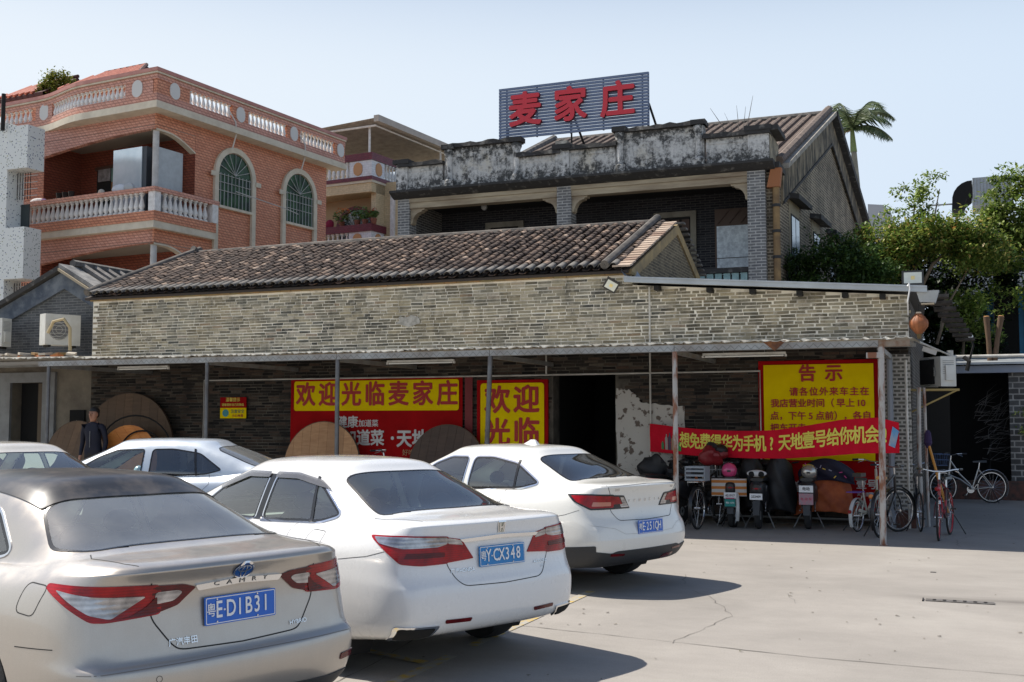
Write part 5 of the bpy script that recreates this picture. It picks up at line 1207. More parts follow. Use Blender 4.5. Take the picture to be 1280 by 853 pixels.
cm = thing('camera_housing', 'white security camera under the right end of awning', 'camera', (.5, 2.6, 2.88)); cm.rotation_euler = (0, .35, 0)
MB().box(0, .22, -.04, .04, 0, .07).build('body', M_pvc, cm); MB().box(-.01, .24, -.05, .05, .071, .08).build('hood', M_pvc, cm)
cb_ = MB().tube([(.3, 2.62, 3.95), (.33, 2.6, 4.0), (.34, 2.6, 3.9), (.3, 2.62, 3.7), (.29, 2.9, 3.5)], .012, 6).build('cable', mat('white_cable', (.7, .7, .7), .5), smooth=True); cb_['label'] = 'white cable looped over the right end of the zinc gutter'; cb_['category'] = 'cable'

# ============================================================ RIGHT-HAND ALLEY
al = thing('alley_wall', 'dark walled yard opening with brick pier under a blue grey beam', 'wall', (1.6, 10.6, 0))
AL = dict(parent=al, world=True)
MB().box(2.06, 6, 10.6, 10.95, 0, 2.82).build('brick_pier', mat_brick('alley_pier_brick', (.14, .14, .14), (.07, .07, .07), (.42, .41, .39), .26, .13, .016, dirt=.7, dscale=1.0), **AL)
MB().box(.0, 6, 13.0, 13.2, 0, 3.0).build('back_wall', M_black, **AL)
MB().box(-.2, .82, 10.7, 10.95, 0, 3.0).build('left_wall', M_void, **AL)
MB().box(.98, 6, 10.45, 10.7, 2.82, 2.98).build('beam', mat('blue_grey_beam', (.20, .24, .32), .6, c2=(.26, .29, .35), ns=1.5), **AL)
MB().add([(.8, 10.3, 3.0), (6, 10.3, 3.0), (6, 13, 3.25), (.8, 13, 3.25), (.8, 10.3, 3.05), (6, 10.3, 3.05), (6, 13, 3.3), (.8, 13, 3.3)], [(0, 1, 2, 3), (7, 6, 5, 4), (0, 4, 5, 1)]).build('roof_sheet', M_zinc, fix=False, **AL)
MB().tube([(.85, 10.25, 3.18), (6, 10.25, 3.18)], .035, 8).build('rail', M_pvc, **AL)
MB().box(.8, 2.9, 10.42, 10.6, 0, .42).build('rubble_foot', mat('red_rubble', (.14, .06, .045), .95), **AL)
pp = pipe('white vent pipe rising left of alley beam', [(.86, 10.2, 2.6), (.86, 10.2, 3.32)], .07)
pipe('sloping grey pipe running from the awning end to alley beam', [(.45, 3.0, 3.05), (.86, 9.9, 3.2)], .02)
bl = thing('globe_lamp', 'small white globe lamp on a dark bent arm above alley beam', 'lamp', (1.3, 9.9, 3.0))
MB().ball((0, 0, .6), .05, 12, 8).build('globe', mat('white_globe', (.75, .78, .8), .3), bl, smooth=True); MB().tube([(-.1, 0, -.1), (-.02, 0, .15), (.05, 0, .4), (0, 0, .56)], .022, 6).build('arm', M_dark, bl)
MB().tube([(-.15, 0, .15), (-.05, -.05, .05), (-.1, -.02, -.15)], .05, 6).build('holder', M_dark, bl)
# dry branches in the dark opening
db = thing('dry_shrub', 'leafless grey shrub in the dark alley opening', 'shrub', (1.6, 11.6, 0))
rr = random.Random(21); tb = MB()
for k in range(70):
    x, z = rr.uniform(-.3, .4), rr.uniform(.8, 2.2); a = rr.uniform(-.3, 1.5); L = rr.uniform(.25, .7)
    tb.tube([(x, rr.uniform(-.3, .3), z), (x + L * .6 * math.cos(a), rr.uniform(-.3, .3), z + L * .5 * math.sin(a)), (x + L * math.cos(a * .8), rr.uniform(-.3, .3), z + L * .9 * math.sin(a * .8))], [.006, .004, .002], 4)
tb.build('branches', mat('pale_twig', (.22, .21, .2), .9), db); MB().tube([(0, 0, 0), (.05, 0, .9), (.1, 0, 2)], [.03, .025, .01], 6).build('trunk', M_dark, db)
# stepped brick corbels receding along the right of the roof
st = thing('stepped_eave', 'stepped grey brick eave going back behind the lantern', 'eave', (.9, 5.5, 3.2))
for k in range(9):
    MB().box(-.35 + k * .055, .02 + k * .055, -2.2 + k * .55, -1.75 + k * .55, .62 - k * .055, .67 - k * .055).build('corbel_brick', mat('corbel_grey', (.10, .09, .08), .9, c2=(.04, .035, .03), ns=6), st)
# sawn trunks on the alley roof
for x, lean, lab in ((1.70, -.05, 'left sawn brown trunk standing on the alley roof'), (1.80, .16, 'right leaning sawn trunk with orange cut end on the alley roof')):
    t = thing('sawn_trunk', lab, 'trunk', (x, 11, 3.1)); MB().tube([(0, 0, 0), (lean * .4, 0, .5), (lean, .0, 1.02)], [.06, .055, .07], 9).build('stem', mat_wood('trunk_bark', (.10, .06, .035), (.2, .12, .07), (4, 4, 1), 5, .9), t, smooth=True)
    MB().lathe([(.068, 0), (.05, .012)], 9, Matrix.Translation((lean, 0, 1.025)) @ Matrix.Rotation(lean, 4, 'Y')).build('cut_end', mat('cut_wood', (.50, .26, .1), .8), t)
# blue structure and dark column behind the trees
bh = thing('blue_shed', 'bright blue clad shed half hidden behind the trees', 'shed', (2.5, 16, 3))
MB().box(-.9, 6, .3, 3, -3, 2.3).build('blue_wall', mat('blue_cladding', (.02, .22, .42), .5, c2=(.015, .16, .32), ns=3), bh)
MB().box(-.55, .05, .0, .28, -3, 3).build('dark_post', M_black, bh); MB().box(-1.2, 6, .0, .28, -.1, .35).build('dark_beam', M_black, bh)
for k in range(6): MB().box(.2 + k * .9, .26 + k * .9, .26, .3, -3, 2.3).build('seam', M_dark, bh)
# far white shed with curved dark hood on a roof
fs_ = thing('roof_shed', 'far ribbed metal shed with curved black hood above the trees', 'shed', (2.6, 40, 10))
MB().box(-.78, .95, 0, 2.5, 1.9, 3.22).build('body', mat('ribbed_metal', (.38, .41, .43), .5, c2=(.3, .33, .35), ns=3), fs_)
for k in range(12): MB().box(-.75 + k * .145, -.72 + k * .145, -.02, 0, 1.9, 3.2).build('rib', M_galv, fs_)
hd = [(-.8, 3.15)] + [(-.85 - .85 * math.sin(a), 2.25 + .9 * math.cos(a)) for a in (.2, .5, .8, 1.1, 1.4)] + [(-1.72, 1.8), (-1.2, 1.8), (-1.1, 2.2), (-.8, 2.45)]
MB().prism(hd, 2.2, Matrix.Translation((0, .2, 0))).build('hood', M_black, fs_)
MB().box(-2.9, -1.6, .5, .6, 2.1, 2.16).build('rail', M_galv, fs_); MB().box(-2.9, 3, 0, 3, -10, .8).build('lower_wall', mat('far_grey', (.3, .32, .34), .8), fs_)
pk = thing('grey_chimney', 'small pale far building tip right of the gable roof', 'building', (-2.9, 48, 0)); MB().prism([(-.6, 0), (.6, 0), (.6, 13.3), (.2, 13.7), (-.6, 13.8)], 2).build('wall', mat('far_pale', (.45, .45, .45), .8), pk)
# long handled broom leaning by the corner
bm_ = thing('broom', 'orange handled broom leaning upright by the corner pier', 'broom', (.62, 1.75, 0))
MB().tube([(.22, 0, .35), (-.04, .3, 1.38)], .020, 8).build('handle', mat('orange_handle', (.5, .22, .03), .5), bm_)
MB().lathe([(.03, 0), (.08, .1), (.06, .3), (.03, .35)], 9, Matrix.Translation((-.05, .31, 1.32)) @ Matrix.Scale(.8, 4)).build('head', mat('purple_bristle', (.03, .015, .06), .9, bmp=.9), bm_)
# ============================================================ CARS  (local x forward from the rear bumper, y to the car's left, z up)
def lerpk(x, ks):
    for (a, p), (b, q) in zip(ks, ks[1:]):
        if x <= b:
            t = max(0, min(1, (x - a) / (b - a))); t = t * t * (3 - 2 * t) if len(ks) > 2 else t
            return p + (q - p) * t
    return ks[-1][1]
def rounded(P, r, n=4):
    out = []; N = len(P)
    for i in range(N):
        p, a, b = Vector(P[i]), Vector(P[i - 1]), Vector(P[(i + 1) % N])
        da, db = (a - p), (b - p); ra = min(r, da.length * .45); rb_ = min(r, db.length * .45)
        s, e = p + da.normalized() * ra, p + db.normalized() * rb_
        for k in range(n + 1):
            t = k / n; out.append(s * (1 - t) ** 2 + p * 2 * t * (1 - t) + e * t * t)
    return out
def inset(P, w_):
    N = len(P); A_ = sum(P[i].x * P[(i + 1) % N].y - P[(i + 1) % N].x * P[i].y for i in range(N)); sg = 1 if A_ > 0 else -1
    out = []
    for i in range(N):
        d1 = (P[i] - P[i - 1]).normalized(); d2 = (P[(i + 1) % N] - P[i]).normalized()
        n1 = Vector((-d1.y, d1.x)) * sg; n2 = Vector((-d2.y, d2.x)) * sg
        m_ = n1 + n2; l = m_.length
        out.append(P[i] + (m_ / l) * w_ / max(.5, l / 2) if l > 1e-6 else P[i] + n1 * w_)
    return out
def inpoly(p, P):
    c = False; j = len(P) - 1
    for i in range(len(P)):
        if (P[i].y > p.y) != (P[j].y > p.y) and p.x < (P[j].x - P[i].x) * (p.y - P[i].y) / (P[j].y - P[i].y) + P[i].x: c = not c
        j = i
    return c
M_frit = mat('black_trim', (.012, .012, .013), .25)
M_seam = mat('panel_gap', (.015, .015, .015), .8)
M_chrome = mat('chrome', (.75, .75, .76), .12, 1)
M_tyre = mat('tyre_rubber', (.022, .022, .022), .85, bmp=.3)
M_rimm = mat('alloy_rim', (.45, .45, .46), .3, .9)
M_plas = mat('black_bumper_plastic', (.03, .032, .035), .55, bmp=.15, bs=200)
M_seatm = mat('seat_cloth', (.035, .035, .035), .8)
M_under = mat('car_underside', (.012, .012, .012), .95)
def lamp_mat(name, a, b_, k=110, rough=.15, metal=0):
    m, nt, b = nodes(name); b.inputs['Roughness'].default_value = rough; b.inputs['Metallic'].default_value = metal; b.inputs['Coat Weight'].default_value = .25; b.inputs['Specular IOR Level'].default_value = .3; b.inputs['Coat Roughness'].default_value = .02
    s_ = nt.nodes.new('ShaderNodeSeparateXYZ'); nt.links.new(coords(nt), s_.inputs[0])
    w1 = math_(nt, 'SINE', math_(nt, 'MULTIPLY', s_.outputs[2], k * 4)); w2 = math_(nt, 'SINE', math_(nt, 'MULTIPLY', math_(nt, 'ADD', s_.outputs[1], s_.outputs[0]), k * 2.2))
    f = math_(nt, 'ADD', math_(nt, 'MULTIPLY', w1, .07), noise(nt, coords(nt), 9, 3))
    nt.links.new(ramp(nt, f, [(.2, a), (.8, b_)]), b.inputs['Base Color']); bump(nt, b, f, .5, .004); return m
M_redl = lamp_mat('red_lamp', (.12, .0, .003), (.46, .004, .008))
M_redd = lamp_mat('dark_red_lamp', (.03, .0, .001), (.16, .002, .005))
M_clear = lamp_mat('clear_lamp', (.14, .135, .14), (.62, .60, .60), 60, .12, .75)
M_plate = mat('blue_plate', (.015, .13, .55), .4)
M_pw = mat('plate_white', (.8, .8, .8), .5)
class Car:
    def __init__(s, root, P):
        s.root = root; s.P = P; L, hw, H = P['L'], P['hw'], P['H']
        dz = P.get('dz', 0); xr = P['xr']
        X = [0, .01, .035, .09, .22, .46, .85, 1.2, 1.6, 2.1, 2.6, 3.1, 3.55, 3.95, 4.3, 4.6, 4.8, 4.88]; k = L / 4.88
        Yf = [0, .33, .62, .85, .955, .99, 1, 1, 1, 1, 1, 1, 1, .99, .955, .82, .5, 0]
        B = P['B']                       # rows: (z rear, z 1.2, z 3.6, z front, width factor, rear x, front inset)
        loops = []
        for (z0, z1, z2, z3, wf_, rx, fx) in B:
            ring = []
            for x, y in zip(X, Yf):
                xx = x * k
                if x < .9: xx = rx + x * (.9 - rx) / .9 if x > 0 else rx
                if x > 4: xx = L - fx - (L - x * k) * (L - fx - 4 * k) / (L - 4 * k)
                z = lerpk(x, [(0, z0), (1.2, z1), (3.6, z2), (4.88, z3)])
                ring.append((xx, y * wf_ * hw, z))
            loops.append(ring)
        for G in P['G']:
            loops.append([(x, y, z) for x, y, z in G])
        s.loops = loops
        vs = []; nl = len(loops); ns_ = len(X); idx = {}
        for i, r in enumerate(loops):
            for j, p in enumerate(r):
                idx[i, j, 1] = len(vs); vs.append(p)
                if j in (0, ns_ - 1) or abs(p[1]) < 1e-6: idx[i, j, -1] = idx[i, j, 1]
                else: idx[i, j, -1] = len(vs); vs.append((p[0], -p[1], p[2]))
        fs = []
        for i in range(nl - 1):
            for j in range(ns_ - 1):
                for sd in (1, -1):
                    q = [idx[i, j, sd], idx[i, j + 1, sd], idx[i + 1, j + 1, sd], idx[i + 1, j, sd]]
                    q = [v for n_, v in enumerate(q) if v not in q[:n_]]
                    if len(q) > 2: fs.append(tuple(q if sd == 1 else reversed(q)))
        me = bpy.data.meshes.new('cage'); me.from_pydata(vs, [], fs); b = bmesh.new(); b.from_mesh(me)
        cl_ = b.edges.layers.float.new('crease_edge'); b.verts.ensure_lookup_table()
        def cr(p, q, w_):
            for sd in (1, -1):
                e = b.edges.get((b.verts[idx[(*p, sd)]], b.verts[idx[(*q, sd)]]))
                if e: e[cl_] = max(e[cl_], w_)
        for i, j0, j1, w_ in P.get('crease', ()):
            for j in range(j0, j1): cr((i, j), (i, j + 1), w_)
        for j, i0, i1, w_ in P.get('vcrease', ()):
            for i in range(i0, i1): cr((i, j), (i + 1, j), w_)
        bmesh.ops.remove_doubles(b, verts=b.verts, dist=1e-5); bmesh.ops.recalc_face_normals(b, faces=b.faces); b.to_mesh(me); b.free()
        o = bpy.data.objects.new('cage', me); col.objects.link(o); md = o.modifiers.new('s', 'SUBSURF'); md.levels = 3; md.render_levels = 3
        dg = bpy.context.evaluated_depsgraph_get(); s.body = bpy.data.meshes.new_from_object(o.evaluated_get(dg))
        bpy.data.objects.remove(o)
        s.bm = bmesh.new(); s.bm.from_mesh(s.body)
        s.bvh = BVHTree.FromBMesh(s.bm); s.cuts = []
    def frame(s, d):
        d = Vector(d).normalized()
        if abs(d.z) > .95: return d, Vector((1, 0, 0)), Vector((0, 1, 0))
        r = Vector((d.y, -d.x, 0)).normalized(); return d, r, r.cross(d)
    def hit(s, a, b_, fr, off):
        d, r, t = fr
        o = r * a + t * b_ - d * 8
        h = s.bvh.ray_cast(o, d)
        if h[0] is None:
            h = s.bvh.find_nearest(r * a + t * b_)
        n = h[1]
        if n.dot(d) > 0: n = -n
        return h[0] + n * off, n
    def to2(s, pts, fr): return [Vector((Vector(p).dot(fr[1]), Vector(p).dot(fr[2]))) for p in pts]
    def project(s, polys, fr, off, th, step=.03):
        b = bmesh.new()
        for poly in polys:
            vv = [b.verts.new((p.x, p.y, 0)) for p in poly]
            try: b.faces.new(vv)
            except ValueError: pass
        bmesh.ops.remove_doubles(b, verts=b.verts, dist=1e-5)
        for ax in (0, 1):
            lo = min(v.co[ax] for v in b.verts); hi = max(v.co[ax] for v in b.verts); n = int((hi - lo) / step)
            for k in range(1, n + 1):
                c = Vector((0, 0, 0)); c[ax] = lo + (hi - lo) * k / (n + 1); nn = Vector((0, 0, 0)); nn[ax] = 1
                bmesh.ops.bisect_plane(b, geom=b.verts[:] + b.edges[:] + b.faces[:], plane_co=c, plane_no=nn, dist=1e-5)
        bmesh.ops.triangulate(b, faces=[f for f in b.faces if len(f.verts) > 4])
        b.normal_update()
        bd = [e for e in b.edges if len(e.link_faces) == 1]
        nrm = {}
        for v in b.verts:
            p, n = s.hit(v.co.x, v.co.y, fr, off); v.co = p; nrm[v] = n
        if th:
            m_ = {}
            for e in bd:
                for v in e.verts:
                    if v not in m_: m_[v] = b.verts.new(v.co - nrm[v] * th)
            for e in bd:
                a, c = e.verts
                b.faces.new((a, c, m_[c], m_[a]))
        b.normal_update()
        for f in b.faces:
            f.smooth = True
            n = sum((nrm[v] for v in f.verts if v in nrm), Vector())
            if f.normal.dot(n) < 0: f.normal_flip()
        return b
    def out(s, b, name, m, parent=None, orient=True):
        me = bpy.data.meshes.new(name); 
        b.to_mesh(me); b.free(); me.materials.append(m)
        try: me.set_sharp_from_angle(angle=R(35))
        except Exception: pass
        return link(name, me, parent or s.root)
    def patch(s, name, pts, d, m, off=.004, th=.008, rad=.02, parent=None, mirror=True, step=.03):
        res = []
        for sg in ((1, -1) if mirror else (1,)):
            fr = s.frame((d[0], d[1] * sg, d[2])); P = s.to2([(x, y * sg, z) for x, y, z in pts], fr)
            if rad: P = rounded(P, rad)
            pr = parent if not isinstance(parent, (list, tuple)) else parent[0 if sg == 1 else 1]
            res.append(s.out(s.project([P], fr, off, th, step), name, m, pr))
        return res
    def glass(s, name, pts, d, m, frit=.035, rad=.05, mirror=True, trim=None, chrome=False):
        for sg in ((1, -1) if mirror else (1,)):
            fr = s.frame((d[0], d[1] * sg, d[2])); P = rounded(s.to2([(x, y * sg, z) for x, y, z in pts], fr), rad, 5)
            I = inset(P, frit); N = len(P)
            w_ = s.out(s.project([I], fr, .001, 0), name, m)
            s.out(s.project([[P[i], P[(i + 1) % N], I[(i + 1) % N], I[i]] for i in range(N)], fr, .003, .006, .05), 'seal', M_frit, w_)
            if chrome:
                O = inset(P, -.014)
                s.out(s.project([[O[i], O[(i + 1) % N], P[(i + 1) % N], P[i]] for i in range(N)], fr, .005, .006, .05), 'chrome_trim', M_chrome, w_)
            s.cuts.append((fr, inset(P, frit * .5)))
    def line(s, name, pts, d, wd=.005, m=None, mirror=True, off=.0012, closed=False, rad=.0):
        for sg in ((1, -1) if mirror else (1,)):
            fr = s.frame((d[0], d[1] * sg, d[2])); P = s.to2([(x, y * sg, z) for x, y, z in pts], fr)
            if rad: 
                Q = rounded(P, rad, 5)
                P = Q if closed else [P[0]] + Q[6:-6] + [P[-1]]
            if closed: P = P + [P[0]]
            D = []
            for a, b_ in zip(P, P[1:]):
                n = max(1, int((b_ - a).length / .025)); D += [a.lerp(b_, k / n) for k in range(n)]
            D.append(P[-1]); vs = []
            for i, p in enumerate(D):
                t = (D[min(i + 1, len(D) - 1)] - D[max(i - 1, 0)])
                if closed and i in (0, len(D) - 1): t = D[1] - D[-2]
                t = t.normalized(); n = Vector((-t.y, t.x)) * wd / 2
                vs += [tuple(s.hit(p.x + n.x, p.y + n.y, fr, off)[0]), tuple(s.hit(p.x - n.x, p.y - n.y, fr, off)[0])]
            MB().add(vs, [(2 * i, 2 * i + 1, 2 * i + 3, 2 * i + 2) for i in range(len(D) - 1)]).build(name, m or M_seam, s.root, smooth=True)
    def decal(s, name, me, c, d, m, off=.004, parent=None, flipx=False):
        fr = s.frame(d); C = s.to2([c], fr)[0]
        for v in me.vertices:
            p, n = s.hit(C.x + v.co.x, C.y + v.co.y, fr, off + max(0, v.co.z)); v.co = p
        me.materials.append(m); me.name = name
        return link(name, me, parent or s.root)
    def finish(s, paint, wheels=True, roofmat=None, lower=None):
        b = s.bm; b.faces.ensure_lookup_table()
        P = s.P; dele = set()
        for f in b.faces:
            c = f.calc_center_median(); n = f.normal
            for fr, poly in s.cuts:
                if n.dot(fr[0]) < -.08:
                    p = Vector((c.dot(fr[1]), c.dot(fr[2])))
                    if inpoly(p, poly):
                        h = s.bvh.ray_cast(fr[1] * p.x + fr[2] * p.y - fr[0] * 8, fr[0])
                        if h[0] is not None and (h[0] - c).length < .06: dele.add(f); break
        RA = P.get('arch', .365)
        for wx in P['wheels']:
            for v in b.verts:
                if abs(v.co.y) > .62:
                    q = Vector((v.co.x - wx, v.co.z - .33)); l = q.length
                    if RA - .035 < l < RA + .035 and v.co.z > .1: q = q.normalized() * RA; v.co.x = wx + q.x; v.co.z = .33 + q.y
            for f in b.faces:
                if all(abs(v.co.y) > .6 and (Vector((v.co.x - wx, v.co.z - .33)).length < RA + .001) for v in f.verts): dele.add(f)
        bmesh.ops.delete(b, geom=list(dele), context='FACES')
        for f in b.faces:
            f.smooth = True
            c = f.calc_center_median()
            if lower and lower(c): f.material_index = 1
            elif c.z < .24: f.material_index = 1
        me = bpy.data.meshes.new('body'); b.to_mesh(me); b.free(); me.materials.append(paint); me.materials.append(M_under if not lower else M_plas)
        link('body', me, s.root)
        # cabin
        tub = MB().box(.5, P['L'] - .9, -.70, .70, .26, .30); tub.box(P['xs'] , P['xs'] + .5, -.66, .66, P.get('shelf', .93), P.get('shelf', .93) + .02)
        tub.box(.6, P['L'] - .7, -.74, -.70, .3, .86); tub.box(.6, P['L'] - .7, .70, .74, .3, .86); tub.box(.5, .54, -.7, .7, .3, .9)
        tub.box(P['L'] - 1.75, P['L'] - 1.3, -.68, .68, .5, .90); tub.build('cabin', mat('cabin_trim', (.34, .33, .30), .9), s.root)
        for x, y in ((P['xs'] + .55, .36), (P['xs'] + .55, -.36), (P['xs'] + 1.35, .37), (P['xs'] + 1.35, -.37)):
            st_ = MB().loft([[(x - .06, y - .25, .45), (x + .1, y - .25, .45), (x + .1, y + .25, .45), (x - .06, y + .25, .45)], [(x - .14, y - .24, .95), (x + .0, y - .22, .95), (x + 0, y + .22, .95), (x - .14, y + .24, .95)], [(x - .15, y - .14, 1.04), (x - .05, y - .14, 1.04), (x - .05, y + .14, 1.04), (x - .15, y + .14, 1.04)]])
            st_.box(x + .0, x + .55, y - .25, y + .25, .42, .56); so_ = st_.build('seat', M_seatm, s.root)
            MB().ball((x - .12, y, 1.11), .1, 10, 7, .55, 1.15, .75).build('headrest', M_seatm, so_, smooth=True)
        if wheels:
            for wx in P['wheels']:
                for sd in (1, -1): wheel(s.root, wx, sd * (P['hw'] - .115), sd)
                for sd in (1, -1):
                    w2 = MB()
                    pts = [(wx + (RA + .01) * math.cos(a), .33 + (RA + .01) * math.sin(a)) for a in [PI * k / 16 for k in range(-3, 20)]]
                    w2.loft([[(x, sd * .60, z) for x, z in pts], [(x, sd * (P['hw'] - .03), z) for x, z in pts]], cap=False, closed=False)
                    w2.build('wheel_well', M_under, s.root, fix=False)
        cb = MB().box(1.3, P['L'] - 1.3, -.62, .62, .20, .245); cb.build('underbody', M_under, s.root)
TYRE = None
def wheel(root, x, y, sd, spokes=5):
    t = MB().lathe([(.20, -.10), (.30, -.108), (.325, -.095), (.333, -.05), (.333, .05), (.325, .095), (.30, .108), (.20, .10)], 32, Matrix.Rotation(PI / 2, 4, 'X'))
    w_ = t.build('wheel', M_tyre, root, smooth=True, loc=(x, y, .333))
    r = MB().lathe([(.215, -.10), (.222, -.09), (.222, .09), (.215, .10)], 28, Matrix.Rotation(PI / 2, 4, 'X'))
    for k in range(spokes * 2):
        a = 2 * PI * (k // 2) / spokes + (.14 if k % 2 else -.14)
        mt = Matrix.Rotation(-a, 4, 'Y')
        r.box(.03, .215, sd * .06 - .014, sd * .06 + .014, -.016, .016, mt)
    r.lathe([(.045, sd * .05 - .03), (.045, sd * .05 + .03)], 14, Matrix.Rotation(-PI / 2, 4, 'X'))
    r.build('rim', M_rimm, w_)
    MB().lathe([(.15, -.012), (.15, .012)], 20, Matrix.Rotation(PI / 2, 4, 'X')).build('brake_disc', mat('brake_steel', (.2, .19, .18), .5, .7), w_, loc=(0, sd * .01, 0))
def gh_rings(xb, zb, xt, zt, H, xws, zc, yb=.74, yt=.545, xw=2.75, L=4.88, arc=1.0):
    """greenhouse: base loop, mid loop, roof rail, inner roof, centre line"""
    Y5 = [0, .34, .62, .80, .90, .95, .975, .99, 1, 1.01, 1.01, 1.0, .975, .93, .82, .62, .34, 0]
    bx = [xb, xb + .005, xb + .03, xb + .09, xb + .22, xb + .42]; x9 = xws
    bX = bx + [xb + .42 + (x9 - .30 - xb - .42) * q / 7 for q in range(1, 7)] + [x9 - .28, x9 - .15, x9 - .06, x9, x9 + .03]
    bX = bx + [xb + .42 + (x9 - .25 - xb - .42) * q / 8 for q in range(1, 8)] + [x9 - .22, x9 - .13, x9 - .05, x9, x9 + .02]
    tx = [xt, xt + .005, xt + .02, xt + .06, xt + .15, xt + .28]; x8 = xw
    tX = tx + [xt + .28 + (x8 - .18 - xt - .28) * q / 8 for q in range(1, 8)] + [x8 - .16, x8 - .09, x8 - .04, x8 - .01, x8]
    def zb_(x): return lerpk(x, [(xb, zb), (xb + .75, zb - .10), (xws - .5, zc - .03), (xws, zc)])
    G = []
    G.append([(x, y * yb, zb_(x)) for x, y in zip(bX, Y5)])
    for q, dz, dy in ((.5, .012, .018), ):
        G.append([(a + (c - a) * q, (yb + (yt - yb) * q + dy) * y, (zb_(a)) + (zt - zb_(a)) * q + dz * (2 if y < .7 else 1)) for a, c, y in zip(bX, tX, Y5)])
    def zr(x): u_ = (x - xt) / (xw - xt); return zt + arc * .022 * math.sin(PI * max(0, min(1, u_)))
    G.append([(x, y * (yt + .02), zr(x)) for x, y in zip(tX, Y5)])
    cx = (xt + xw) / 2
    G.append([(cx + (x - cx) * .93, y * yt * .86, zr(x) + (H - zt - .022) * .72) for x, y in zip(tX, Y5)])
    G.append([(cx + (x - cx) * .80, y * yt * .45, zr(cx + (x - cx) * .8) + (H - zt - .022) * .97) for x, y in zip(tX, Y5)])
    G.append([(cx + (x - cx) * .70, 0, zr(cx + (x - cx) * .7) + (H - zt - .022)) for x, y in zip(tX, Y5)])
    return G
def plate(car, c, textl, scale=1.0, tilt=0, rounded_=True):
    x, y, z = c; p = car.hit(*[v for v in car.to2([c], car.frame((1, 0, 0)))[0]], car.frame((1, 0, 0)), 0)[0]
    r = link('number_plate', MB().prism(roundrect(-.22, .22, -.07, .07, .008), .008, Matrix.Identity(4)).mesh('number_plate', M_plate), car.root)
    # local: plate x to the right as seen from behind = -y of the car
    r.matrix_basis = Matrix.Translation((p.x - .016, y, z)) @ Matrix.Rotation(-PI / 2, 4, 'Z') @ Matrix.Rotation(tilt, 4, 'X')
    f = MB(); q = roundrect(-.215, .215, -.065, .065, .007); i_ = roundrect(-.211, .211, -.061, .061, .006); N = len(q)
    f.add([(a, -.0015, b_) for a, b_ in q] + [(a, -.0015, b_) for a, b_ in i_], [(k, (k + 1) % N, N + (k + 1) % N, N + k) for k in range(N)]); f.build('plate_border', M_pw, r)
    def tx(s_, xx, size, w_=1, b=.015):
        me = fnt(s_, size, b, 0, width=w_); me.materials.append(M_pw); me.name = 'lettering'; link('lettering', me, r, (xx, -.003, 0), (PI / 2, 0, 0))
    tx('粤', -.185, .072, .78, .008); 
    for k, ch in enumerate(textl): 
        tx(ch, -.138 + (0 if k == 0 else .018) + k * .0545, .118 if ch != '·' else .1, .72, .014)
    MB().ball((-.105, -.003, 0), .006, 6, 4).build('dot', M_pw, r)
    for a in (-.15, .1):
        for b_ in (-.055, .055): MB().lathe([(.005, 0), (.004, .003)], 8, Matrix.Translation((a, -.003, b_)) @ Matrix.Rotation(PI / 2, 4, 'X')).build('screw', M_chrome, r)
    return r
SIDE = (0, -1, 0); REAR = (1, 0, 0)

# ---------------------------------------------------------------- champagne sedan, nearest
def paint(name, c, metal, rough, c2=None, coat=1, dust=0, dcol=(.42, .38, .32)):
    m, nt, b = nodes(name); b.inputs['Metallic'].default_value = metal; b.inputs['Roughness'].default_value = rough
    b.inputs['Coat Weight'].default_value = coat; b.inputs['Coat Roughness'].default_value = .06
    v = coords(nt)
    base = mixc(nt, 1, c, ramp(nt, noise(nt, v, 400, 1), [(.3, (.86,) * 3), (.7, (1,) * 3)]), 'MULTIPLY')
    if dust:
        st = ramp(nt, noise(nt, coords(nt, 'Object', (14, 14, 1.2)), 2.2, 5, .65), [(.42, (0,) * 3), (.72, (dust,) * 3)])
        sp_ = ramp(nt, noise(nt, v, 3, 6, .7), [(.35, (dust * .1,) * 3), (.75, (dust * .8,) * 3)])
        base = mixc(nt, st, base, dcol); base = mixc(nt, sp_, base, dcol)
        rr_ = ramp(nt, noise(nt, v, 6, 6), [(.3, (rough,) * 3), (.7, (rough + .15,) * 3)]); nt.links.new(rr_, b.inputs['Roughness'])
    nt.links.new(base, b.inputs['Base Color']); return m
GL_clean = mat_glass('tinted_car_glass', (.84, .96, .93), .14, .01, .08)
GL_dirty = mat_glass('dusty_car_glass', (.80, .88, .87), .17, .03, .34, (.46, .47, .46))
GL_dark = mat_glass('dark_car_glass', (.26, .29, .36), .14, .01, .06)
def carroot(name, label, loc, deg): return thing(name, label, 'car', (*loc, 0), R(deg), None)

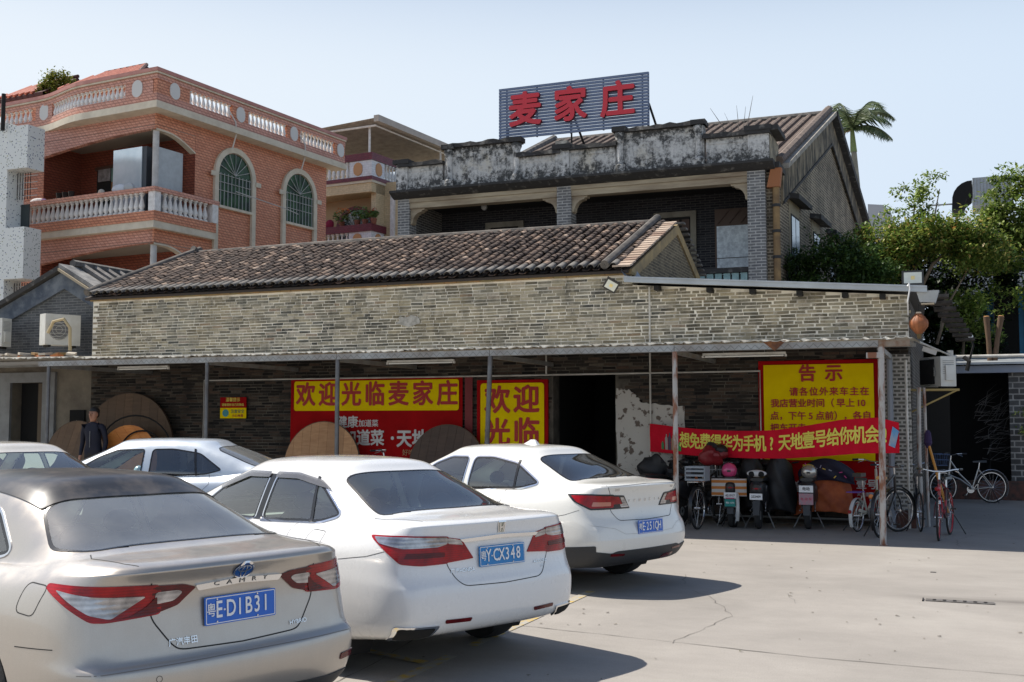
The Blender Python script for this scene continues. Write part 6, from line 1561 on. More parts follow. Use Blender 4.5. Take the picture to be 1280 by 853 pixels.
def build_T():
    root = carroot('parked_car', 'dusty champagne sedan with black roof, nearest the camera at bottom left', (-2.32, -11.82), 162.2)
    B = [(.20, .18, .18, .22, .78, .45, .4), (.22, .18, .18, .20, .92, .16, .22), (.30, .24, .22, .28, .965, .07, .08), (.40, .38, .36, .4, .99, .015, .0), (.505, .52, .5, .5, 1.0, .0, .0),
         (.575, .60, .60, .58, 1.0, .012, .02), (.60, .66, .66, .62, .998, .055, .04), (.68, .72, .72, .65, .993, .075, .06), (.78, .80, .79, .68, .985, .09, .08), (.88, .87, .86, .71, .965, .10, .12), (.965, .92, .905, .735, .93, .085, .16),
         (1.02, .955, .935, .75, .885, .035, .22), (1.05, .985, .955, .775, .84, .05, .30), (1.072, 1.0, .965, .83, .80, .20, .55)]
    P = dict(L=4.885, hw=.92, H=1.445, B=B, G=gh_rings(.50, 1.09, 1.12, 1.345, 1.445, 3.55, 1.0, xw=2.6), wheels=(1.03, 3.86), xr=0, xs=.62, shelf=.96, arch=.37, crease=[(5, 0, 4, .3), (6, 0, 4, .3), (11, 0, 5, .75), (12, 0, 4, .3)], vcrease=[(3, 2, 6, .5)])
    c = Car(root, P)
    # windows
    c.glass('rear_window', [(.52, .60, 1.075), (.50, 0, 1.09), (.52, -.60, 1.075), (.72, -.675, 1.15), (1.08, -.55, 1.325), (1.06, 0, 1.35), (1.08, .55, 1.325), (.72, .675, 1.15)], (.42, 0, -.9), GL_dirty, .014, .09, False)
    c.glass('rear_side_window', [(1.12, .7, 1.05), (1.35, .7, 1.01), (2.08, .7, .985), (2.08, .7, 1.315), (1.8, .7, 1.32), (1.45, .7, 1.26)], SIDE, GL_clean, .02, .08, chrome=True)
    c.glass('front_side_window', [(2.16, .7, .985), (3.08, .7, .985), (2.62, .7, 1.26), (2.4, .7, 1.31), (2.16, .7, 1.315)], SIDE, GL_clean, .02, .05, chrome=True)
    c.glass('windscreen', [(3.4, .62, 1.02), (3.4, -.62, 1.02), (3, -.5, 1.33), (3, .5, 1.33)], (-1, 0, 0), GL_clean, .03, .08, False)
    # roof skin
    c.patch('roof_panel', [(1.09, .55, 0), (1.05, .3, 0), (1.04, 0, 0), (1.05, -.3, 0), (1.09, -.55, 0), (2.58, -.55, 0), (2.58, .55, 0)], (0, 0, -1), mat('dusty_black_roof', (.022, .021, .02), .28, c2=(.10, .085, .07), ns=6, lo=.45, hi=.75, det=10, spec=.5), .008, .012, .025, mirror=False, step=.06)
    # lamps: outer on the corner, inner on the lid
    K = (.72, -.70, 0)
    q = [(.05, .50, .985), (.30, .90, .99), (.33, .90, .965), (.10, .86, .88), (.05, .74, .815), (.05, .50, .825)]
    lo_ = c.patch('tail_lamp', [(.05, .515, .955), (.05, .7, .962), (.12, .85, .968), (.38, .92, .968), (.40, .92, .945), (.24, .9, .87), (.12, .85, .80), (.08, .80, .795), (.05, .515, .812)], K, M_redl, .006, .02, .02)
    c.patch('clear_lens', [(.05, .60, .905), (.12, .84, .918), (.33, .90, .942), (.21, .89, .885), (.12, .86, .835), (.07, .78, .81)], K, M_clear, .010, .006, .015, parent=lo_)
    c.patch('dark_lens', [(.05, .54, .90), (.05, .60, .855), (.05, .68, .82), (.05, .74, .81), (.05, .54, .815)], K, M_redd, .0105, .004, .01, parent=lo_)
    li = c.patch('lid_lamp', [(.05, .495, .952), (.05, .33, .945), (.05, .26, .925), (.05, .36, .845), (.05, .495, .812)], REAR, M_redd, .006, .015, .015)
    c.patch('clear_lens', [(.05, .48, .92), (.05, .36, .92), (.05, .335, .908), (.05, .38, .87), (.05, .48, .86)], REAR, M_clear, .009, .004, .02, parent=li)
    c.patch('chrome_bar', [(0, .27, .935), (0, 0, .95), (0, -.27, .935), (0, -.25, .905), (0, 0, .918), (0, .25, .905)], REAR, M_chrome, .012, .015, .01, mirror=False)
    # lid outline
    c.line('lid_gap', [(0, .505, .965), (0, .505, .80), (0, .40, .66), (0, .36, .632), (0, 0, .622)], REAR, .007, rad=.05)
    c.line('lid_gap', [(.49, .61, 0), (.42, .645, 0), (.20, .60, 0), (.13, .565, 0)], (0, 0, -1), .006)
    c.line('bumper_gap', [(.34, .9, .675), (.64, .9, .66)], SIDE, .005)
    c.line('fuel_flap', [(.47, .9, .955), (.66, .9, .96), (.68, .9, .82), (.52, .9, .81)], SIDE, .005, mirror=True, closed=True, rad=.04)
    c.line('door_gap', [(1.52, .9, 1.0), (1.46, .9, .85), (1.55, .9, .72), (1.60, .9, .4)], SIDE, .006); c.line('door_gap', [(2.32, .9, .97), (2.34, .9, .3)], SIDE, .006)
    c.patch('door_handle', [(1.72, .9, .86), (1.95, .9, .86), (1.95, .9, .89), (1.72, .9, .89)], SIDE, PT, .03, .03, .015)
    # lower bumper: black lip, reflectors
    c.patch('bumper_lip', [(0, .86, .36), (0, .6, .345), (0, .3, .36), (0, 0, .365), (0, -.3, .36), (0, -.6, .345), (0, -.86, .36), (0, -.80, .235), (0, 0, .22), (0, .80, .235)], REAR, M_plas, .006, .02, .03, mirror=False)
    c.patch('reflector', [(.05, .70, .455), (.1, .82, .465), (.1, .82, .43), (.05, .70, .42)], K, M_redd, .006, .01, .01)
    c.line('bumper_crease', [(0, .84, .57), (0, .6, .575), (0, 0, .58), (0, -.6, .575), (0, -.84, .57)], REAR, .004, m=mat('soft_shadow_line', (.2, .18, .16), .6), mirror=False)
    MBk = MB().lathe([(.014, 0), (.012, .003)], 12); me = MBk.mesh('sensor', PT); c.decal('parking_sensor', fntring(.016, .013), (0, .50, .52), REAR, M_seam, .001)
    # badge: three ellipses in a ring
    bd_ = c.decal('badge', disc_mesh(.062, .042), (0, 0, .985), REAR, mat('badge_blue', (.01, .07, .25), .2), .006)
    for me in (ellring(0, 0, .062, .042, .007), ellring(0, .012, .042, .018, .006), ellring(0, -.004, .018, .036, .006)):
        c.decal('badge_ring', me, (0, 0, .985), REAR, M_chrome, .010, parent=bd_)
    c.decal('lettering', fnt('CAMRY', .034, .01, 0, spacing=2.6, width=1.5), (0, 0, .932), REAR, mat('engraved', (.2, .2, .2), .4, .5), .0135)
    c.decal('lettering', fnt('HYBRID', .030, .012, 0, width=1.2), (0, -.38, .668), REAR, M_chrome, .004)
    c.decal('lettering', fnt('广汽丰田', .040, .012, 0, width=1.0), (0, .34, .668), REAR, M_chrome, .004)
    plate(c, (0, 0, .795), 'ED1B31', tilt=-.05)
    c.finish(PT)
    return c
def ellring(cx, cy, a, b_, w_, n=36):
    vs = [(cx + a * math.cos(2 * PI * k / n), cy + b_ * math.sin(2 * PI * k / n), 0) for k in range(n)] + [(cx + (a - w_) * math.cos(2 * PI * k / n), cy + (b_ - w_ * .9) * math.sin(2 * PI * k / n), 0) for k in range(n)]
    return MB().add(vs, [(k, (k + 1) % n, n + (k + 1) % n, n + k) for k in range(n)]).mesh('ring', fix=False)
def fntring(a, b_): return ellring(0, 0, a, a, a - b_)
def disc_mesh(a, b_, n=32):
    return MB().add([(0, 0, 0)] + [(a * r_ * math.cos(2 * PI * k / n), b_ * r_ * math.sin(2 * PI * k / n), 0) for r_ in (.5, 1) for k in range(n)],
                    [(0, 1 + k, 1 + (k + 1) % n) for k in range(n)] + [(1 + k, 1 + n + k, 1 + n + (k + 1) % n, 1 + (k + 1) % n) for k in range(n)]).mesh('disc', fix=False)
PT = paint('champagne_paint', (.50, .455, .40), .65, .30, dust=.14, dcol=(.40, .36, .31))
PW = paint('pearl_white_paint', (.80, .80, .79), .0, .22, dust=.07, dcol=(.6, .57, .5))
PV = paint('ivory_white_paint', (.78, .77, .72), .0, .25, dust=.08, dcol=(.6, .57, .5))
PS = paint('silver_blue_paint', (.62, .68, .74), .3, .28, dust=.06)
PL = paint('off_white_paint', (.66, .63, .57), .1, .3, dust=.3)

def build_H():
    root = carroot('parked_car', 'white sedan with grey window visors and red tail lamps, in the middle of row', (-1.90, -9.38), 156.6)
    B = [(.26, .20, .20, .22, .78, .45, .4), (.30, .21, .20, .20, .93, .12, .2), (.345, .27, .23, .28, .97, .045, .08), (.42, .38, .36, .4, .99, .01, .0), (.54, .52, .5, .5, 1.0, .0, .0),
         (.64, .62, .62, .58, 1.0, .01, .02), (.68, .68, .68, .62, .998, .03, .04), (.74, .74, .74, .65, .99, .05, .06), (.82, .82, .81, .68, .98, .055, .08), (.91, .88, .87, .71, .96, .06, .12), (.985, .93, .915, .735, .925, .06, .16),
         (1.045, .965, .945, .76, .88, .045, .22), (1.07, .99, .965, .785, .83, .075, .30), (1.082, 1.0, .975, .84, .79, .24, .55)]
    P = dict(L=4.93, hw=.923, H=1.468, B=B, G=gh_rings(.54, 1.09, 1.20, 1.362, 1.468, 3.55, 1.01, xw=2.6), wheels=(1.08, 3.86), xr=0, xs=.68, shelf=.97, arch=.365, crease=[(11, 0, 4, .55), (5, 0, 4, .25)], vcrease=[(3, 1, 5, .35)])
    c = Car(root, P)
    c.glass('rear_window', [(0.58, 0.64, 1.058), (0.5499999999999999, 0, 1.07), (0.58, -0.64, 1.058), (1.2, -0.52, 1.35), (1.17, 0, 1.375), (1.2, 0.52, 1.35)], (.42, 0, -.9), GL_clean, .014, .09, False)
    c.glass('rear_side_window', [(1.0, .7, 1.07), (1.22, .7, 1.01), (1.96, .7, .985), (1.96, .7, 1.33), (1.7, .7, 1.335), (1.36, .7, 1.275)], SIDE, GL_clean, .018, .06, chrome=True)
    c.glass('front_side_window', [(2.06, .7, .985), (3.05, .7, .98), (2.66, .7, 1.25), (2.4, .7, 1.325), (2.06, .7, 1.33)], SIDE, GL_clean, .018, .05, chrome=True)
    c.glass('windscreen', [(3.4, .62, 1.03), (3.4, -.62, 1.03), (3, -.5, 1.34), (3, .5, 1.34)], (-1, 0, 0), GL_clean, .03, .08, False)
    c.patch('quarter_bar', [(1.30, .7, 1.0), (1.335, .7, .995), (1.46, .7, 1.33), (1.43, .7, 1.325)], SIDE, M_frit, .006, .006, .002)
    vis = mat_glass('smoke_visor', (.25, .25, .25), .15, .08, .35, (.4, .38, .36))
    c.patch('window_visor', [(1.22, .7, 1.235), (1.38, .7, 1.30), (1.68, .7, 1.345), (1.97, .7, 1.345), (1.97, .7, 1.30), (1.68, .7, 1.30), (1.42, .7, 1.26)], SIDE, vis, .013, .0, .02)
    c.patch('window_visor', [(2.05, .7, 1.345), (2.40, .7, 1.34), (2.78, .7, 1.215), (2.75, .7, 1.18), (2.36, .7, 1.295), (2.05, .7, 1.30)], SIDE, vis, .013, .0, .02)
    c.patch('pillar_trim', [(1.955, .7, .985), (2.065, .7, .985), (2.065, .7, 1.33), (1.955, .7, 1.33)], SIDE, M_frit, .004, .006, .004)
    K = (.72, -.70, 0)
    lo_ = c.patch('tail_lamp', [(.05, .50, 0.970), (.05, .7, 0.980), (.12, .86, 0.985), (.36, .92, 0.980), (.36, .92, 0.965), (.24, .9, 0.885), (.12, .87, 0.800), (.05, .75, 0.785), (.05, .50, 0.790)], K, M_redl, .006, .02, .02)
    c.patch('clear_lens', [(.05, .515, 0.965), (.12, .86, 0.975), (.345, .905, 0.970), (.30, .9, 0.930), (.12, .85, 0.900), (.05, .60, 0.903), (.05, .515, 0.920)], K, M_clear, .010, .006, .015, parent=lo_)
    c.patch('dark_lens', [(.05, .54, 0.865), (.11, .82, 0.870), (.12, .84, 0.835), (.05, .54, 0.835)], K, M_redd, .0095, .003, .008, parent=lo_)
    li = c.patch('lid_lamp', [(.05, .485, 0.965), (.05, .36, 0.945), (.05, .26, 0.810), (.05, .485, 0.795)], REAR, M_redl, .006, .015, .012)
    c.patch('clear_lens', [(.05, .475, 0.960), (.05, .37, 0.940), (.05, .35, 0.905), (.05, .475, 0.920)], REAR, M_clear, .0095, .004, .01, parent=li)
    c.patch('chrome_bar', [(0, .38, 0.945), (0, 0, 0.958), (0, -.38, 0.945), (0, -.35, 0.922), (0, 0, 0.933), (0, .35, 0.922)], REAR, M_chrome, .016, .02, .01, mirror=False)
    c.line('lid_gap', [(0, .492, 0.970), (0, .492, 0.790), (0, .42, 0.675), (0, .36, 0.635), (0, 0, 0.625)], REAR, .006, rad=.04)
    c.line('lid_gap', [(.62, .68, 0), (.5, .68, 0), (.2, .60, 0)], (0, 0, -1), .006)
    c.line('bumper_gap', [(.3, .9, .88), (.45, .9, .84), (.74, .9, .80)], SIDE, .004)
    c.line('fuel_flap', [(.98, .9, .965), (1.17, .9, .97), (1.18, .9, .83), (1.0, .9, .82)], SIDE, .004, mirror=True, closed=True, rad=.04)
    c.line('door_gap', [(1.46, .9, 1.03), (1.42, .9, .9), (1.52, .9, .72), (1.58, .9, .35)], SIDE, .005); c.line('door_gap', [(2.33, .9, .98), (2.35, .9, .3)], SIDE, .005)
    c.patch('door_handle', [(1.66, .9, .88), (1.90, .9, .885), (1.90, .9, .915), (1.66, .9, .91)], SIDE, PW, .03, .03, .015)
    ex = c.patch('exhaust_trim', [(.0, .84, .40), (0, .56, .395), (0, .60, .315), (0, .82, .30)], REAR, M_chrome, .012, .03, .02)
    c.patch('exhaust_opening', [(.0, .82, .385), (0, .59, .38), (0, .615, .325), (0, .81, .315)], REAR, M_black, .0155, .002, .015, parent=ex)
    c.patch('reflector', [(0, .52, .425), (0, .30, .42), (0, .31, .395), (0, .52, .40)], REAR, M_redd, .006, .01, .008)
    bd_ = c.decal('badge', MB().add([(-.036, .038, -0.065), (-.028, -.036, -0.065), (.028, -.036, -0.065), (.036, .038, -0.065)], [(0, 1, 2, 3)]).mesh('b', fix=False), (0, 0, 1.007), REAR, mat('badge_grey', (.4, .4, 0.335), .4, .6), .006)
    for q_ in ([(-.038, .04), (-.030, .04), (-.023, -.038), (-.030, -.038)], [(.038, .04), (.030, .04), (.023, -.038), (.030, -.038)], [(-.022, .03), (-.013, .03), (-.008, -.03), (-.016, -.03)], [(.022, .03), (.013, .03), (.008, -.03), (.016, -.03)], [(-.013, .004), (.013, .004), (.011, -.006), (-.011, -.006)], [(-.036, .04), (.036, .04), (.036, .034), (-.036, .034)]):
        c.decal('badge_bar', MB().add([(a, b_, 0) for a, b_ in q_], [(0, 1, 2, 3)]).mesh('b', fix=False), (0, 0, 1.007), REAR, M_chrome, .009, parent=bd_)
    c.decal('lettering', fnt('广汽HONDA', .036, .012, 0), (0, .36, 0.735), REAR, M_chrome, .004)
    c.decal('lettering', fnt('ACCORD', .028, .012, 0, width=1.3), (0, -.40, 0.735), REAR, M_chrome, .004); c.decal('lettering', fnt('2.0', .024, .012, 0), (0, -.41, 0.700), REAR, M_chrome, .004)
    plate(c, (0, 0, .815), 'YCX348', tilt=-.06).data.materials[0] = mat('cyan_blue_plate', (.012, .20, .50), .4)
    c.finish(PW)
def build_M():
    root = carroot('parked_car', 'white fastback sedan with black lower bumper, farthest of the rear ends', (-1.96, -5.22), 159.9)
    B = [(.24, .20, .20, .22, .78, .45, .4), (.27, .20, .20, .20, .92, .10, .2), (.36, .25, .23, .28, .965, .03, .08), (.46, .40, .38, .4, .99, .0, .0), (.55, .52, .5, .5, 1.0, -.005, .0),
         (.60, .62, .62, .58, 1.0, .005, .02), (.70, .68, .68, .62, .998, .03, .04), (.76, .75, .74, .65, .99, .07, .06), (.84, .82, .81, .68, .975, .085, .08), (.94, .88, .87, .71, .955, .085, .12), (1.02, .93, .915, .735, .92, .065, .16),
         (1.075, .965, .945, .76, .87, .03, .22), (1.10, .995, .965, .785, .82, .05, .30), (1.118, 1.015, .98, .84, .78, .2, .55)]
    P = dict(L=4.75, hw=.905, H=1.487, B=B, G=gh_rings(.48, 1.115, 1.12, 1.38, 1.487, 3.45, 1.02, xw=2.55), wheels=(1.0, 3.72), xr=0, xs=.62, shelf=.99, arch=.36, crease=[(4, 0, 4, .5), (5, 0, 4, .4), (11, 0, 5, .6)], vcrease=[(3, 2, 6, .5)])
    c = Car(root, P)
    c.glass('rear_window', [(0.54, 0.62, 1.108), (0.51, 0, 1.12), (0.54, -0.62, 1.108), (1.12, -0.51, 1.36), (1.09, 0, 1.385), (1.12, 0.51, 1.36)], (.42, 0, -.9), GL_dark, .014, .09, False)
    c.glass('rear_side_window', [(.95, .7, 1.09), (1.20, .7, 1.03), (1.97, .7, 1.0), (1.97, .7, 1.345), (1.7, .7, 1.35), (1.32, .7, 1.285)], SIDE, GL_clean, .018, .06, chrome=True)
    c.glass('front_side_window', [(2.06, .7, 1.0), (2.98, .7, .99), (2.6, .7, 1.26), (2.36, .7, 1.34), (2.06, .7, 1.345)], SIDE, GL_clean, .018, .05, chrome=True)
    c.glass('windscreen', [(3.3, .62, 1.04), (3.3, -.62, 1.04), (2.9, -.5, 1.35), (2.9, .5, 1.35)], (-1, 0, 0), GL_clean, .03, .08, False)
    c.patch('quarter_bar', [(1.27, .7, 1.02), (1.30, .7, 1.018), (1.33, .7, 1.33), (1.30, .7, 1.325)], SIDE, M_frit, .006, .006, .002)
    K = (.72, -.70, 0)
    lo_ = c.patch('tail_lamp', [(.05, .56, 1.0), (.12, .84, 1.01), (.36, .92, 1.005), (.30, .9, .93), (.12, .86, .85), (.05, .56, .85)], K, M_frit, .006, .02, .02)
    c.patch('red_lens', [(.05, .575, .985), (.12, .83, .995), (.32, .91, .99), (.26, .9, .93), (.12, .85, .868), (.05, .575, .868)], K, M_redl, .010, .006, .015, parent=lo_)
    c.patch('clear_lens', [(.05, .62, .925), (.12, .82, .93), (.13, .83, .885), (.05, .62, .885)], K, mat('amber_pink_lens', (.50, .16, .10), .15, coat=1), .0125, .003, .01, parent=lo_)
    li = c.patch('lid_lamp', [(.05, .545, .995), (.05, .36, .985), (.05, .26, .85), (.05, .545, .85)], REAR, M_frit, .006, .015, .015)
    c.patch('red_lens', [(.05, .53, .98), (.05, .44, .975), (.05, .38, .90), (.05, .53, .90)], REAR, M_redl, .0095, .004, .01, parent=li)
    c.patch('clear_lens', [(.05, .37, .97), (.05, .28, .865), (.05, .40, .865), (.05, .42, .895), (.05, .375, .90), (.05, .42, .97)], REAR, M_clear, .0095, .004, .01, parent=li)
    c.line('lid_gap', [(.3, .60, 1.09), (.1, .60, 1.06), (0, .555, 1.0), (0, .555, .84), (0, .46, .735), (0, 0, .725)], REAR, .006, rad=.04)
    c.line('bumper_gap', [(.3, .9, .85), (.45, .9, .80), (.64, .9, .76)], SIDE, .004)
    c.line('door_gap', [(1.40, .9, 1.04), (1.36, .9, .9), (1.46, .9, .72), (1.5, .9, .35)], SIDE, .005); c.line('door_gap', [(2.25, .9, .98), (2.27, .9, .3)], SIDE, .005)
    c.line('window_seam', [(.0, .66, 1.08), (.0, .0, 1.095), (0, -.66, 1.08)], REAR, .003, mirror=False)
    c.patch('door_handle', [(1.60, .9, .89), (1.84, .9, .895), (1.84, .9, .925), (1.60, .9, .92)], SIDE, PV, .03, .03, .015)
    c.patch('black_bumper', [(.2, .9, .50), (.1, .88, .455), (0, .6, .415), (0, .54, .435), (0, -.54, .435), (0, -.6, .415), (.1, -.88, .455), (.2, -.9, .50), (.15, -.85, .28), (0, 0, .25), (.15, .85, .28)], REAR, M_plas, .008, .02, .03, mirror=False)
    c.patch('black_sill', [(.12, .9, .50), (.66, .9, .46), (.64, .9, .26), (.15, .9, .28)], SIDE, M_plas, .007, .02, .02)
    c.patch('reflector', [(0, .62, .415), (0, .42, .405), (0, .43, .385), (0, .62, .39)], REAR, M_redd, .012, .01, .008)
    c.patch('fog_lamp', [(0, -.28, .345), (0, -.48, .355), (0, -.48, .31), (0, -.28, .30)], REAR, M_redd, .012, .01, .01, mirror=False)
    c.line('bumper_crease', [(0, .8, .70), (0, .55, .66), (0, .42, .60), (0, 0, .585), (0, -.42, .60), (0, -.55, .66), (0, -.8, .7)], REAR, .004, m=mat('soft_line_w', (.45, .44, .4), .5), mirror=False)
    for k, ch in enumerate('VENUCIA'): c.decal('lettering', fnt(ch, .042, .012, 0), (0, .27 - k * .09, .925), REAR, M_chrome, .004)
    c.decal('lettering', fnt('D60', .036, .012, 0), (0, .48, 1.045), REAR, M_chrome, .004); c.decal('lettering', fnt('PLUS', .03, .012, 0), (0, -.5, 1.045), REAR, M_chrome, .004)
    plate(c, (0, 0, .655), 'E251QH', tilt=-.03)
    c.finish(PV)
    MB().loft([[(1.55, -.03, 1.475), (1.55, .03, 1.475), (1.75, .03, 1.485), (1.75, -.03, 1.485)], [(1.6, -.008, 1.535), (1.6, .008, 1.535), (1.66, .008, 1.535), (1.66, -.008, 1.535)]]).build('roof_antenna', PV, root)
def build_simple(label, loc, deg, pt, glass_, L=4.6):
    root = carroot('parked_car', label, loc, deg)
    B = [(.20, .18, .18, .22, .78, .45, .4), (.24, .18, .18, .20, .93, .12, .2), (.335, .25, .23, .28, .97, .045, .08), (.45, .42, .40, .4, .99, .0, .0), (.58, .56, .55, .5, 1.0, .0, .0),
         (.72, .70, .70, .62, .998, .04, .04), (.84, .82, .81, .68, .98, .055, .08), (.96, .90, .89, .72, .95, .06, .14), (1.05, .95, .93, .75, .90, .05, .2), (1.09, .985, .955, .78, .84, .08, .30), (1.11, 1.0, .965, .84, .79, .24, .55)]
    P = dict(L=L, hw=.885, H=1.51, B=B, G=gh_rings(.52, 1.12, 1.24, 1.40, 1.51, 3.65, 1.01, xw=2.75), wheels=(.98, 3.6), xr=0, xs=.66, shelf=.98, arch=.36)
    c = Car(root, P)
    c.glass('rear_window', [(0.58, 0.62, 1.103), (0.5499999999999999, 0, 1.115), (0.58, -0.62, 1.103), (1.22, -0.51, 1.37), (1.19, 0, 1.395), (1.22, 0.51, 1.37)], (.42, 0, -.9), glass_, .014, .09, False)
    c.glass('rear_side_window', [(1.08, .7, 1.08), (1.3, .7, 1.02), (2.10, .7, .985), (2.10, .7, 1.365), (1.8, .7, 1.37), (1.42, .7, 1.31)], SIDE, GL_dark, .018, .06)
    c.glass('front_side_window', [(2.2, .7, .985), (3.3, .7, .98), (2.85, .7, 1.26), (2.6, .7, 1.355), (2.2, .7, 1.365)], SIDE, GL_clean, .018, .05)
    c.glass('windscreen', [(3.2, .62, 1.03), (3.2, -.62, 1.03), (2.8, -.5, 1.375), (2.8, .5, 1.375)], (-1, 0, 0), GL_clean, .03, .08, False)
    c.patch('quarter_bar', [(1.42, .7, 1.01), (1.45, .7, 1.008), (1.52, .7, 1.365), (1.49, .7, 1.36)], SIDE, M_frit, .006, .006, .002)
    K = (.72, -.70, 0)
    c.patch('tail_lamp', [(.05, .50, 1.0), (.12, .84, 1.01), (.3, .9, 1.0), (.24, .88, .93), (.12, .86, .84), (.05, .50, .84)], K, M_redl, .006, .02, .02)
    c.line('lid_gap', [(0, .492, 1.035), (0, .492, .855), (0, .42, .70), (0, 0, .68)], REAR, .006, rad=.04)
    c.line('door_gap', [(1.26, .9, 1.03), (1.22, .9, .9), (1.4, .9, .72), (1.46, .9, .35)], SIDE, .005); c.line('door_gap', [(2.1, .9, .98), (2.12, .9, .3)], SIDE, .005); c.line('door_gap', [(3.05, .9, .93), (3.1, .9, .3)], SIDE, .005)
    for x in (1.5, 2.4): c.patch('door_handle', [(x, .9, .87), (x + .2, .9, .875), (x + .2, .9, .905), (x, .9, .9)], SIDE, M_chrome if pt is PS else pt, .03, .03, .015)
    MB().ball((2.95, .98, 1.0), .1, 10, 7, .7, 1, .75).build('wing_mirror', pt, root, smooth=True); MB().ball((2.95, -.98, 1.0), .1, 10, 7, .7, 1, .75).build('wing_mirror', pt, root, smooth=True)
    c.finish(pt); return c
build_T(); build_H(); build_M()
build_simple('silver blue sedan seen side on behind the white one, before the wooden discs', (-7.42, -3.02), 197.4, PS, GL_dirty, 4.75)
build_simple('off white sedan whose roof just shows at left edge behind nearest car', (-7.74, -7.21), 160, PL, GL_clean)
# ============================================================ BICYCLES
M_blk = mat('black_enamel', (.012, .012, .013), .3)
M_rubber = mat('bicycle_tyre', (.02, .02, .02), .8)
M_alu = mat('bright_alloy', (.55, .55, .56), .25, .9)
M_wfen = mat('white_fender', (.60, .60, .58), .3)
def hang(mb, nm, m, p, smooth=True): return mb.build(nm, m, p, smooth=smooth)
def bike(label, loc, deg, fr, tyre=M_rubber, rim=M_alu, fender=None, r=.33, wb=1.05, basket=None, saddle=M_blk, stepthru=False, small=False, steer=0, lean=0, grp='parked bicycles', saddle_z=.86, bar_z=1.02, stem=None):
    t = thing('bicycle', label, 'bicycle', (*loc, .0), R(deg), grp); t.rotation_euler = (R(lean), 0, R(deg))
    def whl(x, st=0):
        w_ = thing_('wheel', t, (x, 0, r), (0, 0, R(st)))
        hang(MB().tube([(r * .965 * math.cos(a), 0, r * .965 * math.sin(a)) for a in [2 * PI * k / 36 for k in range(36)]], r * .048, 7, close=True), 'tyre', tyre, w_)
        hang(MB().tube([(r * .89 * math.cos(a), 0, r * .89 * math.sin(a)) for a in [2 * PI * k / 36 for k in range(36)]], .012, 6, close=True), 'rim', rim, w_)
        sp_ = MB()
        for k in range(18): a = 2 * PI * k / 18; sp_.tube([(.02 * math.cos(a + 1), .015 * (-1) ** k, .02 * math.sin(a + 1)), (r * .88 * math.cos(a), 0, r * .88 * math.sin(a))], .0018, 3, cap=False)
        sp_.build('spokes', M_alu, w_, kind='stuff')
        hang(MB().lathe([(.022, -.05), (.022, .05)], 10, Matrix.Rotation(PI / 2, 4, 'X')), 'hub', M_alu, w_)
        return w_
    whl(0); wf2 = whl(wb, steer)
    bb_ = (.43 * wb / 1.05, 0, .29 if not small else .27); hd0, hd1 = (wb - .13, 0, r + .28 if not small else .50), (wb - .17, 0, bar_z - .12)
    st_ = (.28 * wb / 1.05, 0, .72 if not small else .55)
    f = MB()
    if stepthru:
        f.tube([hd1, (wb * .66, 0, .62), (wb * .45, 0, .40), bb_], .018, 8); f.tube([(hd0[0], 0, hd0[2] - .02), (wb * .64, 0, .50), (wb * .42, 0, .33)], .016, 8)
    elif small: f.tube([hd0, (wb * .6, 0, .42), bb_, (.1, 0, .33)], .026, 8)
    else: f.tube([hd1, st_], .017, 8); f.tube([hd0, bb_], .019, 8)
    f.tube([bb_, st_], .017, 8)
    for q in (-1, 1):
        f.tube([(0, q * .06, r), bb_], .009, 6); f.tube([(0, q * .06, r), (st_[0], q * .02, st_[2])], .009, 6)
    f.tube([hd0, hd1], .022, 8); f.build('frame', fr, t, smooth=True)
    fk = MB(); 
    for q in (-1, 1): fk.tube([(wb, q * .055, r), (wb - .06, q * .05, r + .16), (hd0[0], q * .02, hd0[2])], .011, 6)
    fk.build('fork', fr, t, smooth=True)
    hb = MB().tube([hd1, (hd1[0] - .02, 0, bar_z)], .014, 8)
    cs, sn = math.cos(R(steer)), math.sin(R(steer))
    def hp(x, y, z): return (hd1[0] + x * cs - y * sn, x * sn + y * cs, z)
    hb.tube([hp(-.14, .29, bar_z + .03), hp(-.02, .22, bar_z + .03), hp(0, .08, bar_z), hp(0, -.08, bar_z), hp(-.02, -.22, bar_z + .03), hp(-.14, -.29, bar_z + .03)], .012, 7)
    hbo = hb.build('handlebar', M_alu, t, smooth=True)
    for q in (-1, 1): hang(MB().tube([hp(-.10, q * .275, bar_z + .032), hp(-.19, q * .31, bar_z + .03)], .018, 8), 'grip', M_blk, hbo); hang(MB().tube([hp(-.03, q * .22, bar_z + .01), hp(-.12, q * .27, bar_z - .02)], .006, 5), 'brake_lever', M_alu, hbo)
    sd_ = MB().loft([[(st_[0] - .06 - .10, -.075, saddle_z), (st_[0] - .16, .075, saddle_z), (st_[0] - .16, .06, saddle_z + .05), (st_[0] - .16, -.06, saddle_z + .05)], [(st_[0] - .02, -.055, saddle_z), (st_[0] - .02, .055, saddle_z), (st_[0] - .02, .045, saddle_z + .04), (st_[0] - .02, -.045, saddle_z + .04)], [(st_[0] + .12, -.02, saddle_z), (st_[0] + .12, .02, saddle_z), (st_[0] + .12, .015, saddle_z + .03), (st_[0] + .12, -.015, saddle_z + .03)]])
    sd_.build('saddle', saddle, t); hang(MB().tube([(st_[0], 0, st_[2] - .05), (st_[0] - .03, 0, saddle_z)], .013, 8), 'seat_post', M_alu, t)
    cr_ = MB().lathe([(.085, -.004), (.085, .004)], 20, Matrix.Translation((bb_[0], -.05, bb_[2])) @ Matrix.Rotation(PI / 2, 4, 'X')); cr_.tube([(bb_[0], -.06, bb_[2]), (bb_[0] + .1, -.07, bb_[2] - .13)], .009, 6); cr_.tube([(bb_[0], .06, bb_[2]), (bb_[0] - .1, .07, bb_[2] + .13)], .009, 6)
    co = cr_.build('crank', M_alu, t)
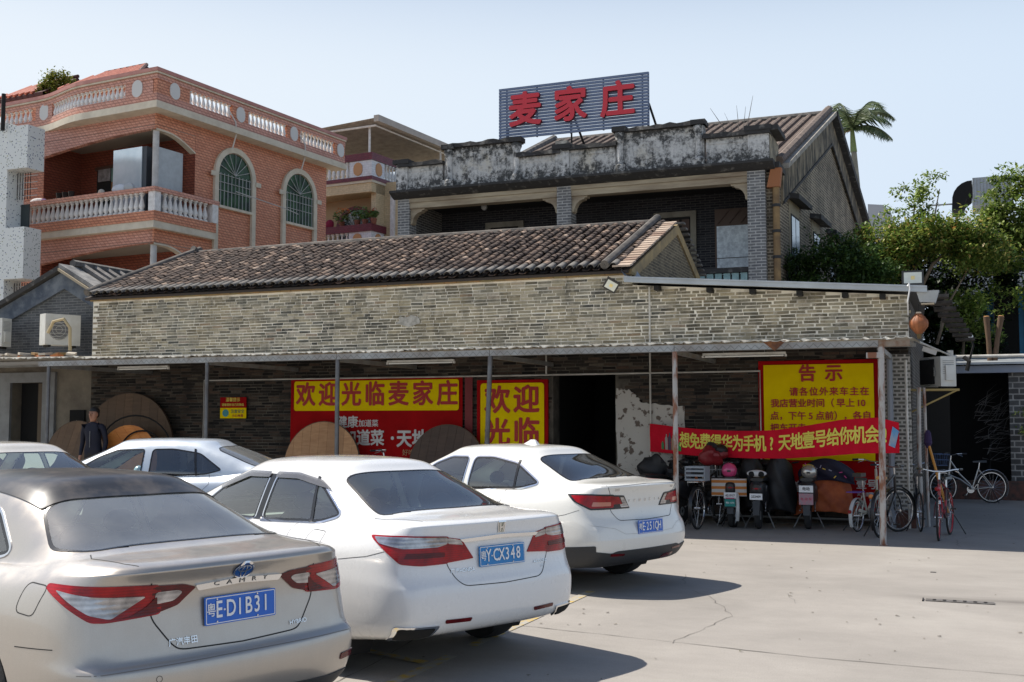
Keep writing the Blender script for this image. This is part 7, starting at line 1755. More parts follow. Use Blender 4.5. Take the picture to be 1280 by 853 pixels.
    for x, y, z in ((bb_[0] + .1, -.11, bb_[2] - .13), (bb_[0] - .1, .11, bb_[2] + .13)): MB().box(x - .04, x + .04, y - .04, y + .04, z - .01, z + .01).build('pedal', M_blk, co)
    MB().tube([(.02, .07, r * .9), (-.05, .22, .01)], .009, 6).build('kickstand', M_blk, t)
    if fender:
        for x0, a0, a1, st2 in ((0, 25, 215, 0), (wb, -25, 130, steer)):
            fd = MB(); rings = []
            for k in range(15):
                a = R(a0 + (a1 - a0) * k / 14); q = r + .035
                rings.append([(q * math.cos(a) * c_, y, q * math.sin(a) * c_) for y, c_ in ((-.028, .975), (-.018, 1), (.018, 1), (.028, .975))])
            fd.loft(rings, cap=False, closed=False); fd.build('fender', fender, t, fix=False, smooth=True, loc=(x0, 0, r), rot=(0, 0, R(st2)))
    if basket:
        bx = hd1[0] + .22; bk_ = MB(); z0, z1 = bar_z - .22, bar_z + .02
        for z in (z0, (z0 + z1) / 2, z1):
            e = .10 + (z - z0) * .15; bk_.tube([(bx - e, -e - .04, z), (bx + e, -e - .04, z), (bx + e, e + .04, z), (bx - e, e + .04, z)], .006, 5, close=True)
        for k in range(6):
            for q in (-1, 1):
                u_ = -1 + 2 * k / 5
                bk_.tube([(bx + u_ * .10, q * .14, z0), (bx + u_ * .135, q * .175, z1)], .003, 4); bk_.tube([(bx + q * .10, u_ * .14, z0), (bx + q * .135, u_ * .175, z1)], .003, 4)
        bk_.box(bx - .1, bx + .1, -.13, .13, z0, z0 + .006); bk_.build('basket', basket, t)
    return t
def thing_(name, parent, loc, rot):
    o = bpy.data.objects.new(name, None); col.objects.link(o); o.parent = parent; o.location = loc; o.rotation_euler = rot; return o
M_redf = mat('red_frame', (.42, .015, .02), .3); M_ivory = mat('ivory_frame', (.56, .53, .44), .35)
b = bike('black bicycle seen from behind with red and black bag over its bars', (-2.93, 1.35), 82, M_blk, fender=M_blk, basket=mat('grey_basket', (.28, .30, .32), .5), r=.34)
MB().box(-.22, .12, -.09, .09, .76, .775).build('rear_rack', M_alu, b)
for k in range(3): MB().tube([(-.2, -.09 + .03 * k, .78), (-.05, .0, .87), (.1, .09 - .03 * k, .78)], .008, 6).build('orange_cord', mat('orange_cord', (.6, .16, .03), .6), b)
def crumple(mb, amp, seed):
    rr = random.Random(seed); w_ = [(rr.uniform(6, 30), rr.uniform(6, 30), rr.uniform(6, 30), rr.uniform(0, 6)) for _ in range(5)]
    c = Vector((sum(p[0] for p in mb.v), sum(p[1] for p in mb.v), sum(p[2] for p in mb.v))) / len(mb.v)
    for i, p in enumerate(mb.v):
        p = Vector(p); k = sum(math.sin(a * p.x + b_ * p.y + d * p.z + e) for a, b_, d, e in w_) / 5
        mb.v[i] = tuple(p + (p - c).normalized() * amp * k * 1.6)
    return mb
bg_ = thing('shoulder_bag', 'red and black bag heaped over bars of the leftmost black bicycle', 'bag', (-2.83, 2.1, 1.02))
crumple(MB().ball((0, 0, .14), .17, 18, 12, 1.35, .8, .9), .05, 1).build('red_panel', mat('crimson_nylon', (.20, .01, .015), .5, bmp=.8, bs=9), bg_, smooth=True)
crumple(MB().ball((.05, .05, .24), .16, 18, 12, 1.3, .8, .7), .05, 2).build('black_panel', mat('black_nylon', (.012, .012, .014), .5, bmp=.8, bs=9), bg_, smooth=True)
bike('dark bicycle with pale fenders standing between black bicycle and pink helmet scooter', (-2.45, 2.0), 108, M_blk, fender=M_wfen, r=.33, steer=25)
fb = bike('small ivory folding bicycle with white rear fender and red reflector', (-.50, 1.90), 72, M_ivory, fender=M_wfen, r=.25, wb=.95, small=True, saddle_z=.80, bar_z=1.08, steer=-18)
MB().lathe([(.03, 0), (.03, .01)], 12, Matrix.Translation((-.29, 0, .33)) @ Matrix.Rotation(-PI / 2, 4, 'Y')).build('reflector', M_redl, fb)
MB().box(-.2, .1, -.09, .09, .62, .635).build('rear_rack', mat('purple_strap', (.12, .05, .3), .6), fb)
MB().box(.0, .2, -.07, .07, .86, .92).build('seat_bag', M_blk, fb)
bk2 = bike('black bicycle with tan saddle standing right behind the rusty post', (-.12, 1.12), 78, M_blk, fender=M_blk, saddle=mat('tan_saddle', (.50, .26, .07), .6), r=.34, steer=-30)
MB().tube([(-.2, .05, .55), (-.2, .05, .68)], .03, 8).build('bottle', mat('blue_grey_bottle', (.12, .16, .22), .4), bk2); MB().ball((-.22, .05, .62), .04, 8, 6).build('orange_lamp', mat('orange_lamp', (.6, .2, .05), .4), bk2)
M_redrim = mat('red_rim', (.45, .02, .03), .4)
mb_ = bike('red and black mountain bicycle with red rims facing the camera', (.86, 2.0), -98, mat('black_red_frame', (.05, .01, .012), .35, c2=(.3, .02, .03), ns=5, lo=.5, hi=.52), rim=M_redrim, r=.335, steer=6, bar_z=1.0)
MB().ball((1.0, 0, .75), .09, 10, 6, 1.6, .5, .4).build('front_guard', M_redf, mb_, smooth=True); MB().tube([(.9, .0, .52), (.87, 0, .62)], .02, 6).build('lamp', M_alu, mb_)
cb2 = bike('silver step-through city bicycle with blue basket by the far alley wall', (1.62, 9.45), 204, mat('silver_frame', (.34, .34, .34), .3, .6), fender=mat('chrome_fender', (.6, .6, .62), .25, .7), r=.34, stepthru=True, basket=mat('blue_wire', (.08, .13, .25), .5), steer=10)
bike('dark bicycle with bare rims leaning behind the red mountain bicycle', (.42, 2.3), 100, M_blk, r=.31, steer=10)

# ============================================================ SCOOTERS (local x forward, rear wheel at 0)
M_dkpl = mat('scooter_plastic', (.022, .022, .025), .35)
def scooter(label, loc, deg, body=M_dkpl, grp='scooters parked in a row', helmet=None, plate_=None, lower=None, cover=None, tail=True, mirrors=True, rearbox=None):
    t = thing('scooter', label, 'scooter', (*loc, 0), R(deg), grp)
    for x in (0, 1.18):
        w_ = thing_('wheel', t, (x, 0, .22), (0, 0, 0))
        MB().lathe([(.12, -.035), (.20, -.045), (.22, -.02), (.22, .02), (.20, .045), (.12, .035)], 24, Matrix.Rotation(PI / 2, 4, 'X')).build('tyre', M_tyre, w_, smooth=True)
        MB().lathe([(.125, -.03), (.03, -.04), (.03, .04), (.125, .03)], 16, Matrix.Rotation(PI / 2, 4, 'X')).build('rim', M_galv, w_)
    def ring(x, z0, z1, hw, b_=.6): 
        zm = (z0 + z1) / 2; return [(x, hw * math.copysign(abs(math.cos(a)) ** b_, math.cos(a)), zm + (z1 - z0) / 2 * math.copysign(abs(math.sin(a)) ** b_, math.sin(a))) for a in [2 * PI * k / 14 for k in range(14)]]
    MB().loft([ring(-.22, .60, .72, .05), ring(-.17, .50, .77, .10), ring(.0, .42, .78, .135), ring(.25, .34, .74, .15), ring(.42, .30, .60, .14), ring(.48, .32, .45, .12)]).build('rear_body', body, t, smooth=True)
    MB().loft([ring(-.12, .77, .83, .10), ring(.05, .77, .85, .14), ring(.35, .74, .83, .13), ring(.52, .70, .77, .07)]).build('seat', mat('black_vinyl', (.015, .015, .016), .45), t, smooth=True)
    MB().box(.42, .92, -.14, .14, .27, .33).build('floorboard', body, t)
    MB().loft([ring(.88, .28, .42, .15), ring(.96, .34, .80, .19), ring(1.02, .5, .95, .16), ring(1.06, .7, .93, .07)]).build('front_shield', body, t, smooth=True)
    MB().tube([(1.18, 0, .22), (1.05, 0, .6), (.96, 0, 1.0)], .025, 8).build('steering_column', M_blk, t)
    hb = MB().tube([(.86, .33, 1.03), (.92, .2, 1.05), (.96, .0, 1.0), (.92, -.2, 1.05), (.86, -.33, 1.03)], .015, 8).build('handlebar', M_blk, t, smooth=True)
    MB().ball((.98, 0, 1.02), .11, 12, 8, .8, 1.2, .7).build('headlamp_housing', body, t, smooth=True)
    if mirrors:
        for q in (-1, 1):
            MB().tube([(.93, q * .22, 1.05), (.93, q * .30, 1.22)], .006, 5).build('mirror_stalk', M_blk, t); MB().ball((.93, q * .32, 1.26), .06, 10, 6, .3, 1, .65).build('mirror', M_blk, t, smooth=True)
    MB().loft([[(-.24, -.06, .50), (-.22, .06, .50), (-.14, .06, .62), (-.14, -.06, .62)], [(-.30, -.05, .24), (-.29, .05, .24), (-.27, .05, .25), (-.27, -.05, .25)]]).build('mudguard', M_blk, t)
    if tail: MB().ball((-.20, 0, .66), .05, 10, 6, .5, 1.5, .5).build('tail_lamp', M_redl, t, smooth=True)
    for q in (-1, 1): MB().tube([(-.06, q * .12, .30), (.10, q * .10, .34), (.02, q * .13, .70)], .012, 6).build('shock_absorber', M_alu, t); MB().tube([(.25, q * .12, .25), (.12, q * .24, .01)], .010, 6).build('stand', M_galv, t)
    def pl(z, w_, h, m, s_, m2, x=-.30, size=.05):
        r_ = MB().box(-w_ / 2, w_ / 2, 0, .006, -h / 2, h / 2).build('number_plate', m, t, loc=(x, 0, z), rot=(.12, 0, -PI / 2))
        me = fnt(s_, size, .02, 0); me.materials.append(m2); me.name = 'lettering'; link('lettering', me, r_, (0, -.002, 0), (PI / 2, 0, 0))
    if plate_: pl(.535, .20, .10, M_pw, plate_, mat('plate_ink', (.03, .03, .04), .5), -.27)
    if lower: lower(t, pl)
    if helmet:
        h_ = thing('helmet', helmet[1], 'helmet', tuple(Matrix.Translation((*loc, 0)) @ Matrix.Rotation(R(deg), 4, 'Z') @ Vector((.0, helmet[3], helmet[2]))), R(deg))
        MB().ball((0, 0, .0), .135, 18, 12, 1.1, .95, .95).build('shell', helmet[0], h_, smooth=True); MB().ball((.09, 0, -.03), .115, 14, 8, .9, 1, .7).build('opening', M_blk, h_, smooth=True)
        MB().tube([(0, -.12, -.05), (-.05, -.06, -.2), (-.03, 0, -.22), (0, .12, -.05)], .006, 5).build('strap', M_blk, h_)
        MB().box(-.155, -.14, -.03, .03, -.02, .01).build('vent', M_blk, h_)
    return t
M_gplate = mat('teal_plate', (.02, .25, .22), .5)
def low1(t, pl): pl(.42, .17, .12, M_gplate, '粤E·1270', M_pw, -.315, .036); MB().box(-.30, -.28, -.07, .07, .485, .50).build('plate_top', mat('pink_strip', (.55, .1, .2), .5), t)
s1 = scooter('scooter with a pink helmet and orange white carton on its tail', (-2.50, 1.92), 98, plate_='421917', lower=low1, helmet=(mat('pink_shell', (.62, .06, .20), .3, coat=1), 'glossy pink helmet hung on the seat of left scooter', .93, .02))
ct = thing('carton', 'orange and white striped carton strapped behind the pink helmet', 'box', (-2.52, 1.78, .52), R(8))
MB().box(-.26, .30, -.05, .12, 0, .28).build('box', mat('carton_white', (.55, .52, .48), .8), ct)
for k in range(3):
    MB().box(-.262, .302, -.054, .0, .015 + k * .1, .06 + k * .1).build('stripe', mat('carton_orange', (.50, .17, .03), .7), ct)
s2 = scooter('black scooter wearing a white eyed mask shaped rear panel, plate in black digits', (-2.03, 1.78), 92, plate_='222409')
MB().ball((-.14, 0, .90), .13, 14, 8, .5, 1.25, .45).build('rear_panel', mat('grey_white_panel', (.5, .5, .5), .35), s2, smooth=True)
for q in (-1, 1): MB().ball((-.19, q * .075, .89), .045, 12, 8, .5, 1.1, 1).build('dark_vent', M_black, s2, smooth=True)
def rect_plate(t, pl):
    pl(.66, .22, .11, M_pw, '电动', mat('plate_ink', (.03, .03, .04), .5), -.28, .06); pl(.50, .22, .18, mat('grey_pink_plate', (.32, .28, .30), .5, c2=(.5, .2, .25), ns=18), '电 动 车', mat('pink_ink', (.5, .06, .12), .5), -.29, .05)
s3 = scooter('scooter with a silver helmet before the orange quilted wind cover', (-1.28, 2.05), 92, lower=rect_plate, tail=False, helmet=(mat('silver_shell', (.55, .53, .48), .25, .7), 'silver helmet resting on tail of the quilted scooter', .92, -.03))
s4 = scooter('dark scooter squeezed behind the leftmost black bicycle near white plaster', (-3.4, 2.15), 75, plate_='270518')
s0 = scooter('black scooter mostly hidden behind the farthest white car', (-3.95, 2.0), 60, mirrors=True)
cb0 = thing('rain_cover', 'dark crumpled cover on bars of scooter hidden by the white car', 'cover', (-3.95, 2.55, .85)); crumple(MB().ball((0, 0, .10), .22, 18, 12, 1.2, .6, .9), .07, 3).build('fold', mat('black_quilt', (.015, .015, .017), .6, bmp=1, bs=7), cb0, smooth=True); crumple(MB().ball((.3, .05, .0), .2, 18, 12, 1, .6, .9), .07, 4).build('fold', mat('black_quilt', (.02, .02, .02)), cb0, smooth=True)
def quilt(label, loc, w_, h, m, amp=.03, bulge=.2, quiltn=0, rz=0, name='wind_cover', lean=.2, seed=1):
    t = thing(name, label, 'cover', loc, rz); nx, nz = 36, 26; rr = random.Random(seed); vs = []
    for j in range(nz + 1):
        for i in range(nx + 1):
            x = -1 + 2 * i / nx; z = j / nz
            ww = w_ / 2 * (1 - .25 * z ** 3) * (1 + .05 * math.sin(z * 7 + seed))
            y = -bulge * (1 - x * x) * (.6 + .4 * math.sin(z * PI * .8)) - lean * (1 - z)
            if quiltn: y += .018 * (abs(math.sin((x * ww + z * h) * quiltn)) + abs(math.sin((x * ww - z * h) * quiltn)))
            y += amp * math.sin(x * 5 + z * 4 + seed) * math.sin(z * 6 + x * 2)
            vs.append((x * ww, y, z * h * (1 - .12 * x * x) - (.08 * x * x)))
    n = nx + 1; top = MB().add(vs, [(j * n + i, j * n + i + 1, (j + 1) * n + i + 1, (j + 1) * n + i) for j in range(nz) for i in range(nx)])
    o = top.build('cloth', m, t, smooth=True, fix=False)
    sm_ = o.modifiers.new('thick', 'SOLIDIFY'); sm_.thickness = .02
    return t
quilt('orange diamond quilted wind cover hanging low behind the silver helmet scooter', (-1.05, 2.5, .28), .95, .62, mat('orange_quilt', (.42, .10, .025), .75, c2=(.28, .06, .02), ns=5), quiltn=14, rz=.05)
nv = quilt('navy printed blanket with pink and yellow marks draped over scooter bars', (-1.02, 2.38, .78), .92, .36, mat('navy_cloth', (.008, .009, .03), .7), rz=.05, bulge=.16, seed=3, lean=.0, name='blanket')
rr = random.Random(12)
for k in range(14):
    x = rr.uniform(-.38, .38); z = rr.uniform(.05, .26)
    MB().box(-.025, .025, 0, .004, -.007, .007).build('printed_mark', mat('mark%d' % (k % 4), ((.7, .5, .05), (.55, .06, .25), (.12, .14, .4), (.3, .3, .4))[k % 4], .7), nv, loc=(x, -.225 + x * x * .7, z), rot=(0, rr.uniform(-1.2, 1.2), 0))
quilt('black wind cover bulging over the front of middle scooter', (-1.76, 2.30, .30), .56, .90, mat('black_quilt', (.02, .02, .02)), bulge=.30, seed=5, lean=.12)
quilt('black draped cover between the bicycle and middle scooter', (-2.24, 2.45, .30), .46, .88, mat('black_quilt', (.02, .02, .02)), bulge=.2, seed=8, lean=.1)
rk = pipe('low steel floor rail behind the parked scooters', [(-3.2, 2.75, .12), (-.3, 2.75, .12)], .018, M_galv)
cr8 = thing('plastic_crate', 'grey plastic crate on the rear rack of leftmost black bicycle', 'crate', (-2.90, 1.22, .79), R(-8))
for z in (0, .07, .14, .2): MB().box(-.16, .16, -.12, -.105, z, z + .03).build('slat', mat('crate_grey', (.25, .28, .31), .5), cr8); MB().box(-.16, .16, .105, .12, z, z + .03).build('slat', mat('crate_grey', (.25,) * 3), cr8)
for q in (-1, 1): MB().box(q * .16 - .008, q * .16 + .008, -.12, .12, 0, .23).build('side', mat('crate_grey', (.25,) * 3), cr8)
# odd bike on the wall side of the discs
bike('bicycle whose bars peep over the white car before pale wooden disc', (-9.6, 1.3), 15, M_blk, r=.34, bar_z=1.18, grp=None)

# ============================================================ PERSON
def person():
    t = thing('person', 'man in dark jacket standing beside the wooden discs, face turned left', 'person', (-14.43, .35, .19), R(-82))
    # local: x = the way he faces
    V = {'pel': (0, 0, .98, .125, .155), 'wa': (.0, 0, 1.12, .115, .15), 'ch': (.01, 0, 1.32, .125, .185), 'nk0': (0, 0, 1.475, .07, .085), 'nk': (.012, 0, 1.54, .055, .058), 'hd0': (.03, 0, 1.62, .08, .07), 'hd': (.028, 0, 1.70, .10, .082), 'hd1': (.02, 0, 1.765, .08, .068)}
    E = [('pel', 'wa'), ('wa', 'ch'), ('ch', 'nk0'), ('nk0', 'nk'), ('nk', 'hd0'), ('hd0', 'hd'), ('hd', 'hd1')]
    for n, q in (('l', 1), ('r', -1)):
        V.update({n + 'sh': (0, q * .19, 1.44, .065, .07), n + 'ua': (-.01, q * .235, 1.30, .055, .055), n + 'el': (-.03, q * .255, 1.14, .047, .047), n + 'fa': (.02, q * .25, 1.0, .04, .04), n + 'wr': (.06, q * .24, .90, .028, .032), n + 'pm': (.08, q * .235, .83, .018, .038),
                  n + 'hp': (0, q * .10, .92, .095, .095), n + 'kn': (.01, q * .11, .52, .062, .062), n + 'cf': (-.01, q * .11, .36, .055, .055), n + 'an': (-.02, q * .11, .09, .042, .042), n + 'to': (.13, q * .13, .035, .03, .045)})
        E += [('nk0', n + 'sh'), (n + 'sh', n + 'ua'), (n + 'ua', n + 'el'), (n + 'el', n + 'fa'), (n + 'fa', n + 'wr'), (n + 'wr', n + 'pm'), ('pel', n + 'hp'), (n + 'hp', n + 'kn'), (n + 'kn', n + 'cf'), (n + 'cf', n + 'an'), (n + 'an', n + 'to')]
        for k in range(4):
            y = q * (.235) + (k - 1.5) * .019; L = (.065, .075, .07, .055)[k]
            V[f'{n}f{k}a'] = (.085 + .004 * k, y, .79, .0095, .0095); V[f'{n}f{k}b'] = (.10, y, .79 - L * .55, .009, .009); V[f'{n}f{k}c'] = (.09, y, .79 - L, .008, .008)
            E += [(n + 'pm', f'{n}f{k}a'), (f'{n}f{k}a', f'{n}f{k}b'), (f'{n}f{k}b', f'{n}f{k}c')]
        V[n + 't1'] = (.11, q * .205, .84, .011, .011); V[n + 't2'] = (.125, q * .20, .795, .0095, .0095); E += [(n + 'pm', n + 't1'), (n + 't1', n + 't2')]
    ks = list(V); me = bpy.data.meshes.new('b'); me.from_pydata([V[k][:3] for k in ks], [(ks.index(a), ks.index(b_)) for a, b_ in E], [])
    o = bpy.data.objects.new('b', me); col.objects.link(o); md = o.modifiers.new('s', 'SKIN'); md.use_smooth_shade = True
    for i, k in enumerate(ks): me.skin_vertices[0].data[i].radius = V[k][3:]; me.skin_vertices[0].data[i].use_root = (k == 'pel')
    s2_ = o.modifiers.new('ss', 'SUBSURF'); s2_.levels = 2
    dg = bpy.context.evaluated_depsgraph_get(); bm2_ = bpy.data.meshes.new_from_object(o.evaluated_get(dg)); bpy.data.objects.remove(o)
    sk, jk, tr, sh = mat('skin', (.36, .17, .10), .55), mat('navy_jacket', (.006, .007, .018), .8, bmp=.5, bs=14), mat('dark_trousers', (.012, .012, .014), .8), M_blk
    bm2_.materials.clear()
    for m_ in (sk, jk, tr, sh): bm2_.materials.append(m_)
    for p in bm2_.polygons:
        z = p.center.z; y = abs(p.center.y)
        p.material_index = 0 if z > 1.525 or (z < .90 and y > .185 and z > .6) else (1 if z > .93 or (y > .17 and z > .88) else (2 if z > .10 else 3)); p.use_smooth = True
    link('body', bm2_, t)
    M_hair = mat('black_hair', (.008, .007, .007), .6, bmp=.6, bs=60)
    MB().ball((-.014, 0, 1.742), .104, 16, 10, 1.02, .88, .86).build('hair', M_hair, t, smooth=True)
    MB().ball((-.04, 0, 1.68), .085, 14, 8, .85, .95, 1.0).build('hair', M_hair, t, smooth=True)
    MB().loft([[(.115, -.010, 1.70), (.115, .010, 1.70), (.13, 0, 1.70)], [(.115, -.02, 1.648), (.115, .02, 1.648), (.150, 0, 1.652)], [(.11, -.012, 1.64), (.11, .012, 1.64), (.125, 0, 1.638)]]).build('nose', sk, t, smooth=True)
    MB().ball((.112, 0, 1.612), .022, 10, 5, .4, 1, .28).build('mouth', mat('lip', (.24, .08, .06), .5), t, smooth=True)
    for q in (-1, 1):
        MB().ball((.113, q * .032, 1.698), .012, 8, 6, .5, 1.1, .5).build('eye', mat('eye_dark', (.01, .01, .01), .2), t, smooth=True); MB().box(.112, .124, q * .032 - .018, q * .032 + .018, 1.716, 1.722).build('eyebrow', M_hair, t)
        MB().ball((.02, q * .085, 1.68), .03, 8, 6, .7, .35, 1.1).build('ear', sk, t, smooth=True)
    MB().lathe([(.070, 0), (.074, .02), (.066, .05)], 16, Matrix.Translation((.006, 0, 1.487))).build('collar', jk, t, smooth=True)
    MB().box(.118, .126, -.003, .003, 1.05, 1.36).build('zip', M_galv, t)
person()

# ============================================================ TREES
def leafmat(name, stops):
    m, nt, b = nodes(name); c = ramp(nt, rnd(nt), stops)
    c = mixc(nt, 1, c, ramp(nt, noise(nt, gpos(nt), 1.2, 4), [(.3, (.4,) * 3), (.62, (1,) * 3)]), 'MULTIPLY')
    nt.links.new(c, b.inputs['Base Color']); b.inputs['Roughness'].default_value = .45; b.inputs['Specular IOR Level'].default_value = .35
    tl = nt.nodes.new('ShaderNodeBsdfTranslucent'); nt.links.new(c, tl.inputs[0])
    mx = nt.nodes.new('ShaderNodeMixShader'); mx.inputs[0].default_value = .35
    nt.links.new(b.outputs[0], mx.inputs[1]); nt.links.new(tl.outputs[0], mx.inputs[2]); nt.links.new(mx.outputs[0], nt.nodes['Material Output'].inputs[0]); return m
L_dark = leafmat('dark_leaf', [(0, (.025, .06, .015)), (.5, (.06, .12, .03)), (1, (.12, .19, .045))])
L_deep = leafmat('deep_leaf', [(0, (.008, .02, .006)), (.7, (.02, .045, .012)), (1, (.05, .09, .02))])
L_mid = leafmat('yellow_green_leaf', [(0, (.05, .11, .02)), (.4, (.15, .24, .04)), (.78, (.32, .38, .08)), (.95, (.50, .42, .12)), (1, (.42, .2, .06))])
L_lit = leafmat('light_green_leaf', [(0, (.07, .14, .02)), (.5, (.22, .32, .06)), (1, (.42, .48, .14))])
def clumps(mb, c, rad, ncl, nl, cr, size, seed, drop=.0, shell=.55):
    nl = int(nl * 1.25); size *= .82
    rr = random.Random(seed); g = rr.gauss; u_ = rr.uniform
    vs = mb.v; fs = mb.f
    for _ in range(ncl):
        d = Vector((g(0, 1), g(0, 1), g(0, 1))).normalized() * (shell + (1 - shell) * rr.random()) if rr.random() < .75 else Vector((u_(-.7, .7), u_(-.7, .7), u_(-.7, .7)))
        cx, cy, cz = c[0] + d.x * rad[0], c[1] + d.y * rad[1], c[2] + d.z * rad[2]
        k = cr * u_(.6, 1.4)
        for _ in range(nl):
            x, y, z = cx + g(0, .5) * k, cy + g(0, .5) * k, cz + g(0, .38) * k
            s = size * u_(.6, 1.3); a, t_ = u_(0, 6.283), g(.3, .5)
            ca, sa, ct_, st_2 = math.cos(a), math.sin(a), math.cos(t_), math.sin(t_)
            ux, uy, uz = ca * ct_, sa * ct_, -st_2; b_ = u_(-.5, .5); vx, vy, vz = -sa, ca, b_
            n = len(vs)
            vs += [(x - ux * s * .5, y - uy * s * .5, z - uz * s * .5), (x + vx * s * .27, y + vy * s * .27, z + vz * s * .27 + .04 * s), (x + ux * s * .5, y + uy * s * .5, z + uz * s * .5), (x - vx * s * .27, y - vy * s * .27, z - vz * s * .27 + .04 * s)]
            fs.append((n, n + 1, n + 2, n + 3))
M_bark = mat('brown_bark', (.10, .07, .045), .9, c2=(.17, .13, .09), ns=6, bmp=.5)
def tree(label, base, trunk, crown, m, grp='trees behind the low house', bark=None, name='tree', cat='tree'):
    t = thing(name, label, cat, base, 0, grp)
    for pts, rs in trunk: MB().tube(pts, rs, 8).build('trunk' if pts is trunk[0][0] else 'branch', bark or M_bark, t, smooth=True)
    l = MB()
    for a in crown: clumps(l, *a)
    l.build('crown', m, t, fix=False)
    return t
tree('leafy dark green shrub at left against the brick gable wall', (-1.9, 11.4, 0), [([(0, 0, 0), (.1, 0, 2.5), (0, .1, 5.2)], [.12, .09, .03])],
     [((.15, .1, 5.2), (1.45, .7, 1.1), 150, 60, .28, .13, 1), ((-.6, .0, 4.5), (.8, .5, .7), 35, 60, .26, .13, 2), ((.9, .0, 4.6), (.9, .6, .8), 50, 60, .28, .13, 22)], L_dark)
tree('tall thin tree with sparse pale top reaching above the others', (.0, 13.2, 0), [([(0, 0, 0), (-.15, 0, 3.5), (-.1, 0, 5.6), (.1, 0, 7.2)], [.10, .08, .05, .015]), ([(-.1, 0, 5.2), (.5, .1, 6.6), (.7, .1, 7.6)], [.04, .025, .01]), ([(-.1, 0, 5.4), (-.6, 0, 6.6)], [.03, .01])],
     [((.15, 0, 7.3), (.75, .5, .65), 34, 26, .20, .13, 3, 0, .2), ((-.15, 0, 6.6), (1.0, .6, .5), 40, 36, .22, .13, 4, 0, .2), ((.6, 0, 7.9), (.35, .3, .12), 6, 16, .16, .12, 44)], L_lit)
tree('broad yellow green tree with curved trunk behind the gutter end', (.2, 12.6, 0), [([(-.25, 0, 0), (-.25, 0, 3.8), (-.1, 0, 4.8), (.3, 0, 5.6), (.75, .1, 6.0)], [.12, .09, .06, .04, .015]), ([(.35, -.3, 3.6), (.65, -.3, 4.6), (1.1, -.2, 5.4)], [.04, .03, .01]), ([(.45, -.3, 4.0), (.6, -.3, 4.9)], [.025, .01])],
     [((.35, 0, 6.25), (1.6, .8, .6), 110, 55, .27, .13, 5, 0, .3), ((-.8, 0, 6.0), (1.0, .6, .7), 80, 60, .25, .13, 6), ((1.3, -.1, 5.8), (.9, .6, .55), 50, 50, .26, .13, 7)], L_mid)
tree('dense dark tree filling the right edge above the alley', (2.9, 14.6, 0), [([(0, 0, 0), (0, 0, 4), (.1, 0, 7)], [.16, .12, .03])],
     [((-.25, 0, 7.2), (1.0, .8, 1.15), 95, 65, .28, .15, 8), ((-1.0, -.2, 6.3), (1.3, .7, .9), 110, 65, .28, .15, 9), ((.9, 0, 6.4), (1.1, .8, 2.0), 90, 60, .3, .15, 10), ((-.2, -.5, 5.3), (1.4, .3, .4), 12, 40, .25, .14, 66)], L_lit)
tree('low hanging leafy sprays between the trunks and blue shed', (1.1, 12.9, 0), [([(0, .3, 3), (.1, .3, 4.2), (.0, .3, 5)], [.04, .03, .01])],
     [((.15, 0, 4.55), (.50, .3, .45), 34, 34, .2, .14, 11), ((.0, 0, 4.1), (.55, .3, .3), 20, 30, .18, .13, 12), ((.5, 0, 3.9), (.5, .3, .25), 16, 26, .18, .13, 13), ((1.4, .9, 4.8), (.8, .3, .5), 14, 24, .2, .13, 14)], L_lit)
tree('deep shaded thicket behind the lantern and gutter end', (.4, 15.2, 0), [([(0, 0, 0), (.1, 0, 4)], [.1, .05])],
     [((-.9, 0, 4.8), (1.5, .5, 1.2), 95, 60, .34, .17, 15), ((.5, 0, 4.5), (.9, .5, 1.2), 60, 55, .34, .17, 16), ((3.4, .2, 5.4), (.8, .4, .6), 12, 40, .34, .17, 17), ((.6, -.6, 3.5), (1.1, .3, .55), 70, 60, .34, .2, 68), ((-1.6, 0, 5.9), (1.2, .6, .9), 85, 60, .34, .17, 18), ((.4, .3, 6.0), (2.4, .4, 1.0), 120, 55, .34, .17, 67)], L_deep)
tree('small yellow green sprig growing on right edge brick pier', (2.35, 10.4, 0), [([(.1, .1, 1.2), (0, 0, 1.9)], [.015, .006])], [((0, 0, 1.75), (.2, .1, .35), 9, 18, .12, .09, 19)], L_lit, None, None, 'plant', 'plant')
tree('yellow green bushy plant on the terracotta house roof', tuple(RH @ Vector((-7.75, 2.9, 10.65))), [([(0, 0, 0), (0, 0, 2.5)], [.06, .03])], [((0, 0, 3.0), (.75, .5, .5), 90, 40, .2, .12, 20)], leafmat('yellow_bush', [(0, (.09, .13, .02)), (1, (.26, .27, .05))]), None, None, 'plant', 'plant')
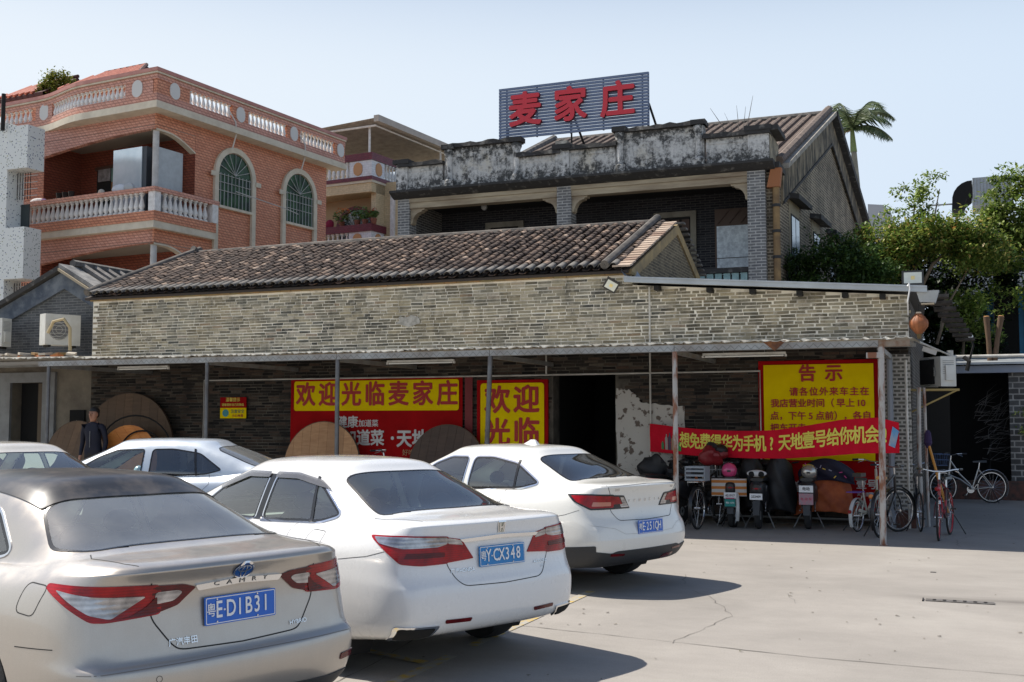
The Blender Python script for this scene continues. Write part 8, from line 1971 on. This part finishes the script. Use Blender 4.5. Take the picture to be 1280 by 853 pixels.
# palm
pm = thing('palm_tree', 'tall palm with drooping fronds rising behind the right gable', 'palm', (-2.95, 34, .45))
MB().tube([(0, 0, 0), (0, 0, 11.6), (-.1, 0, 13.2)], [.22, .14, .12], 10).build('trunk', mat('pale_palm_bark', (.30, .28, .22), .8, c2=(.2, .19, .15), ns=4), pm, smooth=True)
MB().tube([(-.1, 0, 13.1), (-.15, 0, 14.2)], [.15, .08], 10).build('crownshaft', mat('green_shaft', (.22, .28, .10), .5), pm, smooth=True)
L_palm = leafmat('palm_leaf', [(0, (.04, .07, .03)), (.5, (.10, .14, .06)), (1, (.22, .26, .14))])
rr = random.Random(31)
for k in range(12):
    a = [-.1, .25, .55, -.5, 2.5, 2.9, 3.4, 2.1, 1.2, 4.4, 5.2, .9][k]; up_ = [.75, .35, 1.1, .1, 1.3, .7, .1, 1.6, 1.4, .9, .8, 1.5][k]; L = rr.uniform(1.9, 2.45); fr_ = MB(); P = []
    for q in range(11):
        s = q / 10; r_ = L * s; P.append((-.15 + r_ * math.cos(a) * (1 - .12 * s), r_ * math.sin(a), 14.15 + r_ * up_ * 1.25 - s * s * L * (up_ * .6 + .5)))
    fr_.tube(P, [.03 - .0025 * q for q in range(11)], 5)
    for q in range(1, 46):
        s = q / 46; i = int(s * 10); f_ = s * 10 - i; p = Vector(P[i]).lerp(Vector(P[min(10, i + 1)]), f_); d = (Vector(P[min(10, i + 1)]) - Vector(P[i])).normalized()
        side = d.cross(Vector((0, 0, 1))).normalized(); ll = .75 * math.sin(PI * (s * .8 + .15))
        for sg in (-1, 1):
            e = p + side * sg * ll * .8 + d * ll * .45 - Vector((0, 0, ll * rr.uniform(.3, .7))); w_ = d * .045
            fr_.add([p - w_, p + w_, e], [(0, 1, 2)])
    fr_.build('frond', L_palm, pm, fix=False)
# dried palm frond hanging
fr_ = MB().tube([(-.15, 0, 14.1), (-.45, -.1, 14.0), (-.6, -.1, 13.4)], .05, 6).build('dead_sheath', mat('tan_sheath', (.35, .27, .15), .9), pm)
# overhead cable over the yard of the terracotta house
# ============================================================ SMALL LITTER IN THE YARD
rr = random.Random(77)
lf = MB()
for _ in range(260):
    x, y = rr.uniform(-3, 5), rr.uniform(-9.5, 9) ; s = rr.uniform(.006, .022); a = rr.uniform(0, 6.28)
    if x > 2 and rr.random() < .3: s *= 1.5
    lf.add([(x + s * math.cos(a + k * 1.57 + rr.uniform(-.3, .3)), y + s * .7 * math.sin(a + k * 1.57), .006 + .004 * (k % 2)) for k in range(4)], [(0, 1, 2, 3)])
lf.build('grit', mat_pieces('yard_grit', [(0, (.05, .04, .03)), (.5, (.15, .12, .08)), (.8, (.3, .26, .2)), (1, (.1, .12, .04))]), fix=False, kind='stuff')
